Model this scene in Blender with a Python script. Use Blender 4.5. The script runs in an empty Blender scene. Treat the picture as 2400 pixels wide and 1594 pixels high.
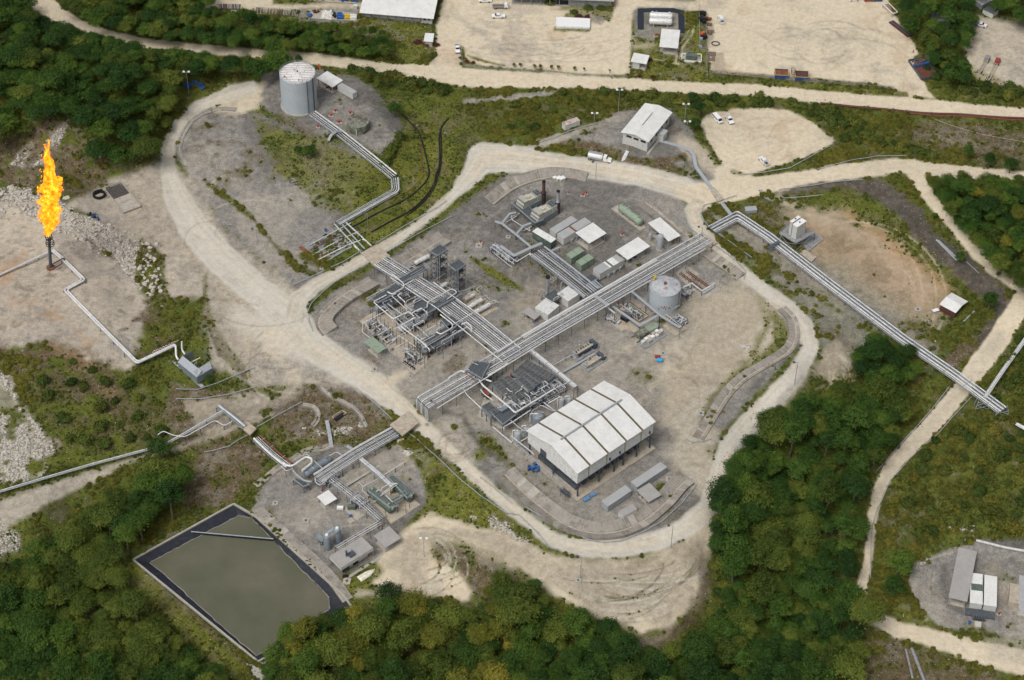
import bpy, math, random
import numpy as np
from mathutils import Matrix, Vector
random.seed(7)
SC=bpy.context.scene
COL=SC.collection
# ---------------------------------------------------------------- camera
F,TH,RO,CH=4800.0,math.radians(44.6),math.radians(1.0),512.0
cr,sr,ct,st=math.cos(RO),math.sin(RO),math.cos(TH),math.sin(TH)
cam=bpy.data.cameras.new('camera'); co=bpy.data.objects.new('camera',cam); COL.objects.link(co)
r0,u0,f0=Vector((1,0,0)),Vector((0,st,ct)),Vector((0,ct,-st))
rx,ux=r0*cr+u0*sr, u0*cr-r0*sr
co.matrix_world=Matrix(((rx.x,ux.x,-f0.x,0),(rx.y,ux.y,-f0.y,0),(rx.z,ux.z,-f0.z,CH),(0,0,0,1)))
cam.sensor_width=36; cam.lens=F/2400*36; cam.clip_start=5; cam.clip_end=20000
SC.camera=co
# ---------------------------------------------------------------- light
w=bpy.data.worlds.new("World"); SC.world=w; w.use_nodes=True
nt=w.node_tree; nt.nodes.clear()
sky=nt.nodes.new('ShaderNodeTexSky'); sky.sky_type='NISHITA'; sky.sun_disc=False
SE,SR=math.radians(58),math.radians(-140)
sky.sun_elevation=SE; sky.sun_rotation=SR; sky.air_density=1.0; sky.dust_density=6.0; sky.ozone_density=1.0
hs=nt.nodes.new('ShaderNodeHueSaturation'); hs.inputs['Saturation'].default_value=0.3
bg=nt.nodes.new('ShaderNodeBackground'); bg.inputs[1].default_value=0.105
wo=nt.nodes.new('ShaderNodeOutputWorld')
nt.links.new(sky.outputs[0],hs.inputs['Color']); nt.links.new(hs.outputs[0],bg.inputs[0]); nt.links.new(bg.outputs[0],wo.inputs[0])
sl=bpy.data.lights.new('sun','SUN'); sl.energy=1.3; sl.angle=math.radians(24); sl.color=(1,.975,.93)
so=bpy.data.objects.new('sun',sl); COL.objects.link(so)
sd=Vector((math.sin(SR)*math.cos(SE),math.cos(SR)*math.cos(SE),math.sin(SE)))
so.rotation_euler=sd.to_track_quat('Z','Y').to_euler(); so.location=(0,500,600)
SC.view_settings.view_transform='Standard'; SC.view_settings.look='None'; SC.view_settings.exposure=0.08; SC.view_settings.gamma=1
SC.view_settings.use_curve_mapping=False
SC.render.engine='CYCLES'; SC.cycles.max_bounces=6; SC.cycles.transparent_max_bounces=8
# ---------------------------------------------------------------- photo pixel <-> world
def W(px,py,z=0.0):
    u,v=px-1200.0,py-797.0
    u,v=(u*cr+v*sr)/F,(-u*sr+v*cr)/F
    t=(CH-z)/(st+v*ct)
    return np.array([u*t,(ct-v*st)*t,z+0.0*t]) if not np.isscalar(px) else (u*t,(ct-v*st)*t,z)
def PIX(X,Y,Z):
    dz=Z-CH
    d=Y*ct-dz*st; a=X/d; b=-(Y*st+dz*ct)/d
    u,v=a*cr-b*sr,a*sr+b*cr
    return 1200+u*F,797+v*F
# ---------------------------------------------------------------- noise
def vnoise(x,y,s,seed=0):
    x=x/s+seed*17.3; y=y/s+seed*9.1
    xi=np.floor(x).astype(np.int64); yi=np.floor(y).astype(np.int64); xf=x-xi; yf=y-yi
    xf=xf*xf*(3-2*xf); yf=yf*yf*(3-2*yf)
    def h(a,b):
        n=(a*374761393+b*668265263+seed*982451)&0x7fffffff
        n=((n^(n>>13))*1274126177)&0x7fffffff
        return ((n^(n>>16))&0xffff)/65535.0
    return (h(xi,yi)*(1-xf)+h(xi+1,yi)*xf)*(1-yf)+(h(xi,yi+1)*(1-xf)+h(xi+1,yi+1)*xf)*yf
def fbm(x,y,s,seed=0,o=3):
    r=0;a=1;t=0
    for k in range(o): r=r+a*vnoise(x,y,s/2**k,seed+k*5); t+=a; a*=.55
    return r/t-.5
# ---------------------------------------------------------------- terrain heights: (px,py,height)
CTRL=[ # main plant pad 0
(900,700,0),(1050,850,0),(1200,700,0),(1200,500,0),(1400,500,0),(1400,700,0),(1400,900,0),(1550,600,0),(1550,800,0),(1600,950,0),(1750,750,0),(1700,850,0),
(1300,1000,0),(1450,1150,0),(1550,1100,0),(1150,1050,0),(1000,880,0),(1300,1180,0),(780,760,0),(1000,620,0),(1600,1200,.3),(1400,1260,.3),(1150,1150,.3),
(1600,440,1),(1400,385,1),(1130,380,1.5),(950,550,1.2),(870,590,1.2),(760,650,1.2),(690,740,1),(850,880,.5),(940,970,.5),(1060,1070,.3),(1300,1270,.3),(1700,1100,.3),(1850,900,.5),(1890,760,.5),(1750,640,1),
# upper offices
(1480,330,6),(1560,350,6),(1430,300,6),(1600,300,6),(1350,290,5),(1250,300,3),
# tank pad
(700,230,7),(800,220,7),(860,290,7),(780,290,7),(900,330,6.5),(640,200,7),(940,390,3),(930,450,.5),(830,500,.3),(740,580,.2),(850,420,2.5),(560,210,6),(450,250,4),(400,330,2.5),(420,450,2),(600,330,5.5),(500,320,5),
(520,450,1.5),(650,450,2.5),(600,600,1),(700,500,1.5),(500,600,1.2),(450,800,.3),(560,820,.3),
# corridor between tank pad and ring road
(1000,300,1),(1010,400,.3),(980,470,.2),(1050,330,2),
# upper yards
(1200,100,2),(1400,100,2),(1700,100,2),(1950,100,2),(1000,50,2),(800,60,3),(600,50,5),(400,40,8),(200,20,12),(100,30,14),(150,100,16),(300,180,18),(100,250,20),(250,280,14),(60,120,20),(380,260,8),
(1000,170,1.5),(1300,190,1),(1600,205,1),(1900,225,1),(2300,260,1),(750,140,3),(1200,250,0),(1450,225,1),(1750,230,-.5),(2200,100,2),(2350,120,2),(1750,330,2),(1900,320,2),(1680,400,1.5),
(2000,300,0),(2200,330,-1),(2350,340,-1),(2050,360,0),(1750,410,1),
# flare area
(100,560,6),(110,640,6),(200,700,5.5),(0,650,7),(60,780,7),(250,780,3),(320,850,.5),(150,480,6),(50,440,8),(50,350,11),(250,450,2.5),(330,520,2),(330,700,1.2),(400,830,0),(180,900,2),(80,860,4),(60,980,2),
(200,1000,0),(60,1100,0),(300,1060,-2),(430,950,-1.5),(500,930,-1),(60,1170,-1),(380,1060,-2.5),
# lower left pad
(560,1000,-.5),(600,1050,-4),(640,1110,-5),(740,1190,-5),(850,1200,-5),(960,1190,-4.5),(700,1100,-5),(800,1040,-4),(800,960,-1.5),(760,900,0),(660,960,-1),(870,1050,-4.5),(950,1060,-3.5),(980,1040,-1.5),(1040,1110,-1.5),(1000,1180,-4),
(800,1290,-5),(900,1270,-5),(700,1270,-5),(850,1340,-5),(950,1330,-4.5),(480,1100,-6),(400,1180,-7),(560,1190,-5.5),(330,1310,-6),(600,1540,-6.5),(800,1400,-5.5),(680,1300,-5.2),(520,1240,-6),
(1100,1300,-2),(1200,1330,-.5),(1350,1370,0),(1500,1400,-.3),(1600,1350,0),(1500,1480,-2),(1250,1250,0),(1100,1230,-1.5),
# forest valleys
(200,1250,-9),(100,1400,-12),(300,1450,-12),(450,1550,-12),(100,1590,-14),(700,1500,-10),(900,1480,-10),(1100,1450,-8),(1000,1560,-14),(1300,1520,-10),(1500,1560,-12),(1700,1500,-12),(1800,1300,-10),(1850,1150,-10),(1950,1000,-8),(1900,1500,-14),
(1750,1200,-4),(1830,980,-3),(1980,880,-4),(1720,1350,-6),
# right
(1850,500,.5),(2000,550,.5),(2100,650,.3),(2200,750,0),(1900,640,.2),(2000,740,-.3),(1750,540,.3),(1680,500,.5),(2150,800,-.5),(2280,720,1),(2100,440,2),(2200,540,2.5),(2300,620,2.5),(2385,700,2),
(1800,440,1.5),(2000,395,2),(2250,400,2),(2390,415,2),(2300,500,8),(2380,550,10),(2250,440,5),
(2340,800,-1),(2240,930,-5),(2160,1020,-6),(2080,1110,-7),(2040,1220,-7.5),(2025,1350,-8),(2030,1450,-8),(2250,1400,-8),(2350,1350,-8),(2200,1520,-8),(2350,1560,-8),(2150,1320,-7),
(2280,1200,-4),(2380,1150,-3),(2200,1100,-4.5),(2350,1000,-3),(2150,950,-5),(2080,880,-4.5),(2100,1560,-10),(2250,1590,-10)]
_c=np.array([list(W(a,b,h)) for a,b,h in CTRL])
def Hraw(X,Y):
    X=np.atleast_1d(X).astype(float); Y=np.atleast_1d(Y).astype(float)
    num=np.zeros_like(X); den=np.zeros_like(X)
    for cx,cy,h in _c:
        d2=(X-cx)**2+(Y-cy)**2
        q=1.0/(d2*d2+400.0)
        num+=q*h; den+=q
    return num/den
ST=0.55
fx=np.arange(-228,228+ST,ST); fy=np.arange(342,712+ST,ST)
ex=np.cumsum(ST*1.22**np.arange(1,46)); ex=ex[ex<6000]
gx=np.concatenate([-228-ex[::-1],fx,fx[-1]+ex]); gy=np.concatenate([342-ex[::-1],fy,fy[-1]+ex])
nx,ny=len(gx),len(gy); NE=len(ex)
GX,GY=np.meshgrid(gx,gy); GX=GX.ravel(); GY=GY.ravel()
# coarse evaluation of the heights, then bilinear
hx=np.arange(-260,262,3.0); hy=np.arange(310,746,3.0)
HXm,HYm=np.meshgrid(hx,hy)
HG=Hraw(HXm.ravel(),HYm.ravel()).reshape(HXm.shape)
for _ in range(2): # soften
    HG[1:-1,1:-1]=(HG[1:-1,1:-1]*2+HG[:-2,1:-1]+HG[2:,1:-1]+HG[1:-1,:-2]+HG[1:-1,2:])/6
def Hs(X,Y):
    X=np.clip((np.asarray(X,float)-hx[0])/3.0,0,len(hx)-1.001); Y=np.clip((np.asarray(Y,float)-hy[0])/3.0,0,len(hy)-1.001)
    i=X.astype(int); j=Y.astype(int); a=X-i; b=Y-j
    return (HG[j,i]*(1-a)+HG[j,i+1]*a)*(1-b)+(HG[j+1,i]*(1-a)+HG[j+1,i+1]*a)*b
def G(px,py,dz=0.0):
    z=0.0
    for _ in range(14):
        p=W(px,py,z); z=float(Hs(p[0],p[1]))
    return Vector((p[0],p[1],z+dz))
def R(px,py,z): return Vector(W(px,py,z))
# ---------------------------------------------------------------- painting the ground classes
GH=Hs(GX,GY)
PX,PY=PIX(GX,GY,GH)
behind=(GY*ct-(GH-CH)*st)<50
PX=np.where(behind,-1e5,PX)
n1=fbm(GX,GY,9,1,4); n2=fbm(GX,GY,2.6,2,2); n3=fbm(GX,GY,30,3,3); n4=fbm(GX,GY,5,9,3)
def sstep(t): t=np.clip(t,0,1); return t*t*(3-2*t)
def sdpoly(pts,m,idx):
    x,y=PX[idx],PY[idx]; d=np.full(len(idx),1e9); ins=np.zeros(len(idx),bool); n=len(pts)
    for i in range(n):
        x1,y1=pts[i]; x2,y2=pts[(i+1)%n]; ex_,ey_=x2-x1,y2-y1; L=ex_*ex_+ey_*ey_+1e-9
        t=np.clip(((x-x1)*ex_+(y-y1)*ey_)/L,0,1)
        d=np.minimum(d,(x-x1-t*ex_)**2+(y-y1-t*ey_)**2)
        if y1!=y2:
            c=((y1>y)!=(y2>y))&(x<(x2-x1)*(y-y1)/(y2-y1)+x1); ins^=c
    return np.where(ins,-1,1)*np.sqrt(d)
def sdrib(pts,idx):
    x,y=PX[idx],PY[idx]; d=np.full(len(idx),1e9)
    for i in range(len(pts)-1):
        x1,y1,w1=pts[i]; x2,y2,w2=pts[i+1]; ex_,ey_=x2-x1,y2-y1; L=ex_*ex_+ey_*ey_+1e-9
        t=np.clip(((x-x1)*ex_+(y-y1)*ey_)/L,0,1)
        d=np.minimum(d,np.sqrt((x-x1-t*ex_)**2+(y-y1-t*ey_)**2)-(w1+(w2-w1)*t))
    return d
CL={c:i for i,c in enumerate(['herb','sand','gravel','grass','brown','rock','dark','orange','pale','lime','tan'])}
WT=np.zeros((len(CL),len(GX)),np.float32); WT[0]=1
KIND=np.zeros(len(GX),np.int8)
def region(pts,soft,amp):
    rib=len(pts[0])==3
    P=np.array(pts); mg=soft*2+abs(amp)*1.2+(P[:,2].max() if rib else 0)
    idx=np.nonzero((PX>P[:,0].min()-mg)&(PX<P[:,0].max()+mg)&(PY>P[:,1].min()-mg)&(PY<P[:,1].max()+mg))[0]
    d=sdrib(pts,idx) if rib else sdpoly(pts,None,idx)
    d=d+(n1[idx]*1.5+n2[idx]*1.0)*amp
    return idx,d
def paint(cls,pts,soft=6,amp=12,k=1.0,kind=None,patchy=0,ps=1):
    idx,d=region(pts,soft,amp)
    w_=sstep(.5-d/(2*soft))*k
    if patchy: 
        nn=(n4 if ps==1 else n3)[idx]
        w_=w_*sstep(.5+nn*5*1-(patchy-.5)*2)
    WT[:,idx]*=(1-w_); WT[CL[cls],idx]+=w_
    if kind is not None: KIND[idx[d<0]]=kind
# ---------------------------------------------------------------- ground cover layout, in photo pixels
FULL=[(-4000,-3000),(6000,-3000),(6000,5000),(-4000,5000)]
paint('grass',[(380,150),(640,170),(600,230),(400,270)],15,20,.7,patchy=.4)
# hillside below tank road (grey, patchy)
paint('gravel',[(420,270),(470,258),(560,258),(640,270),(740,320),(860,350),(830,500),(700,600),(760,640),(700,690),(600,600),(520,520),(440,420),(410,330)],10,18)
paint('grass',[(600,280),(760,330),(900,390),(920,450),(820,520),(740,470),(640,400)],14,22,.85)
paint('herb',[(580,290),(740,330),(730,370),(640,380)],14,22,.85,patchy=.45)
paint('brown',[(470,270),(620,330),(640,420),(540,430),(440,340)],18,25,.6,patchy=.5)
paint('grass',[(880,290),(1000,300),(1060,330),(1090,400),(1040,490),(960,560),(880,600),(860,560),(930,500),(960,440),(900,380)],10,16,.95)
paint('brown',[(900,270),(1100,250),(1200,260),(1100,310),(960,310)],15,20,.6,patchy=.5)
paint('grass',[(1050,200),(1300,260),(1200,300),(1060,320)],16,20,.6,patchy=.5)
paint('gravel',[(1090,237,5),(1190,229,7),(1300,216,4)],4,6,.8); paint('rock',[(1090,237,4),(1190,229,5),(1300,216,3)],4,6,.3)
# top left lawns etc
paint('brown',[(760,65),(860,60),(1000,75),(1015,110),(880,105),(780,80)],10,10,.8)
paint('grass',[(860,45),(1010,50),(1015,120),(960,150),(900,110),(860,80)],8,10,.75)
paint('sand',[(480,-20),(640,-20),(640,10),(860,8),(860,22),(640,28),(480,20)],6,8,.9,kind=3)
paint('gravel',[(700,18),(840,18),(845,55),(700,52)],4,4,.8)
# flare mound and quarry
paint('pale',[(-60,470),(60,460),(160,500),(260,520),(330,600),(345,700),(330,780),(310,870),(200,850),(110,800),(-60,830)],10,14)
paint('brown',[(-60,300),(100,280),(330,400),(230,470),(60,470),(-60,440)],20,24,.9,patchy=.35)
paint('orange',[(0,640,26),(60,600,6)],14,14,.55)
paint('orange',[(20,720,30),(120,740,20),(200,800,14)],16,22,.45,patchy=.45)
paint('brown',[(100,790),(260,850),(300,930),(330,1000),(100,900),(-60,870),(-60,820)],20,24,.85,patchy=.4)
paint('rock',[(0,450),(60,440),(150,480),(260,520),(370,560),(385,640),(380,700),(340,690),(270,610),(160,545),(60,500)],10,20,.95,patchy=.15)
paint('brown',[(200,560,5),(260,600,8),(330,660,8),(300,570,6),(380,600,8)],5,14,.6,patchy=.4)
paint('pale',[(-160,860),(30,880),(60,960),(-160,960)],8,16,.5); paint('rock',[(-160,860),(30,880),(60,960),(-160,960)],8,16,.6,patchy=.5); paint('pale',[(-160,960),(60,970),(140,1040),(80,1130),(-160,1150)],8,22,.55,patchy=.3); paint('rock',[(-160,960),(60,970),(140,1040),(80,1130),(-160,1150)],8,22,.65,patchy=.5)
paint('rock',[(55,340),(80,335),(60,390),(25,385)],5,6,.9); paint('rock',[(90,365),(130,300),(160,280),(150,320),(110,370),(95,385),(70,388)],5,10,.85)
paint('pale',[(70,310),(150,270),(240,330),(150,400),(60,420)],30,30,.25,patchy=.5)
# big pale lot on the left
paint('pale',[(160,480),(235,430),(390,372),(450,420),(520,540),(700,690),(760,820),(880,900),(860,930),(700,900),(600,910),(560,880),(500,860),(480,700),(395,700),(378,620),(300,560),(225,520)],10,10,kind=3)
paint('gravel',[(430,420),(560,560),(680,700),(640,760),(540,640),(420,500)],14,22,.6,patchy=.5)
paint('herb',[(330,560),(385,600),(385,700),(330,690),(315,620)],8,14,.9); paint('brown',[(325,550),(375,560),(380,640),(385,700),(400,760),(420,800),(330,850),(280,780),(340,720)],8,14,.8,patchy=.45)
paint('grass',[(484,640,3),(480,700,7),(500,780,9),(540,840,14),(580,880,10)],5,8,.95)
paint('brown',[(476,660,3),(482,740,3),(515,830,4)],3,4,.8)
paint('herb',[(480,425,4),(540,470,5),(590,510,5),(640,570,5),(700,630,9),(735,640,5)],4,8,.85)
paint('brown',[(60,800),(240,840),(330,930),(420,960),(380,1040),(250,1060),(120,1060),(90,940),(20,860)],24,30,.6,patchy=.5)
paint('orange',[(120,810,14),(200,850,16),(260,920,12)],18,26,.3,patchy=.45); paint('orange',[(60,330,20),(200,400,20),(300,330,14)],20,30,.2,patchy=.5)
# plant pad
paint('gravel',[(740,720),(800,670),(860,640),(1000,545),(1130,440),(1200,405),(1350,395),(1450,410),(1600,470),(1640,560),(1760,650),(1860,720),(1880,800),(1780,920),(1690,1010),(1660,1120),(1640,1180),(1540,1260),(1400,1270),(1280,1230),(1130,1110),(1000,970),(900,890),(760,800),(715,750)],8,8,kind=2)
paint('pale',[(1200,700),(1320,640),(1250,760),(1260,860),(1100,900),(1000,860),(950,880),(900,840),(1000,740),(1100,780),(1200,820)],26,26,.45)
paint('brown',[(1230,600),(1300,640),(1260,720),(1170,640)],20,26,.25,patchy=.4)
paint('sand',[(1600,700),(1740,660),(1830,720),(1840,800),(1760,880),(1660,960),(1590,1020),(1540,990),(1560,900),(1500,850),(1560,800),(1640,760)],24,30,.6)
paint('gravel',[(1380,860),(1500,830),(1560,880),(1480,900)],20,24,.5)
paint('grass',[(1800,720),(1850,760),(1850,820),(1760,870),(1690,960),(1640,1010),(1660,930),(1760,850),(1810,800)],7,14,.85)
paint('grass',[(1490,880,20),(1560,900,14),(1480,950,12)],16,30,.5,patchy=.45)
paint('grass',[(1700,620,14),(1760,650,14)],10,16,.7,patchy=.4)
paint('sand',[(1600,1000),(1680,1010),(1680,1180),(1600,1140),(1560,1060)],20,20,.5)
paint('grass',[(1105,605,3),(1150,635,11),(1185,660,12),(1225,680,4)],4,6,.95)
paint('grass',[(845,700,9),(900,675,3)],6,8,.7)
paint('grass',[(1085,1000),(1110,990),(1160,1020),(1200,1080),(1150,1090),(1120,1050)],8,12,.8,patchy=.4); paint('grass',[(1125,1065,16)]*2,6,10,.9)
paint('dark',[(1040,965,5),(1085,975,5),(1120,1040,5),(1190,1090,5)],5,8,.6)
paint('brown',[(1020,900,12),(1080,850,22)],10,20,.6,patchy=.4)
paint('pale',[(990,985),(1060,1000),(1110,1060),(1100,1120),(1040,1060)],14,20,.75)
paint('brown',[(860,835,8),(900,880,10),(920,900,6)],8,12,.55)
paint('grass',[(1350,1240),(1250,1170),(1290,1180),(1330,1230),(1420,1240),(1520,1180),(1540,1130),(1560,1120),(1550,1180),(1450,1235)],6,10,.7,patchy=.4)
# slopes around
paint('brown',[(560,1000),(640,1060),(600,1130),(540,1180),(440,1200),(420,1120),(480,1040)],10,16,.9)
paint('brown',[(400,900),(600,920),(640,960),(560,1040),(430,1060),(380,980)],10,16,.85)
paint('pale',[(440,940),(600,930),(640,930),(600,990),(520,1010),(460,1020)],12,18,.6)
paint('brown',[(690,900),(860,905),(950,1010),(860,1060),(760,1060),(640,1040),(630,950)],8,14,.92)
paint('gravel',[(760,900,14),(850,920,16),(900,970,12)],12,18,.55,patchy=.4); paint('pale',[(560,930,16),(640,940,14),(700,905,10)],12,16,.6)
paint('rock',[(720,990,14),(680,1030,10),(840,1000,12)],12,24,.6,patchy=.5)
paint('grass',[(650,1030),(740,1015),(760,1060),(690,1080)],8,14,.7,patchy=.45)
paint('grass',[(900,1010),(960,1020),(1050,1090),(1160,1180),(1280,1280),(1290,1300),(1180,1270),(1080,1230),(1000,1210),(980,1120),(930,1070)],7,10,.9)
paint('herb',[(980,1080),(1100,1170),(1060,1200),(1000,1180)],10,14,.7,patchy=.45)
paint('rock',[(1110,1180),(1240,1270),(1230,1285),(1100,1210)],10,24,.6,patchy=.5)
paint('brown',[(1270,330),(1380,320),(1450,350),(1540,370),(1620,390),(1640,420),(1560,430),(1480,400),(1440,365),(1320,345)],8,12,.95)
paint('grass',[(1380,290),(1430,270),(1420,300),(1300,325),(1250,330)],6,8,.8)
# office pad
paint('gravel',[(1390,300),(1450,255),(1570,255),(1620,300),(1640,350),(1690,400),(1700,430),(1640,440),(1580,380),(1500,375),(1440,350),(1390,330),(1280,335),(1240,350),(1320,310)],6,10,kind=2)
paint('pale',[(1240,345,8),(1330,318,8),(1420,285,9),(1470,268,6)],7,8,.7); paint('sand',[(1590,310),(1660,350),(1700,420),(1650,400),(1570,330)],10,12,.6)
paint('brown',[(1470,372,7),(1530,382,9),(1600,368,8)],5,10,.95)
# tank pad
paint('gravel',[(612,172),(680,160),(770,165),(840,185),(880,215),(935,275),(945,315),(900,370),(870,350),(800,315),(740,315),(680,290),(640,268),(608,245)],6,6,kind=2)
paint('dark',[(860,195),(900,230),(920,270),(900,280),(850,230),(800,190)],10,8,.3)
paint('sand',[(540,205),(620,195),(612,250),(560,270),(500,265),(520,230)],10,14,.85)
paint('grass',[(680,280,6),(700,270,5)],5,5,.6); paint('brown',[(655,270,8),(740,318,8)],6,8,.5)
# upper yards
paint('sand',[(1022,100),(1022,60),(1035,20),(1045,-60),(1490,-60),(1486,20),(1482,50),(1478,130),(1480,172),(1460,178),(1380,176),(1200,163),(1130,155),(1095,140),(1085,115),(1078,112),(1082,160),(1020,165),(1008,150),(1026,130)],4,5,kind=3)
paint('sand',[(1480,-10),(1640,5),(1640,28),(1500,18),(1480,30)],4,4,kind=3)
paint('sand',[(1638,28),(1625,-60),(2070,-60),(2085,20),(2105,45),(2150,115),(2155,128),(2142,135),(2160,185),(2178,215),(2190,230),(2125,226),(2100,208),(1990,192),(1900,184),(1830,180),(1730,170),(1665,167),(1658,120),(1655,70),(1655,28)],4,6,kind=3)
paint('sand',[(2285,35),(2340,50),(2400,60),(2500,60),(2500,220),(2400,207),(2350,200),(2290,187),(2268,150),(2262,115),(2275,80),(2280,50)],5,8,kind=3)
paint('pale',[(2285,35),(2500,60),(2500,220),(2350,200),(2268,150)],8,8,.6)
paint('grass',[(2268,150),(2310,165),(2360,195),(2420,205),(2420,215),(2300,195),(2270,175)],8,14,.5)
paint('grass',[(1478,130),(1482,50),(1500,20),(1600,22),(1640,30),(1655,60),(1660,180),(1640,190),(1480,178)],4,5)
paint('gravel',[(1483,25),(1500,18),(1560,18),(1605,28),(1610,60),(1595,90),(1540,80),(1530,100),(1490,82)],5,7,.9)
paint('sand',[(1480,85,8),(1490,110,7),(1530,105,4)],8,10,.5)
for q in ([(1628,60,1.2),(1620,85,1.2),(1600,110,1.2),(1592,150,1.2)],[(1618,60,1.2),(1608,85,1.2),(1590,105,1.2),(1584,145,1.2)],[(1590,150,2),(1540,140,1.5),(1500,132,1.2)]): paint('sand',q,2,3,.8)
paint('brown',[(1570,180,9)]*2,9,8,.5)
paint('dark',[(1638,30),(1655,30),(1672,60),(1672,90),(1655,115),(1642,115)],5,6,.45)
paint('brown',[(1660,120),(1695,122),(1700,178),(1668,172)],4,6,.45)
paint('grass',[(1290,20),(1440,-10),(1440,20),(1428,50),(1400,45),(1380,28),(1290,22)],5,5,.85); paint('grass',[(1302,68,4),(1380,72,4)],3,3,.85); paint('grass',[(1330,38,8),(1375,35,8)],4,4,.8)
paint('gravel',[(1380,30),(1420,45),(1410,60),(1385,50)],5,5,.7)
for q in ([(1084,112,2),(1088,152,3),(1140,160,3),(1200,163,3.5),(1260,168,4),(1370,178,4),(1480,182,6),(1560,186,6),(1650,190,8),(1720,193,8),(1800,197,8),(1900,203,8),(1990,212,9),(2060,220,9),(2122,222,6)],
  [(1100,132,3),(1140,145,3),(1180,154,2)]): paint('grass',q,3,4,.95)
paint('brown',[(1665,168,4),(1800,180,5),(1950,192,5),(2090,206,4)],4,6,.6)
paint('gravel',[(1180,120,5),(1060,30,8),(1000,60,3)],8,12,.25); paint('gravel',[(1800,60),(1950,60),(2060,110),(1980,140),(1820,100)],30,40,.22,patchy=.4); paint('gravel',[(1845,70,12)]*2,10,10,.35)
# round lot and roads
paint('sand',[(1640,290),(1655,270),(1720,257),(1800,251),(1850,260),(1910,290),(1950,320),(1958,330),(1935,350),(1880,372),(1800,395),(1765,412),(1745,430),(1712,450),(1698,435),(1695,390),(1665,345)],4,6,kind=3)
paint('pale',[(1740,310,20),(1800,330,24)],24,20,.25)
paint('grass',[(1720,402,8),(1800,405,8),(1900,380,8),(1960,345,8)],5,10,.6,patchy=.4)
paint('brown',[(2100,310),(2180,290),(2400,300),(2400,400),(2300,380),(2160,340)],20,26,.85)
paint('pale',[(2160,320),(2240,300),(2300,350),(2220,350)],20,26,.3,patchy=.5)
paint('brown',[(1840,440,14),(1960,428,14),(2060,440,20),(2130,500,24),(2180,570,26),(2260,630,26),(2330,680,26),(2370,720,20),(2330,780,26),(2230,850,20)],10,16,.95)
paint('herb',[(1840,455,8),(1960,445,8),(2060,450,14),(2120,500,16),(2180,580,18),(2260,630,16),(2320,680,20),(2330,760,16)],10,20,.4,patchy=.55)
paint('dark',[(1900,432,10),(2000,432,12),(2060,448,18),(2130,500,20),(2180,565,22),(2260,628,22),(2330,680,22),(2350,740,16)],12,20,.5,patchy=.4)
paint('gravel',[(1820,445,9),(1880,438,9),(1950,432,7)],5,8,.6,patchy=.4)
paint('brown',[(1650,500),(1780,470),(1880,480),(2080,560),(2170,620),(2240,700),(2220,760),(2160,800),(2080,780),(1980,720),(1860,650),(1760,580),(1680,520)],12,20,.55)
paint('gravel',[(1680,500),(1820,560),(1960,640),(2080,720),(2200,820),(2180,860),(2060,780),(1900,690),(1800,620),(1700,560),(1660,520)],12,22,.75)
paint('grass',[(1860,450),(1960,450),(2080,490),(2180,590),(2240,680),(2260,700),(2230,720),(2150,610),(2050,520),(1960,480),(1860,475)],10,18,.6,patchy=.35)
paint('sand',[(1820,460),(1880,490),(1960,510),(2060,560),(2150,620),(2200,680),(2160,720),(2060,660),(1960,560),(1860,500)],16,24,.75)
paint('orange',[(1990,500,8),(2060,540,10),(2130,600,12),(2200,650,10),(2240,690,8),(2235,720,8)],12,14,.4)
paint('orange',[(2010,580,8),(2080,650,10),(2160,700,8)],12,16,.28)
paint('rock',[(1988,522,6),(2030,560,8),(2085,610,6),(2110,645,5)],8,14,.5,patchy=.55)
paint('gravel',[(1990,630,20),(2100,690,24),(2160,720,18)],20,30,.5,patchy=.4)
paint('grass',[(1790,600,10),(1880,640,8),(1960,720,8),(2020,780,8)],9,16,.7,patchy=.45); paint('grass',[(2140,730,8),(2180,745,8)],7,8,.7)
paint('gravel',[(1740,600),(1840,640),(1980,740),(2060,800),(1980,880),(1930,860),(1920,760),(1860,700)],12,20,.7)
paint('brown',[(1900,720),(2000,800),(2060,830),(2000,900),(1940,880),(1930,800)],14,24,.55,patchy=.4)
# lower right compound
paint('gravel',[(2128,1350),(2150,1320),(2200,1300),(2290,1268),(2420,1270),(2500,1300),(2500,1520),(2330,1480),(2260,1480),(2200,1470),(2170,1440),(2135,1400)],6,10,kind=2)
paint('dark',[(2310,1265),(2420,1262),(2420,1290),(2330,1280)],5,5,.6); paint('dark',[(2215,1330,7),(2212,1380,9),(2230,1420,12),(2290,1450,10)],8,10,.45)
paint('pale',[(2330,1340,20),(2370,1400,20),(2400,1480,26)],26,20,.45)
paint('grass',[(2100,1400),(2140,1410),(2170,1440),(2190,1470),(2130,1470),(2095,1440)],8,12,.8)
paint('brown',[(2020,1480),(2100,1500),(2200,1530),(2330,1580),(2400,1640),(2000,1640)],14,18,.8)
paint('rock',[(2240,1240,10),(2290,1235,10),(2140,1330,8)],10,20,.45,patchy=.5)
for q in ([(2160,1330,1.3),(2180,1310,1.3),(2230,1295,1.3)],[(2178,1350,1.2),(2176,1380,1.5),(2190,1420,1.5),(2210,1445,1.5)],[(2190,1340,1.5),(2186,1380,1.5),(2200,1425,1.5),(2230,1455,1.5)],[(2150,1400,1),(2165,1440,1),(2180,1460,1)],[(2140,1410,1),(2170,1455,1)]): paint('pale',q,1.5,2,.7)
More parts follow.
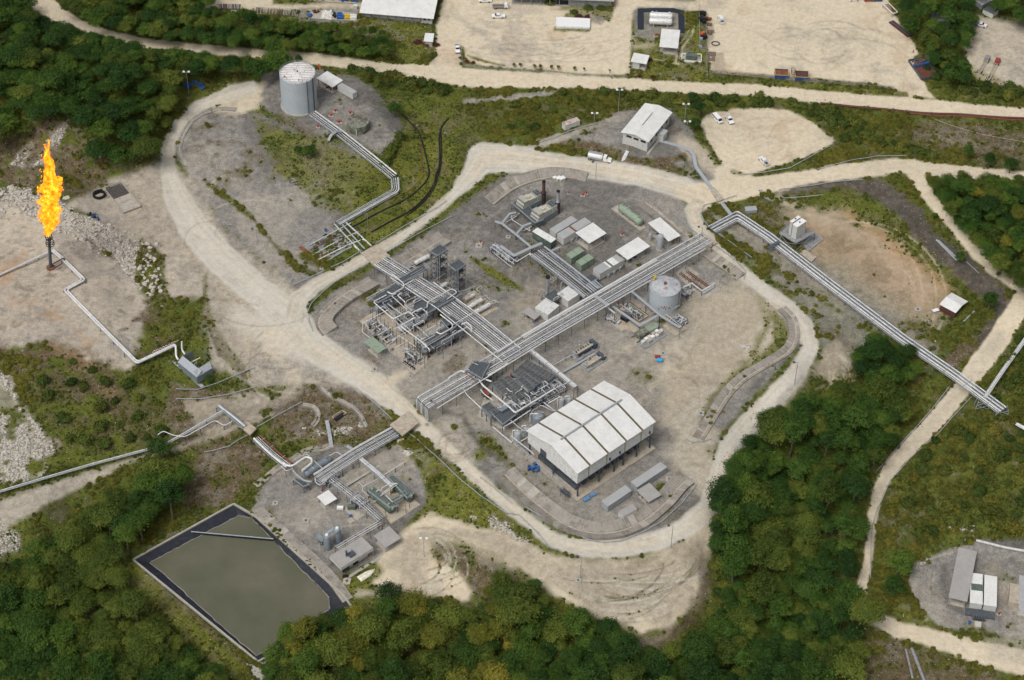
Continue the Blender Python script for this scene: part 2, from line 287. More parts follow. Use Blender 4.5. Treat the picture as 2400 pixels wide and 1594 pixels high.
# lower left pad + turning areas
paint('gravel',[(600,1160),(640,1110),(680,1075),(760,1040),(860,1050),(940,1040),(985,1110),(1000,1180),(960,1220),(930,1270),(890,1320),(850,1330),(800,1390),(730,1320),(640,1230),(590,1200)],6,7,kind=2)
paint('pale',[(790,1080),(900,1060),(960,1120),(840,1180),(780,1130),(640,1110),(680,1080)],12,12,.4)
paint('sand',[(890,1300),(950,1240),(1000,1205),(1080,1220),(1180,1255),(1290,1300),(1400,1320),(1500,1310),(1600,1270),(1680,1180),(1672,1250),(1650,1330),(1640,1400),(1590,1460),(1500,1490),(1400,1440),(1300,1400),(1240,1350),(1150,1300),(1090,1275),(1030,1265),(1010,1280),(1010,1310),(1080,1340),(1108,1390),(1100,1410),(1000,1400),(930,1390),(860,1370)],9,12,kind=3)
paint('gravel',[(1000,1250,8),(1120,1250,8),(1240,1300,10)],10,14,.5)
paint('pale',[(1280,1330),(1400,1330),(1560,1330),(1600,1380),(1520,1440),(1380,1420)],24,30,.75)
paint('grass',[(1440,1470,12),(1560,1440,14),(1600,1380,12),(1620,1290,8)],12,20,.55,patchy=.35)
paint('grass',[(1470,1330,8),(1580,1290,6),(1500,1380,5)],8,14,.6,patchy=.4); paint('grass',[(1355,1362,12)]*2,5,6,.8)
paint('brown',[(1640,1280,10),(1650,1370,14),(1620,1450,16),(1560,1500,14),(1500,1510,10)],10,14,.9)
paint('brown',[(1010,1270),(1080,1280),(1150,1310),(1240,1380),(1200,1420),(1120,1400),(1070,1330)],10,14,.85)
paint('grass',[(1020,1265,5),(1090,1285,7),(1180,1310,6)],6,8,.7)
paint('grass',[(790,1350),(840,1330),(880,1310),(900,1340),(850,1400),(810,1400)],8,10,.85)
paint('pale',[(840,1390,9),(980,1400,10)],8,14,.8)
paint('grass',[(540,1190),(500,1230),(420,1260),(340,1320),(400,1400),(520,1500),(580,1560),(540,1580),(380,1450),(290,1330),(400,1240)],12,20,.7)
paint('brown',[(345,1340,5),(450,1440,6),(560,1540,8),(600,1580,14)],7,8,.75)
# tan dirt
for q in ([(1560,980,8),(1600,900,9),(1650,820,8),(1700,760,8),(1740,700,7)],[(1480,960,7),(1560,870,8),(1660,850,7),(1760,780,7)],[(1400,860,6),(1500,800,7),(1600,760,7)]): paint('sand',q,10,12,.5)
paint('grass',[(1640,800,10),(1600,860,12),(1560,920,8)],12,20,.55,patchy=.4); paint('grass',[(1780,680,8),(1800,760,10),(1760,840,9),(1700,900,6)],9,14,.75)
paint('gravel',[(1520,760,20),(1600,720,22),(1640,700,14)],16,22,.6); paint('gravel',[(1480,900,22),(1440,850,18)],18,20,.5); paint('brown',[(1500,870,12),(1580,840,10),(1660,900,10)],14,22,.4,patchy=.5)
paint('tan',[(1600,700),(1740,660),(1820,720),(1780,760),(1740,840),(1660,900),(1600,960),(1540,940),(1580,860),(1620,780)],22,26,.6)
paint('tan',[(900,1320),(960,1250),(1080,1235),(1290,1300),(1500,1320),(1660,1220),(1640,1400),(1560,1480),(1400,1440),(1240,1350),(1090,1290),(1000,1270),(1000,1400)],24,26,.75)
paint('tan',[(1900,880),(1850,940),(1780,1000),(1840,930),(1900,860),(1960,800),(1990,840),(1950,900)],12,16,.8)
paint('tan',[(1830,490),(1960,500),(2080,560),(2180,640),(2240,700),(2200,760),(2100,740),(2000,680),(1900,600),(1840,550)],20,24,.65)
paint('orange',[(1990,510,6),(2060,550,9),(2130,610,11),(2200,660,10),(2235,700,8)],10,14,.6)
paint('tan',[(560,610),(640,660),(600,760),(640,820),(560,860),(500,760),(480,660),(420,600),(300,540),(230,470),(360,400),(420,480)],26,26,.35)
paint('gravel',[(420,640),(480,660),(480,860),(600,900),(560,820),(520,700),(450,600)],20,24,.3)
paint('orange',[(1850,500),(1960,510),(2080,560),(2180,640),(2235,700),(2180,740),(2080,690),(1980,620),(1880,570)],26,30,.42)
paint('brown',[(1960,560,26),(2060,640,30),(2120,690,20)],24,26,.4,patchy=.45)
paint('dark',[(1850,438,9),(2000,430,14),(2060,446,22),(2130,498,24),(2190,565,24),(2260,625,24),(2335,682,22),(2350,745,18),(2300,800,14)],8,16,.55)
paint('brown',[(20,300),(120,270),(240,350),(360,380),(330,410),(230,450),(130,460),(60,440),(-40,420)],16,26,.6,patchy=.3)
# natural mixing inside the classes
def shift(a,b,fac):
    d=WT[CL[a]]*fac; WT[CL[a]]-=d; WT[CL[b]]+=d
n5=fbm(GX,GY,1.3,21,2); n6=fbm(GX*.45+GY*.9,GY*.45-GX*.9,3.5,23,3)
shift('gravel','pale',sstep((n3+n1*.5-.03)*6)*.5); shift('gravel','dark',sstep((-n3-n4*.6-.08)*7)*.45); shift('gravel','brown',sstep((n1+n5*.4-.13)*9)*.4)
shift('gravel','grass',sstep((n4+n1*.6-.22)*10)*.5)
shift('pale','gravel',sstep((n1+n6*.5-.06)*7)*.45); shift('pale','sand',sstep((-n3-n5*.3-.02)*6)*.4); shift('pale','brown',sstep((n4+n5*.5-.2)*9)*.4)
shift('sand','pale',sstep((n3+n6*.5-.03)*6)*.55); shift('sand','orange',sstep((-n1-.10)*8)*.28); shift('sand','tan',sstep((n4+n3*.5-.12)*8)*.3)
shift('grass','herb',sstep((n4+n1*.7-.02)*7)*.6); shift('grass','brown',sstep((-n1-n5*.5-.08)*8)*.5); shift('grass','gravel',sstep((n6+n3-.1)*8)*.35)
shift('herb','brown',sstep((n1+n6*.6-.12)*8)*.45); shift('herb','grass',sstep((-n4-n3*.6-.08)*8)*.4)
shift('brown','herb',sstep((n4+n6*.5-.06)*8)*.45); shift('brown','gravel',sstep((-n4-n5*.6-.08)*8)*.4)
# ring road and others
RR=[(1655,460,24),(1600,440,26),(1500,412,24),(1400,396,24),(1300,384,24),(1200,372,32),(1130,370,36),(1110,405,26),(1060,460,12),(990,520,11),(930,562,11),(870,597,12),(800,638,13),(740,668,15),(700,705,22),(690,750,28)]
R2=[(1640,475,18),(1622,495,16),(1635,530,16),(1680,585,15),(1740,640,15),(1800,685,16),(1850,722,17),(1888,765,17),(1900,815,19),(1868,875,22),(1812,935,24),(1755,1000,26),(1710,1055,26),(1690,1130,26),(1665,1190,24),(1600,1240,20),(1540,1268,20),(1460,1285,18),(1370,1285,17),(1300,1268,16),(1250,1232,14),(1150,1150,13),(1080,1082,14),(1000,1010,17),(940,955,22),(880,905,28),(800,855,30),(720,800,36),(680,745,40),(600,680,34),(520,610,36),(450,530,34),(412,460,28),(393,400,16),(393,345,14),(420,290,13),(465,250,13),(540,218,14),(590,205,14)]
R2=[(a,b,c*(1.16 if 10<i<22 else 1.04)) for i,(a,b,c) in enumerate(R2)]
paint('lime',RR,5,4,kind=1); paint('lime',R2,5,4,kind=1)
paint('sand',[(a,b,c*.5) for a,b,c in RR[:8]],8,9,.55)
paint('sand',[(a,b,c*.45) for a,b,c in RR[8:]],8,9,.15)
paint('sand',[(a,b,c*.45) for a,b,c in R2[12:27]],8,9,.4); paint('sand',[(a,b,c*.5) for a,b,c in R2[:5]],8,9,.8); paint('gravel',[(a+c*.5,b+c*.5,c*.4) for a,b,c in R2[9:15]],6,12,.5)
paint('lime',[(560,740,20),(640,780,40),(690,790,46),(780,850,34),(900,905,26)],16,18,.7); paint('sand',[(650,780,20),(780,845,18),(900,905,14),(960,960,12),(1040,1040,8),(1150,1140,5)],12,14,.4)
paint('sand',[(620,790,16),(640,830,10),(690,880,14)],18,20,.5)
paint('sand',[(900,905,10),(930,885,8),(950,875,6)],8,8,.8)
paint('sand',[(85,-30,26),(100,10,25),(150,45,22),(180,62,18),(250,85,14),(330,100,11),(430,110,10),(560,122,10),(680,131,11),(750,140,14),(850,152,12),(930,163,13),(1000,170,18),(1100,182,21),(1200,186,20),(1300,189,17),(1400,193,15),(1500,199,14),(1600,206,13),(1700,209,13),(1800,213,13),(1950,231,15),(2100,243,16),(2200,251,16),(2300,260,14),(2420,268,14),(2600,280,14)],3,4,kind=1)
paint('sand',[(1600,450,18),(1650,455,28),(1700,448,30),(1800,432,20),(1900,413,17),(2000,400,19),(2100,388,18),(2200,400,17),(2300,405,12),(2420,413,10),(2600,420,12)],4,5,kind=1)
paint('sand',[(1690,400,14),(1700,440,24),(1640,470,20)],6,6,kind=1)
paint('sand',[(2140,392,22),(2165,440,16),(2200,490,13),(2260,560,14),(2320,625,14),(2385,670,12),(2460,730,12)],4,5,kind=1)
paint('sand',[(2470,620,22),(2400,700,24),(2338,800,26),(2285,868,24),(2232,940,22),(2170,1010,20),(2120,1060,19),(2085,1100,18),(2060,1150,15),(2046,1200,12),(2040,1260,11),(2033,1320,11),(2020,1375,12),(2020,1440,14)],3,4,kind=1)
paint('pale',[(2338,800,20),(2232,940,17),(2120,1060,15),(2060,1150,11)],8,8,.35)
paint('sand',[(2040,1445,16),(2100,1474,18),(2200,1500,22),(2300,1530,26),(2420,1560,30),(2560,1600,30)],5,6,kind=1)
paint('pale',[(2300,1490),(2420,1500),(2420,1560),(2320,1540)],14,10,.45)
paint('pale',[(-60,1190),(60,1150),(170,1120),(300,1080),(240,1120),(120,1180),(60,1210),(-60,1290)],8,10,.95,kind=3)
paint('pale',[(150,1130,5),(300,1080,5),(400,1055,6),(500,1020,6),(600,985,6),(640,970,6)],7,8,.6)
paint('rock',[(-120,1200),(60,1220),(40,1300),(-120,1330)],8,16,.6,patchy=.4)
# tyre tracks
rt=random.Random(3)
def arc(cx,cy,rx_,ry_,a0,a1,w_,cls,k):
    pts=[(cx+rx_*math.cos(math.radians(a0+(a1-a0)*i/14)),cy+ry_*math.sin(math.radians(a0+(a1-a0)*i/14)),w_) for i in range(15)]
    paint(cls,[(a_,b_,max(1.3,c_*2)) for a_,b_,c_ in pts],1.8,1.5,k)
for i in range(26): arc(1470+rt.uniform(-60,60),1330+rt.uniform(-30,30),rt.uniform(60,190),rt.uniform(40,110),rt.uniform(0,60),rt.uniform(70,170),.7,rt.choice(['grass','gravel','brown','lime']),.6)
for i in range(16): arc(990+rt.uniform(-20,20),1320+rt.uniform(-15,15),rt.uniform(50,115),rt.uniform(30,75),rt.uniform(-110,-20),rt.uniform(20,110),.7,rt.choice(['grass','lime','brown','brown']),.65)
for i in range(14): arc(650+rt.uniform(-20,40),850+rt.uniform(-10,30),rt.uniform(30,110),rt.uniform(20,80),rt.uniform(60,120),rt.uniform(170,260),.7,rt.choice(['brown','sand','gravel']),.4)
for i in range(14): arc(2000,700,rt.uniform(130,230),rt.uniform(100,190),rt.uniform(-100,-40),rt.uniform(-20,30),.7,rt.choice(['orange','sand','grass']),.35)
for i in range(12): arc(1900+rt.uniform(-20,20),880,rt.uniform(40,110),rt.uniform(30,110),rt.uniform(-60,0),rt.uniform(30,80),.7,rt.choice(['brown','sand']),.45)
for i in range(12): arc(1920+rt.uniform(-90,90),110+rt.uniform(-20,20),rt.uniform(40,150),rt.uniform(20,60),rt.uniform(0,360),rt.uniform(200,500),.5,'gravel',.35)
for i in range(12): arc(1300+rt.uniform(-90,90),90+rt.uniform(-20,20),rt.uniform(60,190),rt.uniform(20,50),rt.uniform(0,60),rt.uniform(80,170),.5,rt.choice(['brown','gravel']),.3)
for i in range(12): arc(1830+rt.uniform(-40,40),330+rt.uniform(-10,10),rt.uniform(20,100),rt.uniform(15,50),rt.uniform(0,360),rt.uniform(200,500),.5,'orange',.22)
for i in range(10): arc(1060+rt.uniform(-10,10),1050,rt.uniform(20,55),rt.uniform(15,40),0,rt.uniform(200,360),.6,'brown',.35)
for i in range(60):
    cx,cy=rt.choice([(1350,880),(1180,900),(1330,600),(1550,900),(1600,780),(780,1230),(500,560),(600,760),(1000,890),(1150,640),(560,480),(230,720)]); cx+=rt.uniform(-70,70); cy+=rt.uniform(-45,45)
    arc(cx,cy,rt.uniform(25,110),rt.uniform(15,70),rt.uniform(0,360),rt.uniform(60,430),.55,rt.choice(['pale','brown','sand','gravel','dark']),.3)
for pts_ in (R2,RR):
    for off in (-.7,-.5,-.28,-.05,.2,.42,.62,.8):
        q=[]
        for i in range(len(pts_)):
            a=pts_[max(i-1,0)];b=pts_[min(i+1,len(pts_)-1)];dx,dy=b[0]-a[0],b[1]-a[1];L=math.hypot(dx,dy)+1e-6
            q.append((pts_[i][0]-dy/L*pts_[i][2]*off,pts_[i][1]+dx/L*pts_[i][2]*off,1.3))
        paint(rt.choice(['gravel','sand','pale','tan']),q,1.8,4,.35)
# pond bed
POND=[(312,1313),(548,1182),(600,1212),(808,1400),(828,1430),(605,1552)]
idx,d=region(POND,2,0); 
dm=np.clip((-d)/7.0,0,9)
GZ=GH.copy(); GZ[idx]-=np.where(d<0,np.minimum(dm*1.0+1.0,6),0)
GZ+= (n2*.18+n1*.5)*np.clip(WT[CL['herb']]+WT[CL['brown']]*.7+WT[CL['rock']]*1.0+WT[CL['grass']]*.25,0,1)
GZ+= (n2*.7+n1*.6)*WT[CL['rock']]+(n1*1.0+n6*.5)*WT[CL['brown']]
far=np.maximum(np.abs(GX)-260,0)+np.maximum(GY-745,0)+np.maximum(310-GY,0)
GZ+=np.clip(far*.02,0,30)*(n3+.4)
def grid_objects():
    f=np.arange((ny-1)*(nx-1)); r_=f//(nx-1); c_=f%(nx-1); a=r_*nx+c_
    quads=np.stack([a,a+1,a+nx+1,a+nx],1)
    kk=KIND[a]
    out=[]
    for kind,name in ((0,'ground'),(1,'road'),(2,'gravel_pad'),(3,'dirt_yard')):
        q=quads[kk==kind]; vs,inv=np.unique(q,return_inverse=True); inv=inv.reshape(q.shape)
        me=bpy.data.meshes.new(name); n=len(vs); m=len(q)
        me.vertices.add(n); me.vertices.foreach_set('co',np.stack([GX[vs],GY[vs],GZ[vs]],1).astype(np.float32).ravel())
        me.loops.add(m*4); me.loops.foreach_set('vertex_index',inv.astype(np.int32).ravel())
        me.polygons.add(m); me.polygons.foreach_set('loop_start',(np.arange(m)*4).astype(np.int32))
        me.update(calc_edges=True)
        for nm,cs in (('wa',('sand','gravel','grass','brown')),('wb',('rock','dark','orange','pale')),('wc',('lime','tan','tan','tan'))):
            at=me.color_attributes.new(nm,'FLOAT_COLOR','POINT')
            at.data.foreach_set('color',np.stack([WT[CL[c],vs] for c in cs],1).astype(np.float32).ravel())
        me.polygons.foreach_set('use_smooth',np.ones(m,bool))
        o=bpy.data.objects.new(name,me); COL.objects.link(o); o['kind']='structure'; me.materials.append(GROUND); out.append(o)
    return out
# ---------------------------------------------------------------- materials
MATS={}
def newmat(name):
    m=bpy.data.materials.new(name); m.use_nodes=True; n=m.node_tree.nodes; l=m.node_tree.links; b=n['Principled BSDF']
    MATS[name]=m; return m,n,l,b
def noise(n,l,scale,detail=3,rough=.6,obj=False):
    tc=n.new('ShaderNodeTexCoord') ; t=n.new('ShaderNodeTexNoise'); t.inputs['Scale'].default_value=scale; t.inputs['Detail'].default_value=detail; t.inputs['Roughness'].default_value=rough
    if obj=='o': l.new(tc.outputs['Object'],t.inputs['Vector'])
    else:
        g=n.new('ShaderNodeNewGeometry'); l.new(g.outputs['Position'],t.inputs['Vector'])
    return t.outputs['Fac']
def ramp(n,l,fac,stops):
    r=n.new('ShaderNodeValToRGB'); e=r.color_ramp.elements
    while len(e)<len(stops): e.new(.5)
    for i,(p,c) in enumerate(stops): e[i].position=p; e[i].color=(*c,1) if len(c)==3 else c
    l.new(fac,r.inputs[0]); return r.outputs[0]
def ground_mat():
    m,n,l,b=newmat('ground_cover')
    def att(nm):
        a=n.new('ShaderNodeAttribute'); a.attribute_name=nm; s=n.new('ShaderNodeSeparateColor'); l.new(a.outputs['Color'],s.inputs[0]); return list(s.outputs)+[a.outputs['Alpha']]
    wa=att('wa'); wb=att('wb'); wc=att('wc')
    f1=noise(n,l,.9,6,.68); f2=noise(n,l,.12,6,.7); f3=noise(n,l,2.2,4,.8); f4=noise(n,l,.45,7,.8)
    def mixf(a,b_,k):
        x=n.new('ShaderNodeMath'); x.operation='MULTIPLY_ADD'; l.new(a,x.inputs[0]); x.inputs[1].default_value=k
        y=n.new('ShaderNodeMath'); y.operation='MULTIPLY'; l.new(b_,y.inputs[0]); y.inputs[1].default_value=1-k; l.new(y.outputs[0],x.inputs[2]); return x.outputs[0]
    g1=mixf(f1,f2,.5); g2=mixf(f3,f4,.5); g3=mixf(f4,f3,.6)
    cols={
     'herb':ramp(n,l,g2,[(.36,(.024,.034,.008)),(.46,(.060,.078,.015)),(.54,(.098,.115,.023)),(.64,(.16,.16,.036))]),
     'sand':ramp(n,l,g3,[(.40,(.50,.42,.30)),(.5,(.60,.52,.39)),(.60,(.67,.595,.465))]),
     'gravel':ramp(n,l,g2,[(.40,(.14,.132,.118)),(.5,(.225,.212,.192)),(.60,(.34,.32,.29))]),
     'grass':ramp(n,l,g2,[(.38,(.062,.070,.010)),(.5,(.125,.135,.020)),(.62,(.21,.20,.05))]),
     'brown':ramp(n,l,g2,[(.38,(.052,.036,.021)),(.5,(.115,.082,.052)),(.62,(.215,.168,.115))]),
     'rock':ramp(n,l,g2,[(.42,(.045,.036,.026)),(.49,(.27,.245,.21)),(.57,(.58,.55,.50))]),
     'dark':ramp(n,l,g2,[(.4,(.045,.042,.040)),(.6,(.10,.094,.088))]),
     'orange':ramp(n,l,g3,[(.4,(.34,.21,.11)),(.6,(.46,.30,.18))]),
     'lime':ramp(n,l,g3,[(.38,(.46,.43,.37)),(.5,(.54,.51,.445)),(.62,(.61,.58,.515))]),'tan':ramp(n,l,g3,[(.38,(.24,.20,.145)),(.5,(.36,.31,.235)),(.62,(.47,.42,.33))]),
     'pale':ramp(n,l,g3,[(.40,(.27,.235,.19)),(.5,(.39,.35,.29)),(.60,(.49,.445,.37))])}
    cur=cols['herb']
    order=[('sand',wa[0]),('gravel',wa[1]),('grass',wa[2]),('brown',wa[3]),('rock',wb[0]),('dark',wb[1]),('orange',wb[2]),('pale',wb[3]),('lime',wc[0]),('tan',wc[1])]
    # weights sum to one: running weighted mix
    tot=None
    s=None
    for c,wn in order:
        a=n.new('ShaderNodeVectorMath'); a.operation='SCALE'; l.new(cols[c],a.inputs[0]); l.new(wn,a.inputs['Scale'])
        if s is None: s=a.outputs[0]; tot=wn
        else:
            d=n.new('ShaderNodeVectorMath'); d.operation='ADD'; l.new(s,d.inputs[0]); l.new(a.outputs[0],d.inputs[1]); s=d.outputs[0]
            t=n.new('ShaderNodeMath'); t.operation='ADD'; l.new(tot,t.inputs[0]); l.new(wn,t.inputs[1]); tot=t.outputs[0]
    inv=n.new('ShaderNodeMath'); inv.operation='SUBTRACT'; inv.inputs[0].default_value=1; l.new(tot,inv.inputs[1]); inv.use_clamp=True
    a=n.new('ShaderNodeVectorMath'); a.operation='SCALE'; l.new(cur,a.inputs[0]); l.new(inv.outputs[0],a.inputs['Scale'])
    d=n.new('ShaderNodeVectorMath'); d.operation='ADD'; l.new(s,d.inputs[0]); l.new(a.outputs[0],d.inputs[1])
    l.new(d.outputs[0],b.inputs['Base Color']); b.inputs['Roughness'].default_value=.95; b.inputs['Specular IOR Level'].default_value=.15
    bm=n.new('ShaderNodeBump'); bm.inputs['Strength'].default_value=.55; bm.inputs['Distance'].default_value=.5; l.new(g2,bm.inputs['Height']); l.new(bm.outputs[0],b.inputs['Normal'])
    return m
GROUND=ground_mat()
def pmat(name,c,rough=.6,metal=0.0,var=.18,scale=1.2,dirt=None,dk=.35,streak=0,bump=0):
    m,n,l,b=newmat(name)
    f=noise(n,l,scale,4,.65)
    lo=tuple(x*(1-var) for x in c); hi=tuple(min(1,x*(1+var)) for x in c)
    col=ramp(n,l,f,[(.3,lo),(.7,hi)])
    if dirt:
        f2=noise(n,l,scale*.55,5,.75)
        fr=ramp(n,l,f2,[(.62-dk*.35,(0,0,0)),(.62-dk*.35+.1,(1,1,1))])
        mx=n.new('ShaderNodeMix'); mx.data_type='RGBA'; l.new(fr,mx.inputs['Factor']); l.new(col,mx.inputs[6]); mx.inputs[7].default_value=(*dirt,1); col=mx.outputs[2]
    l.new(col,b.inputs['Base Color']); b.inputs['Roughness'].default_value=rough; b.inputs['Metallic'].default_value=metal
    b.inputs['Specular IOR Level'].default_value=.3
    return m
def corr(name,c,pitch=.35,rough=.5,dirt=(.44,.41,.385),dk=.5):
    # corrugated sheet: real ribs are fine relief here
    m,n,l,b=newmat(name)
    f=noise(n,l,.35,5,.7); f2=noise(n,l,1.6,3,.6)
    col=ramp(n,l,f,[(.3,tuple(x*.84 for x in c)),(.65,c)])
    fr=ramp(n,l,f2,[(.66-dk*.3,(0,0,0)),(.9,(.7,.7,.7))])
    mx=n.new('ShaderNodeMix'); mx.data_type='RGBA'; l.new(fr,mx.inputs['Factor']); l.new(col,mx.inputs[6]); mx.inputs[7].default_value=(*dirt,1)
    tc=n.new('ShaderNodeTexCoord'); wv=n.new('ShaderNodeTexWave'); wv.inputs['Scale'].default_value=1/pitch*.5; l.new(tc.outputs['Object'],wv.inputs['Vector']); wv.bands_direction='X'
    bm=n.new('ShaderNodeBump'); bm.inputs['Strength'].default_value=.5; bm.inputs['Distance'].default_value=.05; l.new(wv.outputs['Fac'],bm.inputs['Height']); l.new(bm.outputs[0],b.inputs['Normal'])
    l.new(mx.outputs[2],b.inputs['Base Color']); b.inputs['Roughness'].default_value=rough; b.inputs['Metallic'].default_value=.0
    return m
WHITE=corr('white_sheet',(.74,.74,.72)); WHITEW=pmat('white_paint',(.66,.67,.65),.5,dirt=(.42,.38,.33),dk=.1)
ROOFG=corr('grey_sheet',(.40,.405,.41)); ROOFL=corr('weathered_sheet',(.36,.345,.33),dk=.6); SKYL=pmat('translucent_sheet',(.13,.105,.065),.5); OLIVE=pmat('olive_panel',(.33,.33,.22),.5)
PIPE=pmat('bright_pipe',(.58,.59,.60),.4,.2,var=.2,scale=.6); PIPEW=pmat('white_pipe',(.66,.66,.65),.4,.1,var=.12,dirt=(.45,.40,.35),dk=.15)
STEEL=pmat('galvanised_steel',(.34,.355,.375),.5,.3,var=.25); DSTEEL=pmat('dark_steel',(.085,.10,.12),.55,.2,var=.35)
DECK=pmat('dark_deck',(.075,.088,.10),.7,.1,var=.3,scale=2.5,dirt=(.16,.16,.16),dk=.2); GREY=pmat('grey_paint',(.20,.235,.265),.45,.1,var=.2,scale=.5,dirt=(.33,.34,.35),dk=.1)
LGREY=pmat('light_grey_paint',(.33,.355,.38),.45,var=.12); TANKG=pmat('tank_grey',(.42,.47,.51),.7,.0,var=.06,scale=.35,dirt=(.47,.51,.54),dk=.25)
TANKR=pmat('tank_rusty_top',(.40,.42,.44),.6,var=.2,scale=.6,dirt=(.24,.09,.05),dk=.24); RUSTP=pmat('rust_marks',(.25,.085,.04),.8,var=.4,scale=2)
GREEN=pmat('green_paint',(.25,.31,.235),.5,var=.15,dirt=(.15,.16,.12),dk=.15); DGREEN=pmat('dark_green_paint',(.09,.125,.10),.6,var=.3,scale=.9,dirt=(.17,.18,.15),dk=.3)
AGREEN=pmat('weathered_green',(.20,.22,.17),.8,var=.5,scale=.8,dirt=(.11,.085,.07),dk=.45)
RUST=pmat('rust',(.20,.075,.04),.9,var=.45,scale=1.5); BRICKP=pmat('red_brown_paint',(.105,.042,.035),.7,var=.3)
CONC=pmat('concrete',(.40,.365,.315),.9,var=.18,scale=.8,dirt=(.28,.24,.20),dk=.3); CONCO=pmat('stained_concrete',(.41,.36,.29),.9,var=.2,scale=.8,dirt=(.34,.25,.18),dk=.25)
SLAB=pmat('drain_concrete',(.28,.26,.23),.9,var=.16,scale=.5,dirt=(.20,.18,.155),dk=.35); SLABL=pmat('pale_concrete',(.36,.34,.30),.9,var=.2)
BLACK=pmat('black_liner',(.018,.021,.03),.6,var=.4,scale=.8,dirt=(.05,.05,.055),dk=.1); RUB=pmat('black_rubber',(.015,.015,.017),.6); GLASS=pmat('dark_glass',(.02,.025,.03),.15)
BLUE=pmat('blue_plastic',(.035,.11,.32),.45,var=.3,scale=3); RED=pmat('red_paint',(.30,.055,.04),.5,var=.3); YEL=pmat('yellow_paint',(.60,.42,.03),.5); ORNG=pmat('orange_fabric',(.65,.12,.05),.8)
WALLW=pmat('container_white',(.56,.56,.535),.5,var=.12,dirt=(.33,.31,.28),dk=.12); CREAM=pmat('cream_panel',(.46,.45,.38),.5,var=.15); CARW=pmat('car_white',(.75,.75,.74),.3,var=.05); SILV=pmat('silver_lagging',(.66,.66,.64),.4,.15,var=.15,dirt=(.4,.38,.35),dk=.1)
LAGB=pmat('beige_lagging',(.42,.38,.31),.6); CRATEB=pmat('crate_blue',(.03,.075,.22),.6,var=.3,dirt=(.2,.12,.07),dk=.2); MIDG=pmat('mid_grey_sheet',(.26,.265,.27),.6,.1,var=.2,dirt=(.2,.17,.15),dk=.3); LAMP=pmat('lamp_glass',(.8,.82,.85),.2)
GRATE=pmat('cooler_grating',(.095,.100,.104),.7,.2,var=.5,scale=1.5,dirt=(.13,.125,.115),dk=.35); WOOD=pmat('weathered_wood',(.16,.12,.09),.9,var=.4,scale=2); TARP=pmat('white_tarp',(.6,.58,.54),.8,var=.1,scale=.6)
MROOF=pmat('aged_blue_grey_sheet',(.19,.215,.23),.7,var=.35,scale=.5,dirt=(.12,.11,.10),dk=.3)
# water
m,n,l,b=newmat('pond_water'); WATER=m
f=noise(n,l,.05,4,.6); c=ramp(n,l,f,[(.35,(.096,.099,.064)),(.5,(.112,.112,.077)),(.70,(.142,.132,.098))]); l.new(c,b.inputs['Base Color']); b.inputs['Roughness'].default_value=.3; b.inputs['Specular IOR Level'].default_value=.2
bm=n.new('ShaderNodeBump'); bm.inputs['Strength'].default_value=.06; l.new(noise(n,l,1.5,3),bm.inputs['Height']); l.new(bm.outputs[0],b.inputs['Normal'])
# foliage
def leafmat(name,dark,mid,light):
    m,n,l,b=newmat(name)
    oi=n.new('ShaderNodeObjectInfo'); f=noise(n,l,.35,4,.7,'o'); f2=noise(n,l,.05,2,.5)
    a=n.new('ShaderNodeMath'); a.operation='MULTIPLY_ADD'; l.new(oi.outputs['Random'],a.inputs[0]); a.inputs[1].default_value=.34; l.new(f,a.inputs[2])
    a2=n.new('ShaderNodeMath'); a2.operation='MULTIPLY_ADD'; l.new(f2,a2.inputs[0]); a2.inputs[1].default_value=.4; l.new(a.outputs[0],a2.inputs[2])
    c=ramp(n,l,a2.outputs[0],[(.52,dark),(.84,mid),(1.0,light)])
    l.new(c,b.inputs['Base Color']); b.inputs['Roughness'].default_value=.65; b.inputs['Specular IOR Level'].default_value=.25
    tr=n.new('ShaderNodeBsdfTranslucent'); l.new(c,tr.inputs['Color']); mx=n.new('ShaderNodeMixShader'); mx.inputs[0].default_value=.25
    l.new(b.outputs[0],mx.inputs[1]); l.new(tr.outputs[0],mx.inputs[2]); l.new(mx.outputs[0],n['Material Output'].inputs['Surface'])
    return m
LF=[leafmat('leaves_dark',(.012,.038,.007),(.031,.078,.011),(.068,.130,.018)),leafmat('leaves_mid',(.019,.052,.008),(.048,.104,.013),(.105,.170,.022)),
    leafmat('leaves_olive',(.036,.060,.009),(.080,.118,.016),(.15,.185,.028)),leafmat('leaves_yellow',(.075,.092,.012),(.15,.16,.020),(.28,.25,.035)),leafmat('leaves_red',(.07,.015,.015),(.12,.03,.025),(.17,.06,.03))]
LB=[leafmat('scrub_dark',(.022,.048,.008),(.050,.085,.013),(.095,.13,.020)),leafmat('scrub_mid',(.035,.060,.009),(.075,.105,.016),(.13,.155,.026)),leafmat('scrub_olive',(.055,.070,.010),(.105,.120,.018),(.17,.18,.030)),leafmat('scrub_yellow',(.080,.085,.012),(.15,.145,.020),(.22,.20,.035)),LF[4]]
BARK=pmat('bark',(.13,.11,.085),.9,var=.3)
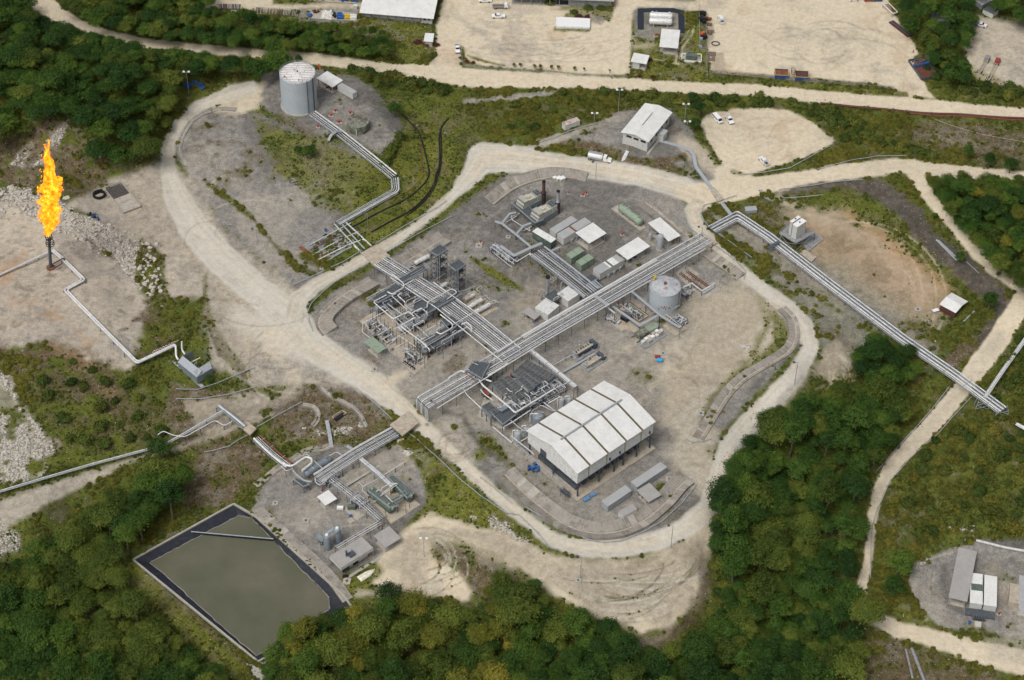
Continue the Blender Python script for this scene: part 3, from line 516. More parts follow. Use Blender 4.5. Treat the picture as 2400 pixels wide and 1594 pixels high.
# ---------------------------------------------------------------- mesh builder
class M:
    def __init__(s): s.v=[];s.f=[];s.sm=[]
    def add(s,vs,fs,smooth=False):
        b=len(s.v); s.v+= [tuple(q) for q in vs]; s.f+=[tuple(b+i for i in q) for q in fs]; s.sm+=[smooth]*len(fs); return s
    def hexa(s,b4,t4): # 4 bottom, 4 top (ccw)
        return s.add(list(b4)+list(t4),[(3,2,1,0),(4,5,6,7),(0,1,5,4),(1,2,6,5),(2,3,7,6),(3,0,4,7)])
    def box(s,x0,x1,y0,y1,z0,z1): return s.hexa([(x0,y0,z0),(x1,y0,z0),(x1,y1,z0),(x0,y1,z0)],[(x0,y0,z1),(x1,y0,z1),(x1,y1,z1),(x0,y1,z1)])
    def prism(s,pts,z0,z1):
        n=len(pts); z=lambda q,i:(q[i] if hasattr(q,'__len__') else q)
        return s.add([(p[0],p[1],z(z0,i)) for i,p in enumerate(pts)]+[(p[0],p[1],z(z1,i)) for i,p in enumerate(pts)],[tuple(range(n))[::-1],tuple(range(n,2*n))]+[(i,(i+1)%n,n+(i+1)%n,n+i) for i in range(n)])
    def tube(s,pts,r,n=6,cap=True):
        pts=[Vector(p) for p in pts]; rs=r if hasattr(r,'__len__') else [r]*len(pts); vs=[]
        up=Vector((0,0,1)); pu=None
        for i,p in enumerate(pts):
            a=pts[max(i-1,0)];b=pts[min(i+1,len(pts)-1)]; d=(b-a).normalized()
            if pu is None: pu=up.cross(d); pu=pu.normalized() if pu.length>.1 else Vector((1,0,0))
            pu=(pu-d*pu.dot(d)).normalized(); q=d.cross(pu)
            for k in range(n):
                t=2*math.pi*(k+.5)/n; vs.append(p+(pu*math.cos(t)+q*math.sin(t))*rs[i])
        fs=[(i*n+k,i*n+(k+1)%n,(i+1)*n+(k+1)%n,(i+1)*n+k) for i in range(len(pts)-1) for k in range(n)]
        s.add(vs,fs,n>=6)
        if cap: s.add(vs[:n],[tuple(range(n))[::-1]]); s.add(vs[-n:],[tuple(range(n))])
        return s
    def bar(s,p,q,w_=.1,h=None):
        return s.tube([p,q],(w_*.7),4)
    def cyl(s,x,y,z0,z1,r,n=16,r1=None): return s.tube([(x,y,z0),(x,y,z1)],[r,r if r1 is None else r1],n)
    def vessel(s,p,q,r,n=16,e=.35): # capsule with dished ends
        p=Vector(p);q=Vector(q); d=(q-p).normalized(); L=(q-p).length; E=r*2*e
        st_=[(0,.02),(.06,.45),(.25,.75),(.6,.95),(1,1)]
        pts=[];rs=[]
        for a,b in st_: pts.append(p+d*(E*a)); rs.append(r*b)
        for a,b in st_[::-1]: pts.append(q-d*(E*a)); rs.append(r*b)
        return s.tube(pts,rs,n)
    def build(s,name,mat,parent=None,label=None,kind=None):
        me=bpy.data.meshes.new(name); me.from_pydata(s.v,[],s.f); me.polygons.foreach_set('use_smooth',s.sm); me.materials.append(mat); me.update()
        o=bpy.data.objects.new(name,me); COL.objects.link(o)
        if parent: o.parent=parent
        if label: o['label']=label
        if kind: o['kind']=kind
        return o
def thing(name,label,cat,loc=(0,0,0),rz=0,group=None):
    o=bpy.data.objects.new(name,None); COL.objects.link(o); o.location=loc; o.rotation_euler=(0,0,rz); o['label']=label; o['category']=cat; o.empty_display_size=.1
    if group: o['group']=group
    return o
def tag(o,label,cat,group=None):
    o['label']=label; o['category']=cat
    if group: o['group']=group
    return o
def dup(root,loc=None,rz=None,label=None,group=None,par=None,scale=None):
    r=root.copy(); COL.objects.link(r)
    if par is not None: r.parent=par
    if loc is not None: r.location=loc
    if rz is not None: r.rotation_euler=(0,0,rz)
    if scale: r.scale=(scale,)*3 if not hasattr(scale,'__len__') else scale
    if label: r['label']=label
    if group: r['group']=group
    for ch in root.children: dup(ch,par=r)
    return r
def frame(p0,p1,p2,z):
    """rectangle seen in the photo: corner p0, edge p0->p1, edge p0->p2 at height z (local frame)"""
    O=R(*p0,z); A=R(*p1,z)-O; B=R(*p2,z)-O; u=A.normalized(); v=Vector((-u.y,u.x,0)); Lv=B.dot(v)
    if Lv<0: return frame(p0,p2,p1,z)
    return O,math.atan2(u.y,u.x),A.length,Lv
def fillet(pts,r,seg=3):
    pts=[Vector(p) for p in pts]; out=[pts[0]]
    for i in range(1,len(pts)-1):
        a,b,c=pts[i-1],pts[i],pts[i+1]; d1=(a-b); d2=(c-b); k=min(r,d1.length*.45,d2.length*.45)
        p=b+d1.normalized()*k; q=b+d2.normalized()*k
        for j in range(seg+1):
            t=j/seg; out.append(p*(1-t)**2+b*2*t*(1-t)+q*t*t)
    out.append(pts[-1]); return out
def hz(px,py): return G(px,py).z
GROUNDS=grid_objects()
# ---------------------------------------------------------------- vegetation
rg=np.random.default_rng(11)
def leaf_cloud(seed,nl,per,size,flat=.75,rl=(.26,.44),spread=.72,core=.35):
    g=np.random.default_rng(seed); V=[];Fc=[]
    cen=[];rad=[]
    for i in range(nl):
        a=g.uniform(0,2*np.pi); r=spread*np.sqrt(g.uniform(0,1)); zz=(1-(r/1.0)**2)*g.uniform(.15,1.0)*flat
        cen.append([r*np.cos(a),r*np.sin(a),zz]); rad.append(g.uniform(*rl))
    cen.append([0,0,flat*.25]); rad.append(.62)
    P=[];N=[]
    for c,r in zip(cen,rad):
        k=int(per*(r/.35)**2)
        d=g.normal(size=(k,3)); d/=np.linalg.norm(d,axis=1)[:,None]; d[:,2]=np.where(d[:,2]<-.35,-d[:,2],d[:,2])
        rr=r*(1-core*g.random(k)**2)
        rr*=1+.3*np.sin(d[:,0]*7+seed)*np.sin(d[:,1]*6+i)+.16*g.normal(size=k)**2*np.sign(g.normal(size=k)+.6)
        P.append(np.array(c)+d*rr[:,None]*np.array([g.uniform(.85,1.25),g.uniform(.85,1.25),g.uniform(.45,.85)])); N.append(d+g.normal(size=(k,3))*.45+np.array([0,0,.45]))
    P=np.concatenate(P); N=np.concatenate(N); N/=np.linalg.norm(N,axis=1)[:,None]
    t=np.cross(N,g.normal(size=N.shape)); t/=np.linalg.norm(t,axis=1)[:,None]; b_=np.cross(N,t)
    s=(size*g.uniform(.6,1.35,len(P)))[:,None]
    V=np.stack([P-t*s,P-b_*s*.65+N*s*.15,P+t*s,P+b_*s*.65+N*s*.15],1).reshape(-1,3)
    return V
def cloud_mesh(name,V,mat):
    me=bpy.data.meshes.new(name); n=len(V); m=n//4
    me.vertices.add(n); me.vertices.foreach_set('co',V.astype(np.float32).ravel()); me.loops.add(n); me.loops.foreach_set('vertex_index',np.arange(n,dtype=np.int32))
    me.polygons.add(m); me.polygons.foreach_set('loop_start',(np.arange(m)*4).astype(np.int32)); me.update(calc_edges=True); me.materials.append(mat); return me
def trunk_mesh(seed,h):
    g=random.Random(seed); m=M(); top=Vector((g.uniform(-.1,.1),g.uniform(-.1,.1),0))
    m.tube([(0,0,-h-.3),(.02,.01,-h*.5),top],[.075,.055,.04],6)
    for i in range(5):
        a=i*1.3+g.random(); p=Vector((0,0,-h*.25*g.random()))
        m.tube([p,p+Vector((math.cos(a)*.3,math.sin(a)*.3,.2)),p+Vector((math.cos(a)*.55,math.sin(a)*.55,.42))],[.035,.025,.012],5)
    me=bpy.data.meshes.new('trunk'); me.from_pydata(m.v,[],m.f); me.materials.append(BARK); return me
CROWN={}
for s in range(6):
    V=leaf_cloud(20+s,24+4*s,190,.047,flat=(.55,.75,.9,.7,1.15,.6)[s],rl=((.18,.40),(.16,.34),(.2,.42),(.14,.30),(.16,.32),(.22,.44))[s],spread=(.75,.8,.7,.85,.62,.72)[s],core=.5)
    for k in range(4): CROWN[(s,k)]=cloud_mesh('crown',V,LF[k])
TRUNK=[trunk_mesh(s,1.5) for s in range(3)]
def bush_cloud(seed): return leaf_cloud(seed,7,80,.11,flat=.55,rl=(.3,.5),spread=.6)
BUSHV=[bush_cloud(50+s) for s in range(3)]
BUSH={(s,k):cloud_mesh('foliage',BUSHV[s],LB[k]) for s in range(3) for k in range(5)}
TUFTV=leaf_cloud(70,3,22,.22,flat=.4,rl=(.35,.5),spread=.5)
TUFT=[cloud_mesh('tuft',TUFTV,LB[k]) for k in range(4)]
def gn_scatter(name,pts,scl,rot,idx,meshes,label,cat,kind='stuff'):
    pc=bpy.data.collections.new(name+'_kinds'); 
    for i,me in enumerate(meshes):
        o=bpy.data.objects.new('%s_kind_%02d'%(name,i),me); pc.objects.link(o)
    me=bpy.data.meshes.new(name); me.vertices.add(len(pts)); me.vertices.foreach_set('co',np.asarray(pts,np.float32).ravel())
    for nm,ty,dat in (('scl','FLOAT',scl),('rot','FLOAT',rot),('idx','INT',idx)):
        a=me.attributes.new(nm,ty,'POINT'); a.data.foreach_set('value',np.asarray(dat,np.int32 if ty=='INT' else np.float32))
    o=bpy.data.objects.new(name,me); COL.objects.link(o); o['kind']=kind; o['label']=label; o['category']=cat
    ng=bpy.data.node_groups.new(name+'_nodes','GeometryNodeTree'); ng.interface.new_socket('Geometry',in_out='INPUT',socket_type='NodeSocketGeometry'); ng.interface.new_socket('Geometry',in_out='OUTPUT',socket_type='NodeSocketGeometry')
    N=ng.nodes;L=ng.links; gi=N.new('NodeGroupInput');go=N.new('NodeGroupOutput'); ip=N.new('GeometryNodeInstanceOnPoints'); ci=N.new('GeometryNodeCollectionInfo')
    ci.inputs['Collection'].default_value=pc; ci.inputs['Separate Children'].default_value=True; ci.inputs['Reset Children'].default_value=True; ip.inputs['Pick Instance'].default_value=True
    def na(nm,t):
        q=N.new('GeometryNodeInputNamedAttribute'); q.data_type=t; q.inputs['Name'].default_value=nm; return q.outputs['Attribute']
    cx=N.new('ShaderNodeCombineXYZ'); L.new(na('rot','FLOAT'),cx.inputs['Z'])
    L.new(gi.outputs[0],ip.inputs['Points']); L.new(ci.outputs[0],ip.inputs['Instance']); L.new(na('idx','INT'),ip.inputs['Instance Index']); L.new(na('scl','FLOAT'),ip.inputs['Scale']); L.new(cx.outputs[0],ip.inputs['Rotation']); L.new(ip.outputs[0],go.inputs[0])
    md=o.modifiers.new('scatter','NODES'); md.node_group=ng
    return o
VEG=(WT[CL['herb']]+WT[CL['grass']]+WT[CL['brown']]).reshape(ny,nx)
def vegok(X,Y,rad=0):
    for dx,dy in ((0,0),(rad,0),(-rad,0),(0,rad),(0,-rad)):
        i=min(nx-1,max(0,int(np.searchsorted(gx,X+dx)))); j=min(ny-1,max(0,int(np.searchsorted(gy,Y+dy))))
        if VEG[j,i]<.45: return False
    return True
def inpoly(x,y,pts):
    c=False; n=len(pts)
    for i in range(n):
        x1,y1=pts[i];x2,y2=pts[(i+1)%n]
        if (y1>y)!=(y2>y) and x<(x2-x1)*(y-y1)/(y2-y1)+x1: c=not c
    return c
# stands: crown outline in the photo, spacing m, crown radius range, palette weights (dark,mid,olive,yellow), label phrase
FORE_A=[(-420,1360),(-80,1340),(20,1325),(60,1310),(100,1265),(150,1240),(230,1180),(330,1125),(395,1085),(430,1110),(410,1150),(380,1190),(340,1215),(300,1250),(262,1275),(250,1310),(285,1365),(340,1435),(400,1490),(470,1545),(530,1590),(580,1950),(-420,1950)]
FORE_B=[(590,1950),(612,1680),(625,1590),(640,1530),(665,1490),(720,1455),(800,1432),(880,1425),(960,1412),(1060,1425),(1120,1450),(1145,1420),(1135,1370),(1165,1345),(1220,1355),(1240,1400),(1290,1425),(1340,1440),(1410,1455),(1450,1490),(1500,1525),(1560,1530),(1640,1510),(1680,1460),(1705,1400),(1705,1320),(1680,1260),(1680,1200),(1705,1120),(1750,1030),(1790,975),(1860,945),(1940,925),(2000,900),(2060,900),(2120,920),(2110,970),(2085,1030),(2045,1080),(2020,1130),(2015,1190),(2020,1260),(1995,1320),(1990,1380),(2040,1425),(2015,1460),(2020,1530),(1990,1590),(1990,1950)]
FORE_C=[(2010,830),(2060,795),(2140,810),(2150,870),(2110,895),(2030,890)]
FORE_D=[(2190,430),(2240,412),(2300,420),(2700,420),(2700,760),(2420,680),(2370,640),(2320,590),(2265,540),(2215,480)]
FORE_E=[(-420,-300),(20,-300),(60,20),(95,50),(150,62),(240,88),(400,125),(560,140),(665,138),(680,152),(640,160),(520,152),(440,165),(412,185),(405,240),(378,290),(350,335),(320,355),(280,355),(215,320),(190,270),(150,240),(90,260),(50,300),(-80,320),(-420,330)]
FORE_F=[(120,-80),(150,15),(240,55),(400,82),(560,100),(640,108),(700,112),(700,60),(600,40),(500,25),(480,-80)]
FORE_G=[(2120,-60),(2330,-60),(2290,40),(2265,90),(2255,140),(2270,185),(2230,190),(2190,140),(2160,100),(2125,50)]
FORE_H=[(2330,-60),(2500,-60),(2500,60),(2420,50),(2345,20)]
FORE_I=[(700,60),(760,60),(900,75),(925,100),(900,120),(820,118),(700,110)]
STANDS=[(FORE_A,4.7,(3.2,6.0),(5,4,1,0),'broadleaf tree in the wood left of the pond'),(FORE_B,4.6,(3.2,6.6),(5,4,2,0),'broadleaf tree in the wooded valley below the plant'),
(FORE_C,5,(3,5),(5,3,0,0),'broadleaf tree in the grove beside the long pipe bridge'),(FORE_D,4.4,(3,4.6),(3,4,3,1),'broadleaf tree on the wooded mound right of the road fork'),
(FORE_E,4.8,(3.2,5.8),(4,5,2,0),'broadleaf tree in the wood behind the flare'),(FORE_F,5.2,(2.8,4.2),(3,4,3,0),'broadleaf tree on the bank above the upper left road'),
(FORE_G,6,(3.2,4.6),(3,4,1,0),'broadleaf tree between the two top right yards'),(FORE_H,6,(3.2,4.6),(4,3,0,0),'broadleaf tree in the top right corner'),(FORE_I,6,(2.4,3.6),(2,4,3,0),'broadleaf tree below the warehouse lawn')]
TONE=['dark green','mid green','olive green','yellowish green']
trees=[]
for poly,sp,(r0_,r1_),pal,lab in STANDS:
    P=np.array(poly); pts=[]; g=random.Random(len(poly)*7)
    area=(P[:,0].max()-P[:,0].min())*(P[:,1].max()-P[:,1].min()); tries=int(area/48)
    cellmap={}
    for _ in range(tries):
        x=g.uniform(P[:,0].min(),P[:,0].max()); y=g.uniform(P[:,1].min(),P[:,1].max())
        if not inpoly(x,y,poly): continue
        rad=g.uniform(r0_,r1_); 
        if g.random()<.25: rad*=.65
        hgt=rad*g.uniform(.95,2.1)+1.2
        z=0.
        for _ in range(6):
            p=W(x,y,z+hgt); z=float(Hs(p[0],p[1]))
        cx,cy=int(p[0]//8),int(p[1]//8); ok=True
        for i in (-1,0,1):
            for j in (-1,0,1):
                for q in cellmap.get((cx+i,cy+j),()):
                    if (q[0]-p[0])**2+(q[1]-p[1])**2<((rad+q[2])*.5*sp/5.0)**2: ok=False
        if not ok: continue
        cellmap.setdefault((cx,cy),[]).append((p[0],p[1],rad))
        cl=vnoise(np.array([p[0]]),np.array([p[1]]),22,4)[0]
        k=g.choices(range(4),weights=(1,3,5,2) if (poly is FORE_B and x<1330) else pal)[0]
        if cl>.68 and k==0: k=1
        if cl>.75 and k==1 and pal[2]: k=2
        X,Y,Z=p[0],p[1],z
        trees.append((rad/ (W(x,y,0)[1]),X,Y,Z,hgt,rad,k,lab,x,y))
single=[(925,250,3.7,0,'lone dark round tree beside the tank pad'),(2322,702,4.0,1,'lone round bright green tree beside the red shed'),(2250,598,2.4,1,'small bright green tree beside the stored pipes'),(1640,252,3.4,0,'tall dark tree beside the office building'),(1628,285,3.0,0,'dark tree leaning over the office yard'),(1625,225,3.0,0,'dark tree behind the office building'),
(2110,1320,5.6,1,'large bright green tree right of the narrow lane'),(2095,1370,4.6,0,'dark tree right of the narrow lane end'),(1250,1360+20,3.8,1,'green tree at the edge of the turning area'),(915,1385,4.6,0,'spiky dark tree above the pond corner woods'),(410,1120,4.2,0,'dark round tree beside the brown slope'),(370,1065-20,4.2,0,'dark tree standing over the long pipeline'),
(1670,1275,2.0,1,'small tree standing on the edge of the turning area'),(2050,800,4.5,0,'dark tree touching the long pipe bridge'),(2320,375,3.0,0,'dark bush like tree right of the brown field'),(2270,355,2.8,0,'dark tree on the brown field edge'),(2370,385,3.2,0,'dark tree by the right edge road'),
(725,355,2.8,1,'green tree on the bank below the small green tank'),(700,350,2.2,1,'small green tree on the hillside by the pipe run'),(2190,505,1.5,1,'sapling on the verge of the right hand road'),(2345,630,1.4,1,'thin sapling on the lane verge'),(2340,640,1.2,1,'second thin sapling on the lane verge'),(700,140,2.3,1,'tree behind the big grey tank'),(490,885,1.6,1,'small bright bush by the grey box shelter')]
for x,y,rad,k,lab in single:
    hgt=rad*1.1+.8; z=0.
    for _ in range(6):
        p=W(x,y,z+hgt); z=float(Hs(p[0],p[1]))
    trees.append((9,p[0],p[1],z,hgt,rad,k,lab,x,y))
trees.sort(key=lambda t:-t[0])
infr=lambda t:-30<t[8]<2430 and -30<t[9]<1620
ind=[t for t in trees if infr(t)][:300]; rest=[t for t in trees if t not in set(ind)]
singl=set(s[4] for s in single)
LMK=[(60,1250,'the pale quarry floor'),(240,1260,'the clearing above the pond'),(313,1315,'the left corner of the pond'),(450,1440,'the left bank of the pond'),(600,1550,'the bottom corner of the pond'),(60,1560,'the lower left corner of the photo'),(300,1560,'the bottom edge left of the pond'),(640,1500,'the water at the pond foot'),(800,1420,'the right corner of the pond'),(960,1400,'the turning circle'),(1105,1380,'the tyre curves of the turning circle'),(1250,1400,'the lower edge of the dirt turning area'),(1480,1490,'the brown slope below the turning area'),(800,1560,'the bottom edge below the boat'),(1100,1560,'the bottom edge below the hall'),(1400,1570,'the bottom edge left of centre right'),(1650,1480,'the brown bank end'),(1690,1300,'the right rim of the turning area'),(1720,1100,'the lower bend of the ring road'),(1800,950,'the right bend of the ring road'),(1950,910,'the tyre scarred bank'),(2060,850,'the long pipe bundle'),(2100,960,'the upper part of the narrow lane'),(2040,1130,'the middle of the narrow lane'),(2030,1300,'the lower part of the narrow lane'),(2030,1440,'the lane fork at the compound'),(1850,1200,'the middle of the right wood'),(1850,1400,'the heart of the lower right wood'),(1800,1560,'the bottom edge in the right wood'),(2000,1560,'the dry slope by the bottom edge'),(2220,450,'the road fork tip'),(2380,500,'the right edge by the mound'),(2330,640,'the foot of the wooded mound'),(420,1100,'the brown cut slope'),(180,1400,'the middle of the left wood')]
LMK={k:(a,b) for a,b,k in LMK}
def where(x,y):
    k=min(LMK,key=lambda q:(LMK[q][0]-x)**2+(LMK[q][1]-y)**2); a,b=LMK[k]; dx,dy=x-a,(y-b)*1.3
    if abs(dx)<22 and abs(dy)<22: return 'right at '+k
    return ('left of ' if dx<0 else 'right of ')+k if abs(dx)>abs(dy) else ('above ' if dy<0 else 'below ')+k
for t in ind:
    _,X,Y,Z,hgt,rad,k,lab,x,y=t
    lone=lab in singl
    full=lab if lone else ('small ' if rad<3.2 else 'medium ' if rad<4.5 else 'large ')+TONE[k]+' tree '+where(x,y)
    o=thing('tree',full,'tree',(X,Y,Z),random.uniform(0,6.28),None if lone else 'trees standing '+where(x,y))
    c=bpy.data.objects.new('crown',CROWN[(random.randrange(6),k)]); COL.objects.link(c); c.parent=o; c.location=(0,0,hgt*.95-.25*rad); c.scale=(rad,rad*random.uniform(.88,1.1),rad*random.uniform(.85,1.15))
    q=bpy.data.objects.new('trunk',random.choice(TRUNK)); COL.objects.link(q); q.parent=o; q.location=(0,0,hgt*.95-.25*rad+.1); q.scale=(rad,rad,max(.6,(hgt*.95-.25*rad)/1.5))
pts=np.array([(t[1],t[2],t[3]+t[4]*.95-.25*t[5]) for t in rest])
gn_scatter('forest',pts,[t[5] for t in rest],rg.uniform(0,6.28,len(rest)),[rg.integers(0,6)*4+t[6] for t in rest],[CROWN[(s,k)] for s in range(6) for k in range(4)],'mixed green woodland of many crowns beyond the nearest trees','woodland')
print('TREES',len(trees),len(ind))
# bushes one can tell apart on the strips
BZ=[([(800,150),(880,160),(960,175),(1010,195),(1060,205),(1050,225),(980,215),(900,205),(860,190)],3.0,'bush between the tank pad and the upper road'),
([(1230,235),(1300,205),(1400,200),(1480,210),(1600,215),(1700,213),(1790,222),(1850,240),(1860,252),(1750,246),(1660,262),(1560,240),(1440,245),(1400,268),(1300,300),(1200,315),(1140,300),(1190,260)],3.4,'bush in the hedge strip below the upper road'),
([(1830,225),(1900,245),(1960,260),(2000,285),(2060,300),(2040,320),(1960,300),(1900,275)],3.2,'bush below the upper road embankment'),
([(1990,300),(2060,330),(2140,350),(2200,375),(2140,370),(2050,345),(1980,330)],3.2,'bush on the bank above the middle road'),
([(900,300),(940,310),(930,350),(905,400),(895,380)],3.2,'bush beside the pipe run down the bank'),
([(620,70),(700,60),(800,80),(900,100),(900,130),(760,120),(640,108)],3.6,'bush below the drum compound'),
([(2100,960),(2180,1030),(2400,960),(2400,1250),(2280,1230),(2180,1260),(2080,1240),(2060,1180),(2100,1100),(2180,1040)],4.2,'yellow green shrub on the slope right of the narrow lane'),
([(2320,850),(2400,780),(2400,950),(2330,940)],4,'shrub beside the branching pipeline'),
([(80,830),(200,850),(300,880),(380,940),(380,1020),(250,1050),(120,1020),(90,930)],4.6,'shrub on the slope below the flare'),
([(2180,120),(2260,150),(2270,190),(2300,200),(2400,215),(2390,235),(2200,210),(2170,170)],3.4,'bush beside the right hand yard'),
([(1700,1440),(1720,1300),(1760,1250),(1700,1200),(1680,1290),(1660,1450),(1600,1520)],3.6,'bush at the wood edge below the turning area')]
LM2=[(702,200,'the big grey tank'),(790,175,'the canopy shed on the tank pad'),(868,170,'the road above the tank pad'),(960,185,'the hedge by the upper road'),(1040,210,'the end of the tank side hedge'),(925,250,'the lone round tree'),(905,350,'the pipe run down the bank'),(840,301,'the mossy round tank'),
(1190,245,'the rocky strip by the upper road'),(1250,280,'the hedge above the road curve'),(1339,290,'the rusty topped container'),(1391,290,'the driveway lamp post'),(1450,225,'the lamp post behind the office'),(1510,220,'the office roof'),(1605,240,'the lamp post right of the office'),(1690,250,'the parked minibus'),(1780,240,'the upper rim of the round lot'),(1860,245,'the right rim of the round lot'),(1930,270,'the start of the brown pipeline'),(2010,300,'the gully below the brown pipeline'),(2050,335,'the bank above the middle road'),(2150,360,'the corner of the brown field'),
(640,85,'the white sign board'),(720,75,'the timber racks'),(790,90,'the drum compound'),(880,105,'the warehouse lawn'),(2220,150,'the two top right yards'),(2280,180,'the boom trailer'),(2350,205,'the right yard edge'),
(2110,980,'the narrow lane top bend'),(2180,1050,'the upper shrub slope'),(2260,1000,'the end of the long pipe bundle'),(2360,1000,'the right edge below the pipes'),(2330,1100,'the right edge of the shrub slope'),(2230,1130,'the middle of the shrub slope'),(2120,1150,'the lane side of the shrub slope'),(2090,1230,'the bright tree by the lane'),(2200,1220,'the foot of the shrub slope'),(2330,1200,'the white kerb wall'),(2350,880,'the branch pipeline'),
(110,850,'the left end of the flare slope'),(200,880,'the middle of the flare slope'),(290,920,'the lower flare slope'),(360,980,'the bend of the long pipeline'),(200,1020,'the long pipeline'),(1690,1300,'the wood edge by the turning area'),(1670,1450,'the brown bank end'),(1610,1510,'the bottom of the brown bank')]
def where2(x,y):
    a,b,k=min(LM2,key=lambda q:(q[0]-x)**2+(q[1]-y)**2); dx,dy=x-a,(y-b)*1.3
    if abs(dx)<12 and abs(dy)<12: return 'right at '+k
    return ('left of ' if dx<0 else 'right of ')+k if abs(dx)>abs(dy) else ('above ' if dy<0 else 'below ')+k
bi=0
for poly,sp,lab in BZ:
    P=np.array(poly); g=random.Random(len(lab)); cnt=0; seen=[]
    for _ in range(900):
        x=g.uniform(P[:,0].min(),P[:,0].max()); y=g.uniform(P[:,1].min(),P[:,1].max())
        if not inpoly(x,y,poly): continue
        p=G(x,y)
        if any((p.x-a)**2+(p.y-b)**2<sp*sp for a,b in seen): continue
        if not vegok(p.x,p.y,1.2): continue
        seen.append((p.x,p.y)); cnt+=1
        if cnt>(80 if 'lane' in lab else 22 if 'flare' in lab else 42): break
        yl='yellow' in lab; k=g.choices(range(4),weights=(1,3,4,2) if yl else (4,5,2,0))[0]; r=g.uniform(1.5,3.2)
        o=bpy.data.objects.new('bush',BUSH[(g.randrange(3),k)]); COL.objects.link(o); o.location=(p.x,p.y,p.z+.1*r); o.scale=(r,r*g.uniform(.8,1.2),r*g.uniform(.9,1.5)); o.rotation_euler=(0,0,g.uniform(0,6.28))
        tag(o,('small ' if r<2 else 'broad ' if r<2.7 else 'large ')+TONE[k]+' bush '+where2(x,y),'bush','bushes '+where2(x,y)); bi+=1
print('BUSHES',bi)
# roadside saplings and red hedge plants in the upper yard
for i,x in enumerate((1205,1220,1253,1266,1292,1308,1347,1369,1429)):
    p=G(x,158+ (x-1205)*.06); r=.9 if x<1365 else .6
    o=thing('sapling','small sapling on the yard verge, number counted from the left is position %s'%['first','second','third','fourth','fifth','sixth','seventh','eighth','ninth'][i],'sapling',p,i,'saplings along the yard verge')
    o['label']='%s sapling from the left in the row along the yard verge'%['first','second','third','fourth','fifth','sixth','seventh','eighth','ninth'][i]
    c=bpy.data.objects.new('crown',BUSH[(i%3,2)]); COL.objects.link(c); c.parent=o; c.location=(0,0,1.3); c.scale=(r,r,r*1.3)
    m=M(); m.tube([(0,0,0),(0,0,1.7)],.07,5); m.build('trunk',BARK,o)
for x,y,r,k,lab in [(1358,42,1.5,4,'dark red shrub left of the pair behind the planter'),(1377,42,1.3,4,'dark red shrub right of the pair behind the planter'),(1345,32,1.7,1,'green shrub behind the planter'),(1325,62,.8,4,'red plants along the planter wall'),(1523,142,1.2,4,'red shrub beside the small gate hut'),(1500,180,1.0,4,'red flowers at the foot of the gate hut'),(1530,182,1.0,4,'second clump of red flowers by the gate hut'),(1498,170,1.2,2,'pale green shrub before the gate hut'),(1095,145,1.0,4,'red shrub at the yard corner verge'),(1110,148,.9,4,'second red shrub at the yard corner verge'),(980,102,1.6,4,'dark red hedge beside the kiosk'),(1000,108,1.4,4,'dark red hedge in front of the kiosk'),(1025,108,1.2,4,'red hedge at the yard gate'),(1290,8,2.2,1,'shrub before the top office building'),(1380,20,2,1,'hedge along the top office building'),(1410,20,2,1,'second hedge along the top office building'),(1428,22,1.8,2,'hedge end beside the red post'),(1490,200,1,1,'hedge plant')][:-1]:
    p=G(x,y); o=bpy.data.objects.new('shrub',BUSH[(x%3,k)]); COL.objects.link(o); o.location=(p.x,p.y,p.z+.2); o.scale=(r*1.3,r,r); tag(o,lab,'shrub')
# uncountable undergrowth
inside=(PX>-200)&(PX<2600)&(PY>-120)&(PY<1800)
def sample(wt,n,minw=.4):
    pr=np.where(inside&(wt>minw),wt,0).astype(float); pr/=pr.sum()
    ix=rg.choice(len(GX),n,p=pr); X=GX[ix]+rg.uniform(-.3,.3,n); Y=GY[ix]+rg.uniform(-.3,.3,n); return ix,X,Y,GZ[ix]
hw=WT[CL['herb']]*np.clip(n4*4+.9,.15,2)
ix,X,Y,Z=sample(hw,50000)
sc_=rg.uniform(.3,.95,len(X))*np.clip(1+n3[ix]*2.2,.5,1.7)
tone=np.clip(((n3[ix]+.12)*5+rg.normal(0,.8,len(X))+1.6).round(),0,3).astype(int)
right=(PX[ix]>2000)&(PY[ix]>850); tone=np.where(right&(rg.random(len(X))<.6),np.maximum(tone,2),tone)
near_e=(PY[ix]>200)&(PY[ix]<420)&(PX[ix]<1000)
gn_scatter('undergrowth',np.stack([X,Y,Z],1),sc_,rg.uniform(0,6.28,len(X)),rg.integers(0,3,len(X))*4+tone,[BUSH[(s,k)] for s in range(3) for k in range(4)],'low tangled green undergrowth covering the slopes around the plant','undergrowth')
gw=WT[CL['grass']]*.8+WT[CL['brown']]*.35+WT[CL['herb']]*.4
ix,X,Y,Z=sample(gw,30000,.2)
tone=np.clip((rg.normal(2,.7,len(X))).round(),0,3).astype(int)
gn_scatter('grass_tufts',np.stack([X,Y,Z],1),rg.uniform(.18,.5,len(X)),rg.uniform(0,6.28,len(X)),tone,TUFT,'short olive grass tufts on the verges and banks','grass')
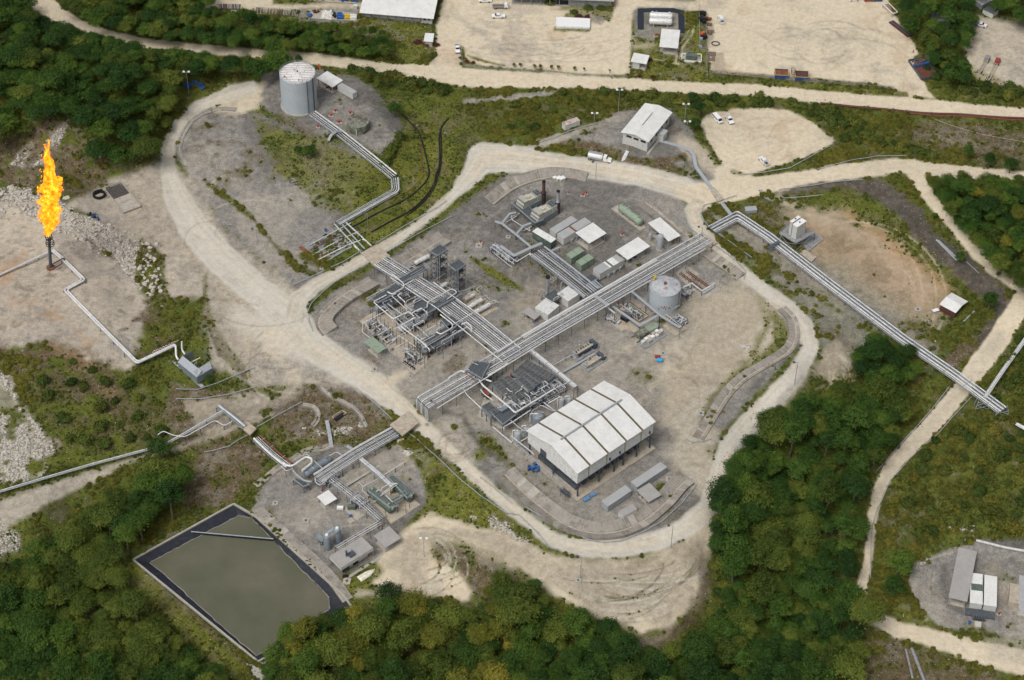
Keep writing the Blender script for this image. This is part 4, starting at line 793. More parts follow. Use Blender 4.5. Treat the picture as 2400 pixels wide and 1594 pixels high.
# rocks
def rock_mesh(seed):
    g=np.random.default_rng(seed); import bmesh
    bm=bmesh.new(); bmesh.ops.create_icosphere(bm,subdivisions=1,radius=.5)
    for v in bm.verts: v.co*=g.uniform(.65,1.25); v.co.z*=.7
    me=bpy.data.meshes.new('rock'); bm.to_mesh(me); bm.free(); me.materials.append(ROCKM); return me
ROCKM=pmat('limestone',(.46,.43,.38),.95,var=.3,scale=1.5,dirt=(.2,.17,.13),dk=.3)
ROCKS=[rock_mesh(s) for s in range(5)]
for i in range(0):
    pass
bx=[(x,y) for x,y in zip(rg.uniform(-10,390,4200),rg.uniform(440,720,4200)) if inpoly(x,y,[(0,440),(60,430),(150,500),(250,525),(370,570),(385,650),(380,700),(345,700),(270,620),(160,555),(60,510),(0,500)])][:300]
for x,y in bx:
    p=G(x,y); s=float(rg.uniform(.7,2.5)); o=bpy.data.objects.new('boulder',ROCKS[int(rg.integers(5))]); COL.objects.link(o); o.location=(p.x,p.y,p.z+.1*s); o.scale=(s,s*.8,s*.8); o.rotation_euler=(rg.uniform(-.4,.4),rg.uniform(-.4,.4),rg.uniform(0,6.28)); tag(o,'pale limestone boulder in the tumbled rock bank beside the flare','boulder','boulders in the rock bank by the flare')
for x,y,s,lab in [(408,651,1.6,'single white block of stone on the pale ground'),(155,465,3.2,'large white boulder beside the black drums'),(232,345,2.2,'white boulder on the brown hillside'),(240,350,1.6,'smaller white boulder on the brown hillside'),(25,440,3.4,'big white boulder at the left edge'),(380,717,1.4,'white stone on the edge of the brown verge'),(958,1062,4.2,'grey boulder on the green bank by the road bridge'),(940,1035,3.2,'grey boulder just under the road bridge'),(955,1050,2,'small grey boulder under the bridge'),(1748,812,5,'flat pale concrete lump on the grass'),(2190,800,1.5,'pale stone patch lump on the right pad')]:
    p=G(x,y); o=bpy.data.objects.new('boulder',ROCKS[x%5]); COL.objects.link(o); o.location=(p.x,p.y,p.z); o.scale=(s,s*.8,s*(.25 if s>=5 else .6)); tag(o,lab,'boulder')
rw=WT[CL['rock']]+.06*WT[CL['brown']]+.05*WT[CL['grass']]+.006*WT[CL['gravel']]
ix,X,Y,Z=sample(rw,15000,.005)
gn_scatter('rubble',np.stack([X,Y,Z],1),rg.uniform(.12,.75,len(X))*np.where(WT[CL['rock'],ix]>.3,1.6,.55),rg.uniform(0,6.28,len(X)),rg.integers(0,5,len(X)),ROCKS,'loose pale limestone rubble scattered over the banks','rubble')
# ---------------------------------------------------------------- helpers for built things (world coordinates)
def Zf(ox,oy,s): return lambda *a: [(ox+a[i]/s,oy+a[i+1]/s) for i in range(0,len(a),2)]
zA=Zf(840,560,4.9); zB=Zf(950,780,4.9); zC=Zf(620,1030,4.9); zD=Zf(1150,400,4.9); zE=Zf(1400,580,6.125)
def T(c,r): return Zf(c*600,(0,400,800,1194)[r],3.92)
def wb(m,name,mat,root,par=None,label=None,kind=None):
    L=root.location; m.v=[(x-L[0],y-L[1],z-L[2]) for x,y,z in m.v]; return m.build(name,mat,par or root,label,kind)
class FR:
    def __init__(s,p0,p1,p2,z):
        O,a,Lu,Lv=frame(p0,p1,p2,z)
        s.O=O; s.u=Vector((math.cos(a),math.sin(a),0)); s.v=Vector((-math.sin(a),math.cos(a),0)); s.Lu=Lu; s.Lv=Lv; s.z=z
    def P(s,a,b,z): q=s.O+s.u*a+s.v*b; return (q.x,q.y,z)
    def box(s,m,a0,a1,b0,b1,z0,z1): return m.hexa([s.P(a0,b0,z0),s.P(a1,b0,z0),s.P(a1,b1,z0),s.P(a0,b1,z0)],[s.P(a0,b0,z1),s.P(a1,b0,z1),s.P(a1,b1,z1),s.P(a0,b1,z1)])
def center(fr,z): return Vector(fr.P(fr.Lu/2,fr.Lv/2,z))
def shelter(label,p0,p1,p2,h,roof=WHITE,zb=None,name='open_shelter',cat='shelter',group=None,slope=.25,floor=CONC,posts=(2,2)):
    zb=hz(*p0) if zb is None else zb
    fr=FR(p0,p1,p2,zb+h); t=thing(name,label,cat,Vector(fr.P(fr.Lu/2,fr.Lv/2,zb)),0,group)
    m=M(); L,Wd=fr.Lu,fr.Lv; z=zb+h
    m.hexa([fr.P(0,0,z-.12),fr.P(L,0,z-.12),fr.P(L,Wd,z-.12+slope),fr.P(0,Wd,z-.12+slope)],[fr.P(0,0,z),fr.P(L,0,z),fr.P(L,Wd,z+slope),fr.P(0,Wd,z+slope)]); wb(m,'roof',roof,t)
    for a in np.linspace(.5,L-.5,posts[0]):
        for b in np.linspace(.5,Wd-.5,posts[1]):
            m=M(); fr.box(m,a-.12,a+.12,b-.12,b+.12,zb,z-.12); wb(m,'post',STEEL,t)
    if floor:
        m=M(); fr.box(m,.3,L-.3,.3,Wd-.3,zb-.3,zb+.12); wb(m,'floor_slab',floor,t)
    return t,fr,zb
def clutter(fr,zb,t,n,seed,mats=None,hmax=1.4,inset=.8,nm='equipment'):
    g=random.Random(seed); mats=mats or [DSTEEL,STEEL,DGREEN,LGREY,RUST]
    bs={}
    for i in range(n):
        a=g.uniform(inset,max(inset+.1,fr.Lu-inset)); b=g.uniform(inset,max(inset+.1,fr.Lv-inset)); mt=g.choice(mats); m=bs.setdefault(mt.name,(mt,M()))[1]
        k=g.random(); s=g.uniform(.2,.6); h=g.uniform(.4,hmax)
        if k<.35: fr.box(m,a-s,a+s,b-s*.6,b+s*.6,zb+.1,zb+h)
        elif k<.6: p=Vector(fr.P(a,b,zb+.1)); m.tube([p,p+Vector((0,0,h))],s*.5,8)
        elif k<.8: m.tube([fr.P(a-s*2,b,zb+h*.5),fr.P(a+s*2,b,zb+h*.5)],s*.35,8)
        else: m.tube(fillet([fr.P(a-s*2,b,zb+.1),fr.P(a-s*2,b,zb+h),fr.P(a+s,b,zb+h),fr.P(a+s,b,zb+.1)],.2,2),.09,5)
    for mt,m in bs.values(): wb(m,nm,mt,t)
def cont(label,p0,p1,Wd,H,mat=WALLW,roof=ROOFG,z0=.3,name='container',cat='container',group=None,rib=True,extra=None,zb=None):
    """p0->p1: bottom front edge on the ground in the photo; box reaches back by Wd"""
    zb=min(hz(*p0),hz(*p1)) if zb is None else zb
    A=R(*p0,zb+z0);B=R(*p1,zb+z0); fr=FR.__new__(FR); d=B-A; fr.O=A; fr.Lu=d.length; fr.u=d.normalized(); fr.v=Vector((-fr.u.y,fr.u.x,0)); fr.z=zb
    if fr.v.y<0: fr.v=-fr.v; 
    fr.Lv=Wd; flip=fr.u.cross(fr.v).z<0
    if flip: fr.O=B; fr.u=-fr.u
    t=thing(name,label,cat,Vector(fr.P(fr.Lu/2,Wd/2,zb)),0,group); L=fr.Lu
    m=M(); fr.box(m,0,L,0,Wd,zb+z0,zb+z0+H)
    if rib:
        n=max(3,int(L/1.2))
        for i in range(n+1):
            a=i*(L-.1)/n; fr.box(m,a,a+.1,-.04,0,zb+z0,zb+z0+H)
        for b in (0.0,Wd-.1): fr.box(m,L,L+.04,b,b+.1,zb+z0,zb+z0+H); fr.box(m,-.04,0,b,b+.1,zb+z0,zb+z0+H)
    wb(m,'body',mat,t)
    m=M(); fr.box(m,-.08,L+.08,-.08,Wd+.08,zb+z0+H,zb+z0+H+.1); wb(m,'roof',roof,t)
    if z0>.2:
        for a in np.linspace(.4,L-.4,max(2,int(L/3))):
            m=M(); fr.box(m,a-.15,a+.15,.1,Wd-.1,zb-.2,zb+z0); wb(m,'support',DSTEEL,t)
    return t,fr,zb
def vtank(m,c,r,z0,z1,n=24,cone=0,dish=0):
    if dish:
        m.tube([(c[0],c[1],z0),(c[0],c[1],z1),(c[0],c[1],z1+dish*.55),(c[0],c[1],z1+dish*.9),(c[0],c[1],z1+dish)],[r,r,r*.86,r*.5,.02],n)
    elif cone: m.tube([(c[0],c[1],z0),(c[0],c[1],z1),(c[0],c[1],z1+cone)],[r,r,.05],n)
    else: m.cyl(c[0],c[1],z0,z1,r,n)
    return m
def offs(pts,d):
    out=[]
    for i,p in enumerate(pts):
        a=pts[max(i-1,0)];b=pts[min(i+1,len(pts)-1)]
        if 0<i<len(pts)-1:
            n1_=(p-a);n2_=(b-p); n1_=Vector((-n1_.y,n1_.x,0)).normalized(); n2_=Vector((-n2_.y,n2_.x,0)).normalized(); q=(n1_+n2_); q=q/max(.5,q.dot(n1_)) if q.length>.01 else n1_
            out.append(p+q*d)
        else:
            n_=(b-a); n_=Vector((-n_.y,n_.x,0)).normalized(); out.append(p+n_*d)
    return out
def rails(m,pts,h=1.1,sp=2.0,closed=False):
    pts=[Vector(p) for p in pts]
    if closed: pts=pts+[pts[0]]
    for a,b in zip(pts[:-1],pts[1:]):
        for hh in (h*.5,h): m.tube([a+Vector((0,0,hh)),b+Vector((0,0,hh))],.065,3,False)
        n=max(1,int((b-a).length/sp))
        for i in range(n+1): q=a+(b-a)*i/n; m.tube([q,q+Vector((0,0,h))],.045,3,False)
def rack(label,pxs,z,wd,radii,post=6.0,group=None,name='pipe_rack',mats=(PIPE,PIPEW,PIPE,STEEL),below=None,tray=None,zpost=True,beam=DSTEEL,postm=DSTEEL,gap=True,lad=False,cat='pipe rack',drop=None):
    """pipes side by side on trestles along a line traced in the photo; z number or list (absolute)"""
    zs=z if hasattr(z,'__len__') else [z]*len(pxs)
    P=[R(px,py,zz) for (px,py),zz in zip(pxs,zs)]
    t=thing(name,label,cat,(P[0].x,P[0].y,float(Hs(P[0].x,P[0].y))),0,group); n=len(radii)
    tot=sum(r*2 for r in radii); g=(wd-tot)/max(1,n-1) if n>1 else 0; x=-wd/2
    for i,r in enumerate(radii):
        off=x+r; x+=2*r+g
        q=offs(P,off); q=[p+Vector((0,0,r)) for p in q]
        if drop is not None: q=[Vector((q[0].x,q[0].y,drop))]+q
        m=M(); m.tube(fillet(q,1.2,3),r,8 if r>.15 else 6); wb(m,'pipe',mats[i%len(mats)],t)
    for (a,za),(b,zb_) in zip(zip(P[:-1],zs),zip(P[1:],zs[1:])):
        L=(b-a).length; k=max(1,int(round(L/post))); d=(b-a).normalized(); s_=Vector((-d.y,d.x,0)).normalized()
        for sd_ in (-1,1):
            if lad: 
                m=M(); m.tube([a+s_*(wd/2+.15)*sd_-Vector((0,0,.2)),b+s_*(wd/2+.15)*sd_-Vector((0,0,.2))],.16,4); wb(m,'side_beam',STEEL,t)
        for i in range(k+1 if b is P[-1] else k):
            c=a+d*(L*i/k); g_=float(Hs(c.x,c.y))
            m=M(); m.tube([c-s_*(wd/2+.25)-Vector((0,0,.14)),c+s_*(wd/2+.25)-Vector((0,0,.14))],.14,4); wb(m,'beam',beam,t)
            if lad and i<k:
                c2=a+d*(L*(i+.5)/k); m=M(); m.tube([c2-s_*(wd/2+.25)+Vector((0,0,.55)),c2+s_*(wd/2+.25)+Vector((0,0,.55))],.12,4); wb(m,'cross_bar',LGREY,t)
            if zpost and c.z-g_>.5:
                for sd_ in ((-1,1) if wd>1.2 else (0,)):
                    e=c+s_*(wd/2+.1)*sd_; m=M(); m.tube([Vector((e.x,e.y,g_-.3)),e-Vector((0,0,.14))],.13,4); wb(m,'post',postm,t)
    return t
def pl(t,pts,r,mat=PIPEW,name='pipe',f=.8,n=6): # a pipe from world points
    m=M(); m.tube(fillet(pts,f,3),r,n); return wb(m,name,mat,t)
def pp(t,pxs,z,r,mat=PIPEW,name='pipe',f=.8,drop=None):
    zs=z if hasattr(z,'__len__') else [z]*len(pxs); P=[R(a,b,c) for (a,b),c in zip(pxs,zs)]
    if drop is not None:
        for e in drop: q=P[e]; P=([Vector((q.x,q.y,float(Hs(q.x,q.y))+.2))]+P) if e==0 else (P+[Vector((q.x,q.y,float(Hs(q.x,q.y))+.2))])
    return pl(t,P,r,mat,name,f)
def slab(label,pxs,mat=CONC,th=.18,name='concrete_pad',cat='concrete pad',kerb=None,zb=None,group=None):
    ps=[G(*q) for q in pxs]; c=sum(ps,Vector())/len(ps); z0=min(p.z for p in ps)
    if (ps[1]-ps[0]).cross(ps[2]-ps[1]).z<0: ps=ps[::-1]
    t=thing(name,label,cat,c,0,group); m=M(); m.prism([(p.x,p.y) for p in ps],z0-.6,[p.z+th for p in ps]); wb(m,'slab',mat,t)
    if kerb:
        m=M()
        for a,b in zip(ps,ps[1:]+ps[:1]): m.tube([a+Vector((0,0,th+.1)),b+Vector((0,0,th+.1))],.16,4)
        wb(m,'kerb',kerb,t)
    return t
def deckplate(t,pxs,z,mat=DECK,rail=True,legs=True,th=.2,name='deck',zb=None):
    ps=[R(a,b,z) for a,b in pxs]
    if (ps[1]-ps[0]).cross(ps[2]-ps[1]).z<0: ps=ps[::-1]
    m=M(); m.prism([(p.x,p.y) for p in ps],z-th,z); wb(m,name,mat,t)
    if rail: m=M(); rails(m,ps,1.0,2.2,True); wb(m,'railing',LGREY,t)
    if legs:
        for p in ps:
            g_=float(Hs(p.x,p.y)); m=M(); m.tube([(p.x,p.y,g_-.2),(p.x,p.y,z-th)],.16,4); wb(m,'leg',DSTEEL,t)
    return ps
# ================================================================ road bridges over the pipes, roads' rails, drains
def bridge(label,pxs,zt):
    ps=[R(a,b,zt) for a,b in pxs]
    if (ps[1]-ps[0]).cross(ps[2]-ps[1]).z<0: ps=ps[::-1]
    t=thing('bridge_slab',label,'bridge',sum(ps,Vector())/4); m=M(); m.prism([(p.x,p.y) for p in ps],zt-.7,zt); wb(m,'deck',CONCO,t)
    return t
bridge('tan concrete slab bridge over the pipes beside the manifold',[(846,592),(883,573),(915,600),(876,622)],1.75)
bridge('tan concrete slab bridge over pipes at the main road bend',[(914,995),(957,963),(981,991),(944,1020)],1.3)
bridge('small tan slab bridge over the double pipes on the left track',[(560,997),(577,985),(601,1004),(586,1019)],.6)
bridge('pale slab bridge where the cable tray dives under the road',[(1663,443),(1675,439),(1697,466),(1683,472)],1.45)
bridge('dirt topped culvert slab where the main rack meets the ring road',[(1628,553),(1648,545),(1682,568),(1664,580)],1.15)
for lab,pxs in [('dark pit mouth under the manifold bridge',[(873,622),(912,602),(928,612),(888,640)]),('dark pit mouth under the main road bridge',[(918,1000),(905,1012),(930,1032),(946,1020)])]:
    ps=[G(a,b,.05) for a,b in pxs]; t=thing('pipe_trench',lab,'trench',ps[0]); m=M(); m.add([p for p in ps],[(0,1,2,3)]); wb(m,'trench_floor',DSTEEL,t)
def guard(label,pxs,mat=LGREY,h=.75,r=.14,sp=2.5,kerb=True):
    P=[G(a,b) for a,b in pxs]; t=thing('guardrail',label,'guardrail',P[0]); Q=[]
    for a,b in zip(P[:-1],P[1:]):
        k=max(1,int((b-a).length/sp))
        for i in range(k): q=a+(b-a)*i/k; Q.append(Vector((q.x,q.y,float(Hs(q.x,q.y)))))
    Q.append(P[-1]); m=M(); m.tube([q+Vector((0,0,h)) for q in Q],r,4); wb(m,'rail',mat,t)
    m=M()
    for q in Q: m.tube([q-Vector((0,0,.2)),q+Vector((0,0,h))],.09,4)
    wb(m,'post',STEEL,t)
    return t
t01=T(0,2);t11=T(1,1);t12=T(1,2);t21=T(2,1);t22=T(2,2);t31=T(3,1);t32=T(3,2);t20=T(2,0);t10=T(1,0);t00=T(0,0);t13=T(1,3);t23=T(2,3);t33=T(3,3);t30=T(3,0);tl1=T(0,1)
for lab,p in [('pale guardrail curving round the corner of the drain left of the separators',t11(1800,430,1550,560,1200,760)+[]),
 ('guardrail along the inner edge of the road bend below the manifold bridge',t11(1050,850,840,965,720,1040,600,1140,510,1230,475,1310,485,1400,520,1480)),
 ('guardrail on the bank between manifold and ring road',t11(1750,290,1400,500,1100,680)),('guardrail left of the manifold bridge',t11(975,745,800,850,690,900)),
 ('double rail looping at the junction left of the manifold',t11(630,930,480,1000,350,1060,310,1040,340,1000)),
 ('long guardrail along the outer edge of the road south of the slab bridge',t12(1370,830,1480,910,1700,1110,1900,1300,2060,1430,2300,1590)+t23(60,60,200,190,360,375)),
 ('guardrail on the left shoulder of the road before the slab bridge',t12(920,440,1080,570,1250,730)),
 ('guardrail following the big curved drain below the white hall',t23(120,-10,300,90,480,190,700,290,850,315,1000,300,1200,220,1380,120,1520,-10)+t22(1560,1500,1690,1330,1620,1260,1560,1230)),
 ('guardrail along the drain left of the white hall below the road',t12(2060,1260,2200,1370,2352,1500)),
 ('guardrail around the culvert left of the pipe corner',t21(2060,240,1900,290,1760,330,1735,400,1760,470,1820,540,1980,650,2200,810,2352,930)[:8]),
 ('guardrail along the drain right of the rack end',t21(1480,410,1700,590,1900,720,2080,860,2140,930,2130,1000)),
 ('guardrail on the left side of the narrow lane',t32(1670,420,1500,640,1200,970,1000,1200)),
 ('guardrail on the right side of the narrow lane',t32(1870,520,1560,860,1300,1090,1120,1290,1040,1480)+t33(1000,0,955,170,940,400,940,640)),
 ('guardrail along the edge of the round lot',[(1735,412),(1790,407),(1850,397),(1900,370),(1945,345)]),('curved guardrail on the slope above the middle road',t30(450,1568,700,1500,1000,1445,1340,1440)),
 ('white rail wall beside the office driveway',t20(250,1315,400,1270,600,1190,790,1140)),('guardrail around the drain corner near the middle road',t31(870,95,600,115,100,185,110,240,150,265,500,235)),
 ('rail around the end of the right hand drain',t22(1600,910,1660,940,1760,930,1830,905)),('low rail left of the small slab bridge',t01(1880,1030,2100,980,2330,850)),('upper curved rail on the slope below the pale lot',t01(1620,450,1820,455,2000,395,2340,250)),
 ('lower curved rail on the slope below the pale lot',t01(1620,540,1850,540,2100,500,2352,430)),('rail on the ledge left of the stairway',t12(10,800,200,690,420,570)),('rail by the upper arc drain',t21(0,110,150,40,350,0)+[])]:
    guard(lab,p)
def drain(label,pxs,wd,rows=2,panel=2.6,tilt=.35,mat=SLAB,mid=CONCO):
    """tilted concrete slabs either side of a channel line; each slab is a piece"""
    P=[G(a,b) for a,b in pxs]; P=fillet(P,8,4); t=thing('concrete_drain',label,'drain',P[0])
    seg=[];acc=0
    for a,b in zip(P[:-1],P[1:]):
        L=(b-a).length; k=max(1,int(round(L/panel)))
        for i in range(k): seg.append((a+(b-a)*i/k,a+(b-a)*(i+1)/k))
    def S(p,d,o):
        s=Vector((-d.y,d.x,0)).normalized(); q=p+s*o; return q
    g=random.Random(5); ch=M()
    dirs=[(b-a).normalized() for a,b in seg]
    for i,(a,b) in enumerate(seg):
        d0=(dirs[max(i-1,0)]+dirs[i]).normalized(); d1=(dirs[i]+dirs[min(i+1,len(seg)-1)]).normalized()
        for sd_,w_ in ((-1,wd[0]),(1,wd[1])):
            if w_<=0: continue
            m=M(); e=.04
            c=[S(a,d0,sd_*.25),S(b,d1,sd_*.25),S(b,d1,sd_*(w_)),S(a,d0,sd_*(w_))]
            cc=sum(c,Vector())/4; c=[q+(cc-q)*.035 for q in c]
            if sd_<0: c=[c[1],c[0],c[3],c[2]]
            zz=[float(Hs(q.x,q.y)) for q in c]; up=[.16,.16,.16+tilt*w_,.16+tilt*w_]; up=[u+g.uniform(-.02,.03) for u in up]
            m.hexa([(q.x,q.y,z_-.3) for q,z_ in zip(c,zz)],[(q.x,q.y,z_+u) for q,z_,u in zip(c,zz,up)])
            wb(m,'slab',SLAB if g.random()<.93 else SLABL,t)
            # raised joint rib
            q0,q1=S(a,d0,sd_*.3),S(a,d0,sd_*w_); ch.tube([(q0.x,q0.y,float(Hs(q0.x,q0.y))+.22),(q1.x,q1.y,float(Hs(q1.x,q1.y))+.2+tilt*w_)],.07,4)
        ch.hexa(*[[tuple(S(p_,d_,o)[:2])+(float(Hs(p_.x,p_.y))+z_,) for p_,d_,o in ((a,d0,-.25),(b,d1,-.25),(b,d1,.25),(a,d0,.25))] for z_ in (-.1,.1)])
    wb(ch,'channel',mid,t)
    return t
drain('long curved concrete drain below the white hall',[(1183,1112),(1215,1145),(1270,1192),(1330,1235),(1390,1252),(1450,1248),(1510,1222),(1560,1180),(1592,1140),(1610,1125)],(3.0,3.9),mat=SLAB)
drain('straight run of concrete drain between road and separators upper part',[(1040,558),(1000,583),(960,608),(925,628)],(3.2,4.2),tilt=.3)
drain('curved concrete drain left of the separator skids',[(868,655),(820,682),(785,705),(750,740),(745,765),(762,785)],(1.2,5.2),tilt=.3)
drain('arched concrete drain above the turbine deck',[(1155,478),(1195,445),(1240,425),(1290,414),(1340,416),(1372,424)],(1.0,4.0),tilt=.3)
drain('concrete drain beside the right hand shelter',[(1512,474),(1560,512),(1600,545),(1625,562)],(4.2,.8),tilt=.3)
drain('concrete drain with many ribs right of the rack end',[(1650,598),(1680,620),(1710,640),(1728,655)],(1.0,3.6),panel=1.4,tilt=.3)
drain('winding concrete drain along the right ring road',[(1835,722),(1860,745),(1868,790),(1850,825),(1800,855),(1740,890),(1705,925),(1680,965),(1650,1015),(1640,1030)],(2.6,1.3),panel=2.2,tilt=.2)
drain('narrow pale concrete ditch curving over the brown slope',t12(590,420,650,490,770,550,880,600,960,680,1010,790),(.8,.8),mat=SLABL,mid=SLABL)
drain('short hooked concrete ditch on the brown slope',t12(430,590,520,600,575,660,560,740,520,780),(.9,.9),mid=SLABL)
drain('concrete ditch curving beside the tank hill road',t00(2170,1010,2000,1000,1850,1050,1730,1150,1660,1290,1640,1400,1700,1520),(1.0,1.0),mid=SLABL,tilt=.12)
drain('concrete bank strip between the pond and the lower pad',[(588,1195),(620,1222),(670,1268),(720,1312),(770,1362),(806,1412)],(.4,3.4),tilt=.05,panel=3.2)
drain('dirt stained concrete path along the foot of the brown slope',t12(0,1330,120,1240,200,1170,330,1100,480,1000,620,990,700,960),(1.1,1.4),tilt=.08,panel=3.5,mid=CONCO)
drain('sloping concrete bank at the office drive corner',[(1782,445),(1800,470),(1840,466)],(.8,.5),tilt=.1,mid=SLABL)
# ================================================================ pond
ps=[G(*q) for q in POND]; wz=-6.9
t=thing('settling_pond','rectangular pond of murky green brown water with a black liner','pond',(sum(p.x for p in ps)/6,sum(p.y for p in ps)/6,wz-1)); t['kind']='structure'
c=sum(ps,Vector())/6
wpx=[(352,1318),(560,1208),(590,1214),(770,1400),(772,1428),(600,1538)]
wp=[R(a,b,wz) for a,b in wpx]
m=M(); m.add([(p.x,p.y,wz) for p in wp][::-1] if (wp[1]-wp[0]).cross(wp[2]-wp[1]).z<0 else [(p.x,p.y,wz) for p in wp],[tuple(range(6))]); wb(m,'water',WATER,t)
m=M(); n=6
for i in range(n):
    a,b=ps[i],ps[(i+1)%n]; wa_,wb_=wp[i],wp[(i+1)%n]; K=14
    for k in range(K):
        q=[a.lerp(b,k/K),a.lerp(b,(k+1)/K),wb_.lerp(wa_,1-(k+1)/K),wb_.lerp(wa_,1-k/K)]
        jz=[random.Random(i*50+k+j).uniform(-.06,.06) for j in (0,1)]
        def ext(top,wt_): d=wt_-top; return wt_+d*.35
        v=[(q[0].x,q[0].y,q[0].z+.12),(q[1].x,q[1].y,q[1].z+.12),tuple(ext(q[1]+Vector((0,0,.1)),Vector((q[2].x,q[2].y,wz)))),tuple(ext(q[0]+Vector((0,0,.1)),Vector((q[3].x,q[3].y,wz))))]
        m.add(v,[(0,3,2,1)] )
wb(m,'liner',BLACK,t)
m=M(); 
for i in range(5): m.tube([ps[i]+Vector((0,0,.15)),ps[i+1]+Vector((0,0,.15))],.45,4)
m.tube([ps[5]+Vector((0,0,.15)),ps[0]+Vector((0,0,.15))],.45,4); wb(m,'kerb',SLABL,t)
m=M()
for i in range(6): # wavy mud line where the liner meets the water
    a,b=wp[i],wp[(i+1)%6]; K=22; g=random.Random(i); q=[a.lerp(b,k/K)+Vector((g.uniform(-.25,.25),g.uniform(-.25,.25),.03)) for k in range(K+1)]; m.tube(q,.16,4)
wb(m,'mud_line',SLAB,t)
a,b=R(448,1246,wz+1.1),R(641,1263,wz+1.1); t2=thing('floating_baffle','white topped black baffle boom spanning the pond','boom',a); m=M(); m.hexa([(a.x,a.y-.12,wz-.5),(b.x,b.y-.12,wz-.5),(b.x,b.y+.12,wz-.5),(a.x,a.y+.12,wz-.5)],[(a.x,a.y-.12,wz+1),(b.x,b.y-.12,wz+1),(b.x,b.y+.12,wz+1),(a.x,a.y+.12,wz+1)]); wb(m,'skirt',BLACK,t2)
m=M(); m.tube([a,b],.2,6); wb(m,'float',LGREY,t2)
for k in range(6): q=a.lerp(b,(k+.5)/6); m=M(); m.tube([q-Vector((0,0,.4)),q+Vector((0,0,.6))],.08,4); wb(m,'stanchion',LGREY,t2)
slab('pale concrete apron at the bottom corner of the pond',[(575,1550),(628,1552),(625,1600),(585,1600)],SLABL)
# ================================================================ main hall on columns
zb=0.0; fr=FR((1354,1106),(1532,987.5),(1241,1007),13.0) # u along the hall, v towards upper left
# frame() keeps u first; check orientation
L,Wd=fr.Lu,fr.Lv; EV,WB,RD=13.0,7.1,16.0
hall=thing('compressor_hall','large white sheet clad hall raised on dark columns with five roof bays','industrial hall',Vector(fr.P(L/2,Wd/2,0)))
print('HALL',L,Wd)
fra=[0,.148,.385,.625,.84,1.0]; sw=.8
def roofstrip(m,a0,a1,lift=0.0,th=.12):
    o=.5
    for b0,b1,z0,z1 in ((-o,Wd/2,EV-.12,RD),(Wd/2,Wd+o,RD,EV-.12)):
        m.hexa([fr.P(a0,b0,z0-th+lift),fr.P(a1,b0,z0-th+lift),fr.P(a1,b1,z1-th+lift),fr.P(a0,b1,z1-th+lift)],[fr.P(a0,b0,z0+lift),fr.P(a1,b0,z0+lift),fr.P(a1,b1,z1+lift),fr.P(a0,b1,z1+lift)])
for i in range(5):
    a0=fra[i]*L+(sw/2 if i else -.6); a1=fra[i+1]*L-(sw/2 if i<4 else -.6)
    m=M(); roofstrip(m,a0,a1); r=wb(m,'roof_panel',WHITE,hall)
    m=M(); k=int((a1-a0)/.9)
    for j in range(1,k):
        a=a0+(a1-a0)*j/k
        for b0,b1,z0,z1 in ((-.5,Wd/2,EV-.12,RD),(Wd/2,Wd+.5,RD,EV-.12)): m.tube([fr.P(a,b0,z0+.02),fr.P(a,b1,z1+.02)],.035,3,False)
    wb(m,'roof_seam',WHITE,hall,r,kind='stuff')
for f_ in fra[1:-1]:
    m=M(); roofstrip(m,f_*L-sw/2,f_*L+sw/2,-.05); wb(m,'skylight_strip',SKYL,hall)
m=M(); m.tube([fr.P(L*.1,Wd/2,RD+.2),fr.P(L*.9,Wd/2,RD+.2)],.35,6); wb(m,'ridge_vent',LGREY,hall)
def wall(a0,a1,mat,nm): m=M(); fr.box(m,a0,a1,-.0,.15,WB,EV-.3); return wb(m,nm,mat,hall)
for i in range(5):
    wall(fra[i]*L+(.3 if i else 0),fra[i+1]*L-(.3 if i<4 else 0),WHITEW,'wall_panel')
for f_ in fra[1:-1]: m=M(); fr.box(m,f_*L-.3,f_*L+.3,.02,.13,WB,EV-.3); wb(m,'wall_light_strip',OLIVE,hall)
m=M(); fr.box(m,0,L,Wd-.15,Wd,WB,EV-.3); wb(m,'wall_panel',WHITEW,hall)
for a in (0,L-.15):
    m=M(); v=[fr.P(a,.15,WB),fr.P(a,Wd-.15,WB),fr.P(a,Wd-.15,EV-.3),fr.P(a,Wd/2,RD-.25),fr.P(a,.15,EV-.3)]; v2=[fr.P(a+.15,.15,WB),fr.P(a+.15,Wd-.15,WB),fr.P(a+.15,Wd-.15,EV-.3),fr.P(a+.15,Wd/2,RD-.25),fr.P(a+.15,.15,EV-.3)]
    m.add(v+v2,[(0,1,2,3,4),(9,8,7,6,5)]+[(i,i+5,(i+1)%5+5,(i+1)%5) for i in range(5)]); wb(m,'gable_wall',WHITEW,hall)
m=M(); fr.box(m,-.12,-.02,Wd*.62,Wd*.74,WB+.1,WB+2.6); wb(m,'opening',DSTEEL,hall)
for a in (.02,.3,.5,.62,.8,.98):
    for b in (.25,Wd/2,Wd-.25):
        m=M(); fr.box(m,a*L-.22,a*L+.22,b-.22,b+.22,0,WB); wb(m,'column',DSTEEL,hall)
m=M(); fr.box(m,0,L,.0,.3,WB-.6,WB); fr.box(m,0,L,Wd-.3,Wd,WB-.6,WB); fr.box(m,.3,L-.3,.3,Wd-.3,WB-.25,WB-.05); wb(m,'floor_beam',DSTEEL,hall)
m=M(); fr.box(m,-.8,L+.8,-1.3,Wd+.8,-.2,.25); wb(m,'floor_slab',CONCO,hall)
m=M(); g=random.Random(4)
for i in range(9):
    a=L*(.08+.1*i); fr.box(m,a-.8,a+.8,2.5,Wd-3,.3,g.uniform(1.6,3.4))
    m.tube([fr.P(a,3,2),fr.P(a,3,WB-.4)],.35,8)
wb(m,'compressor',DSTEEL,hall)
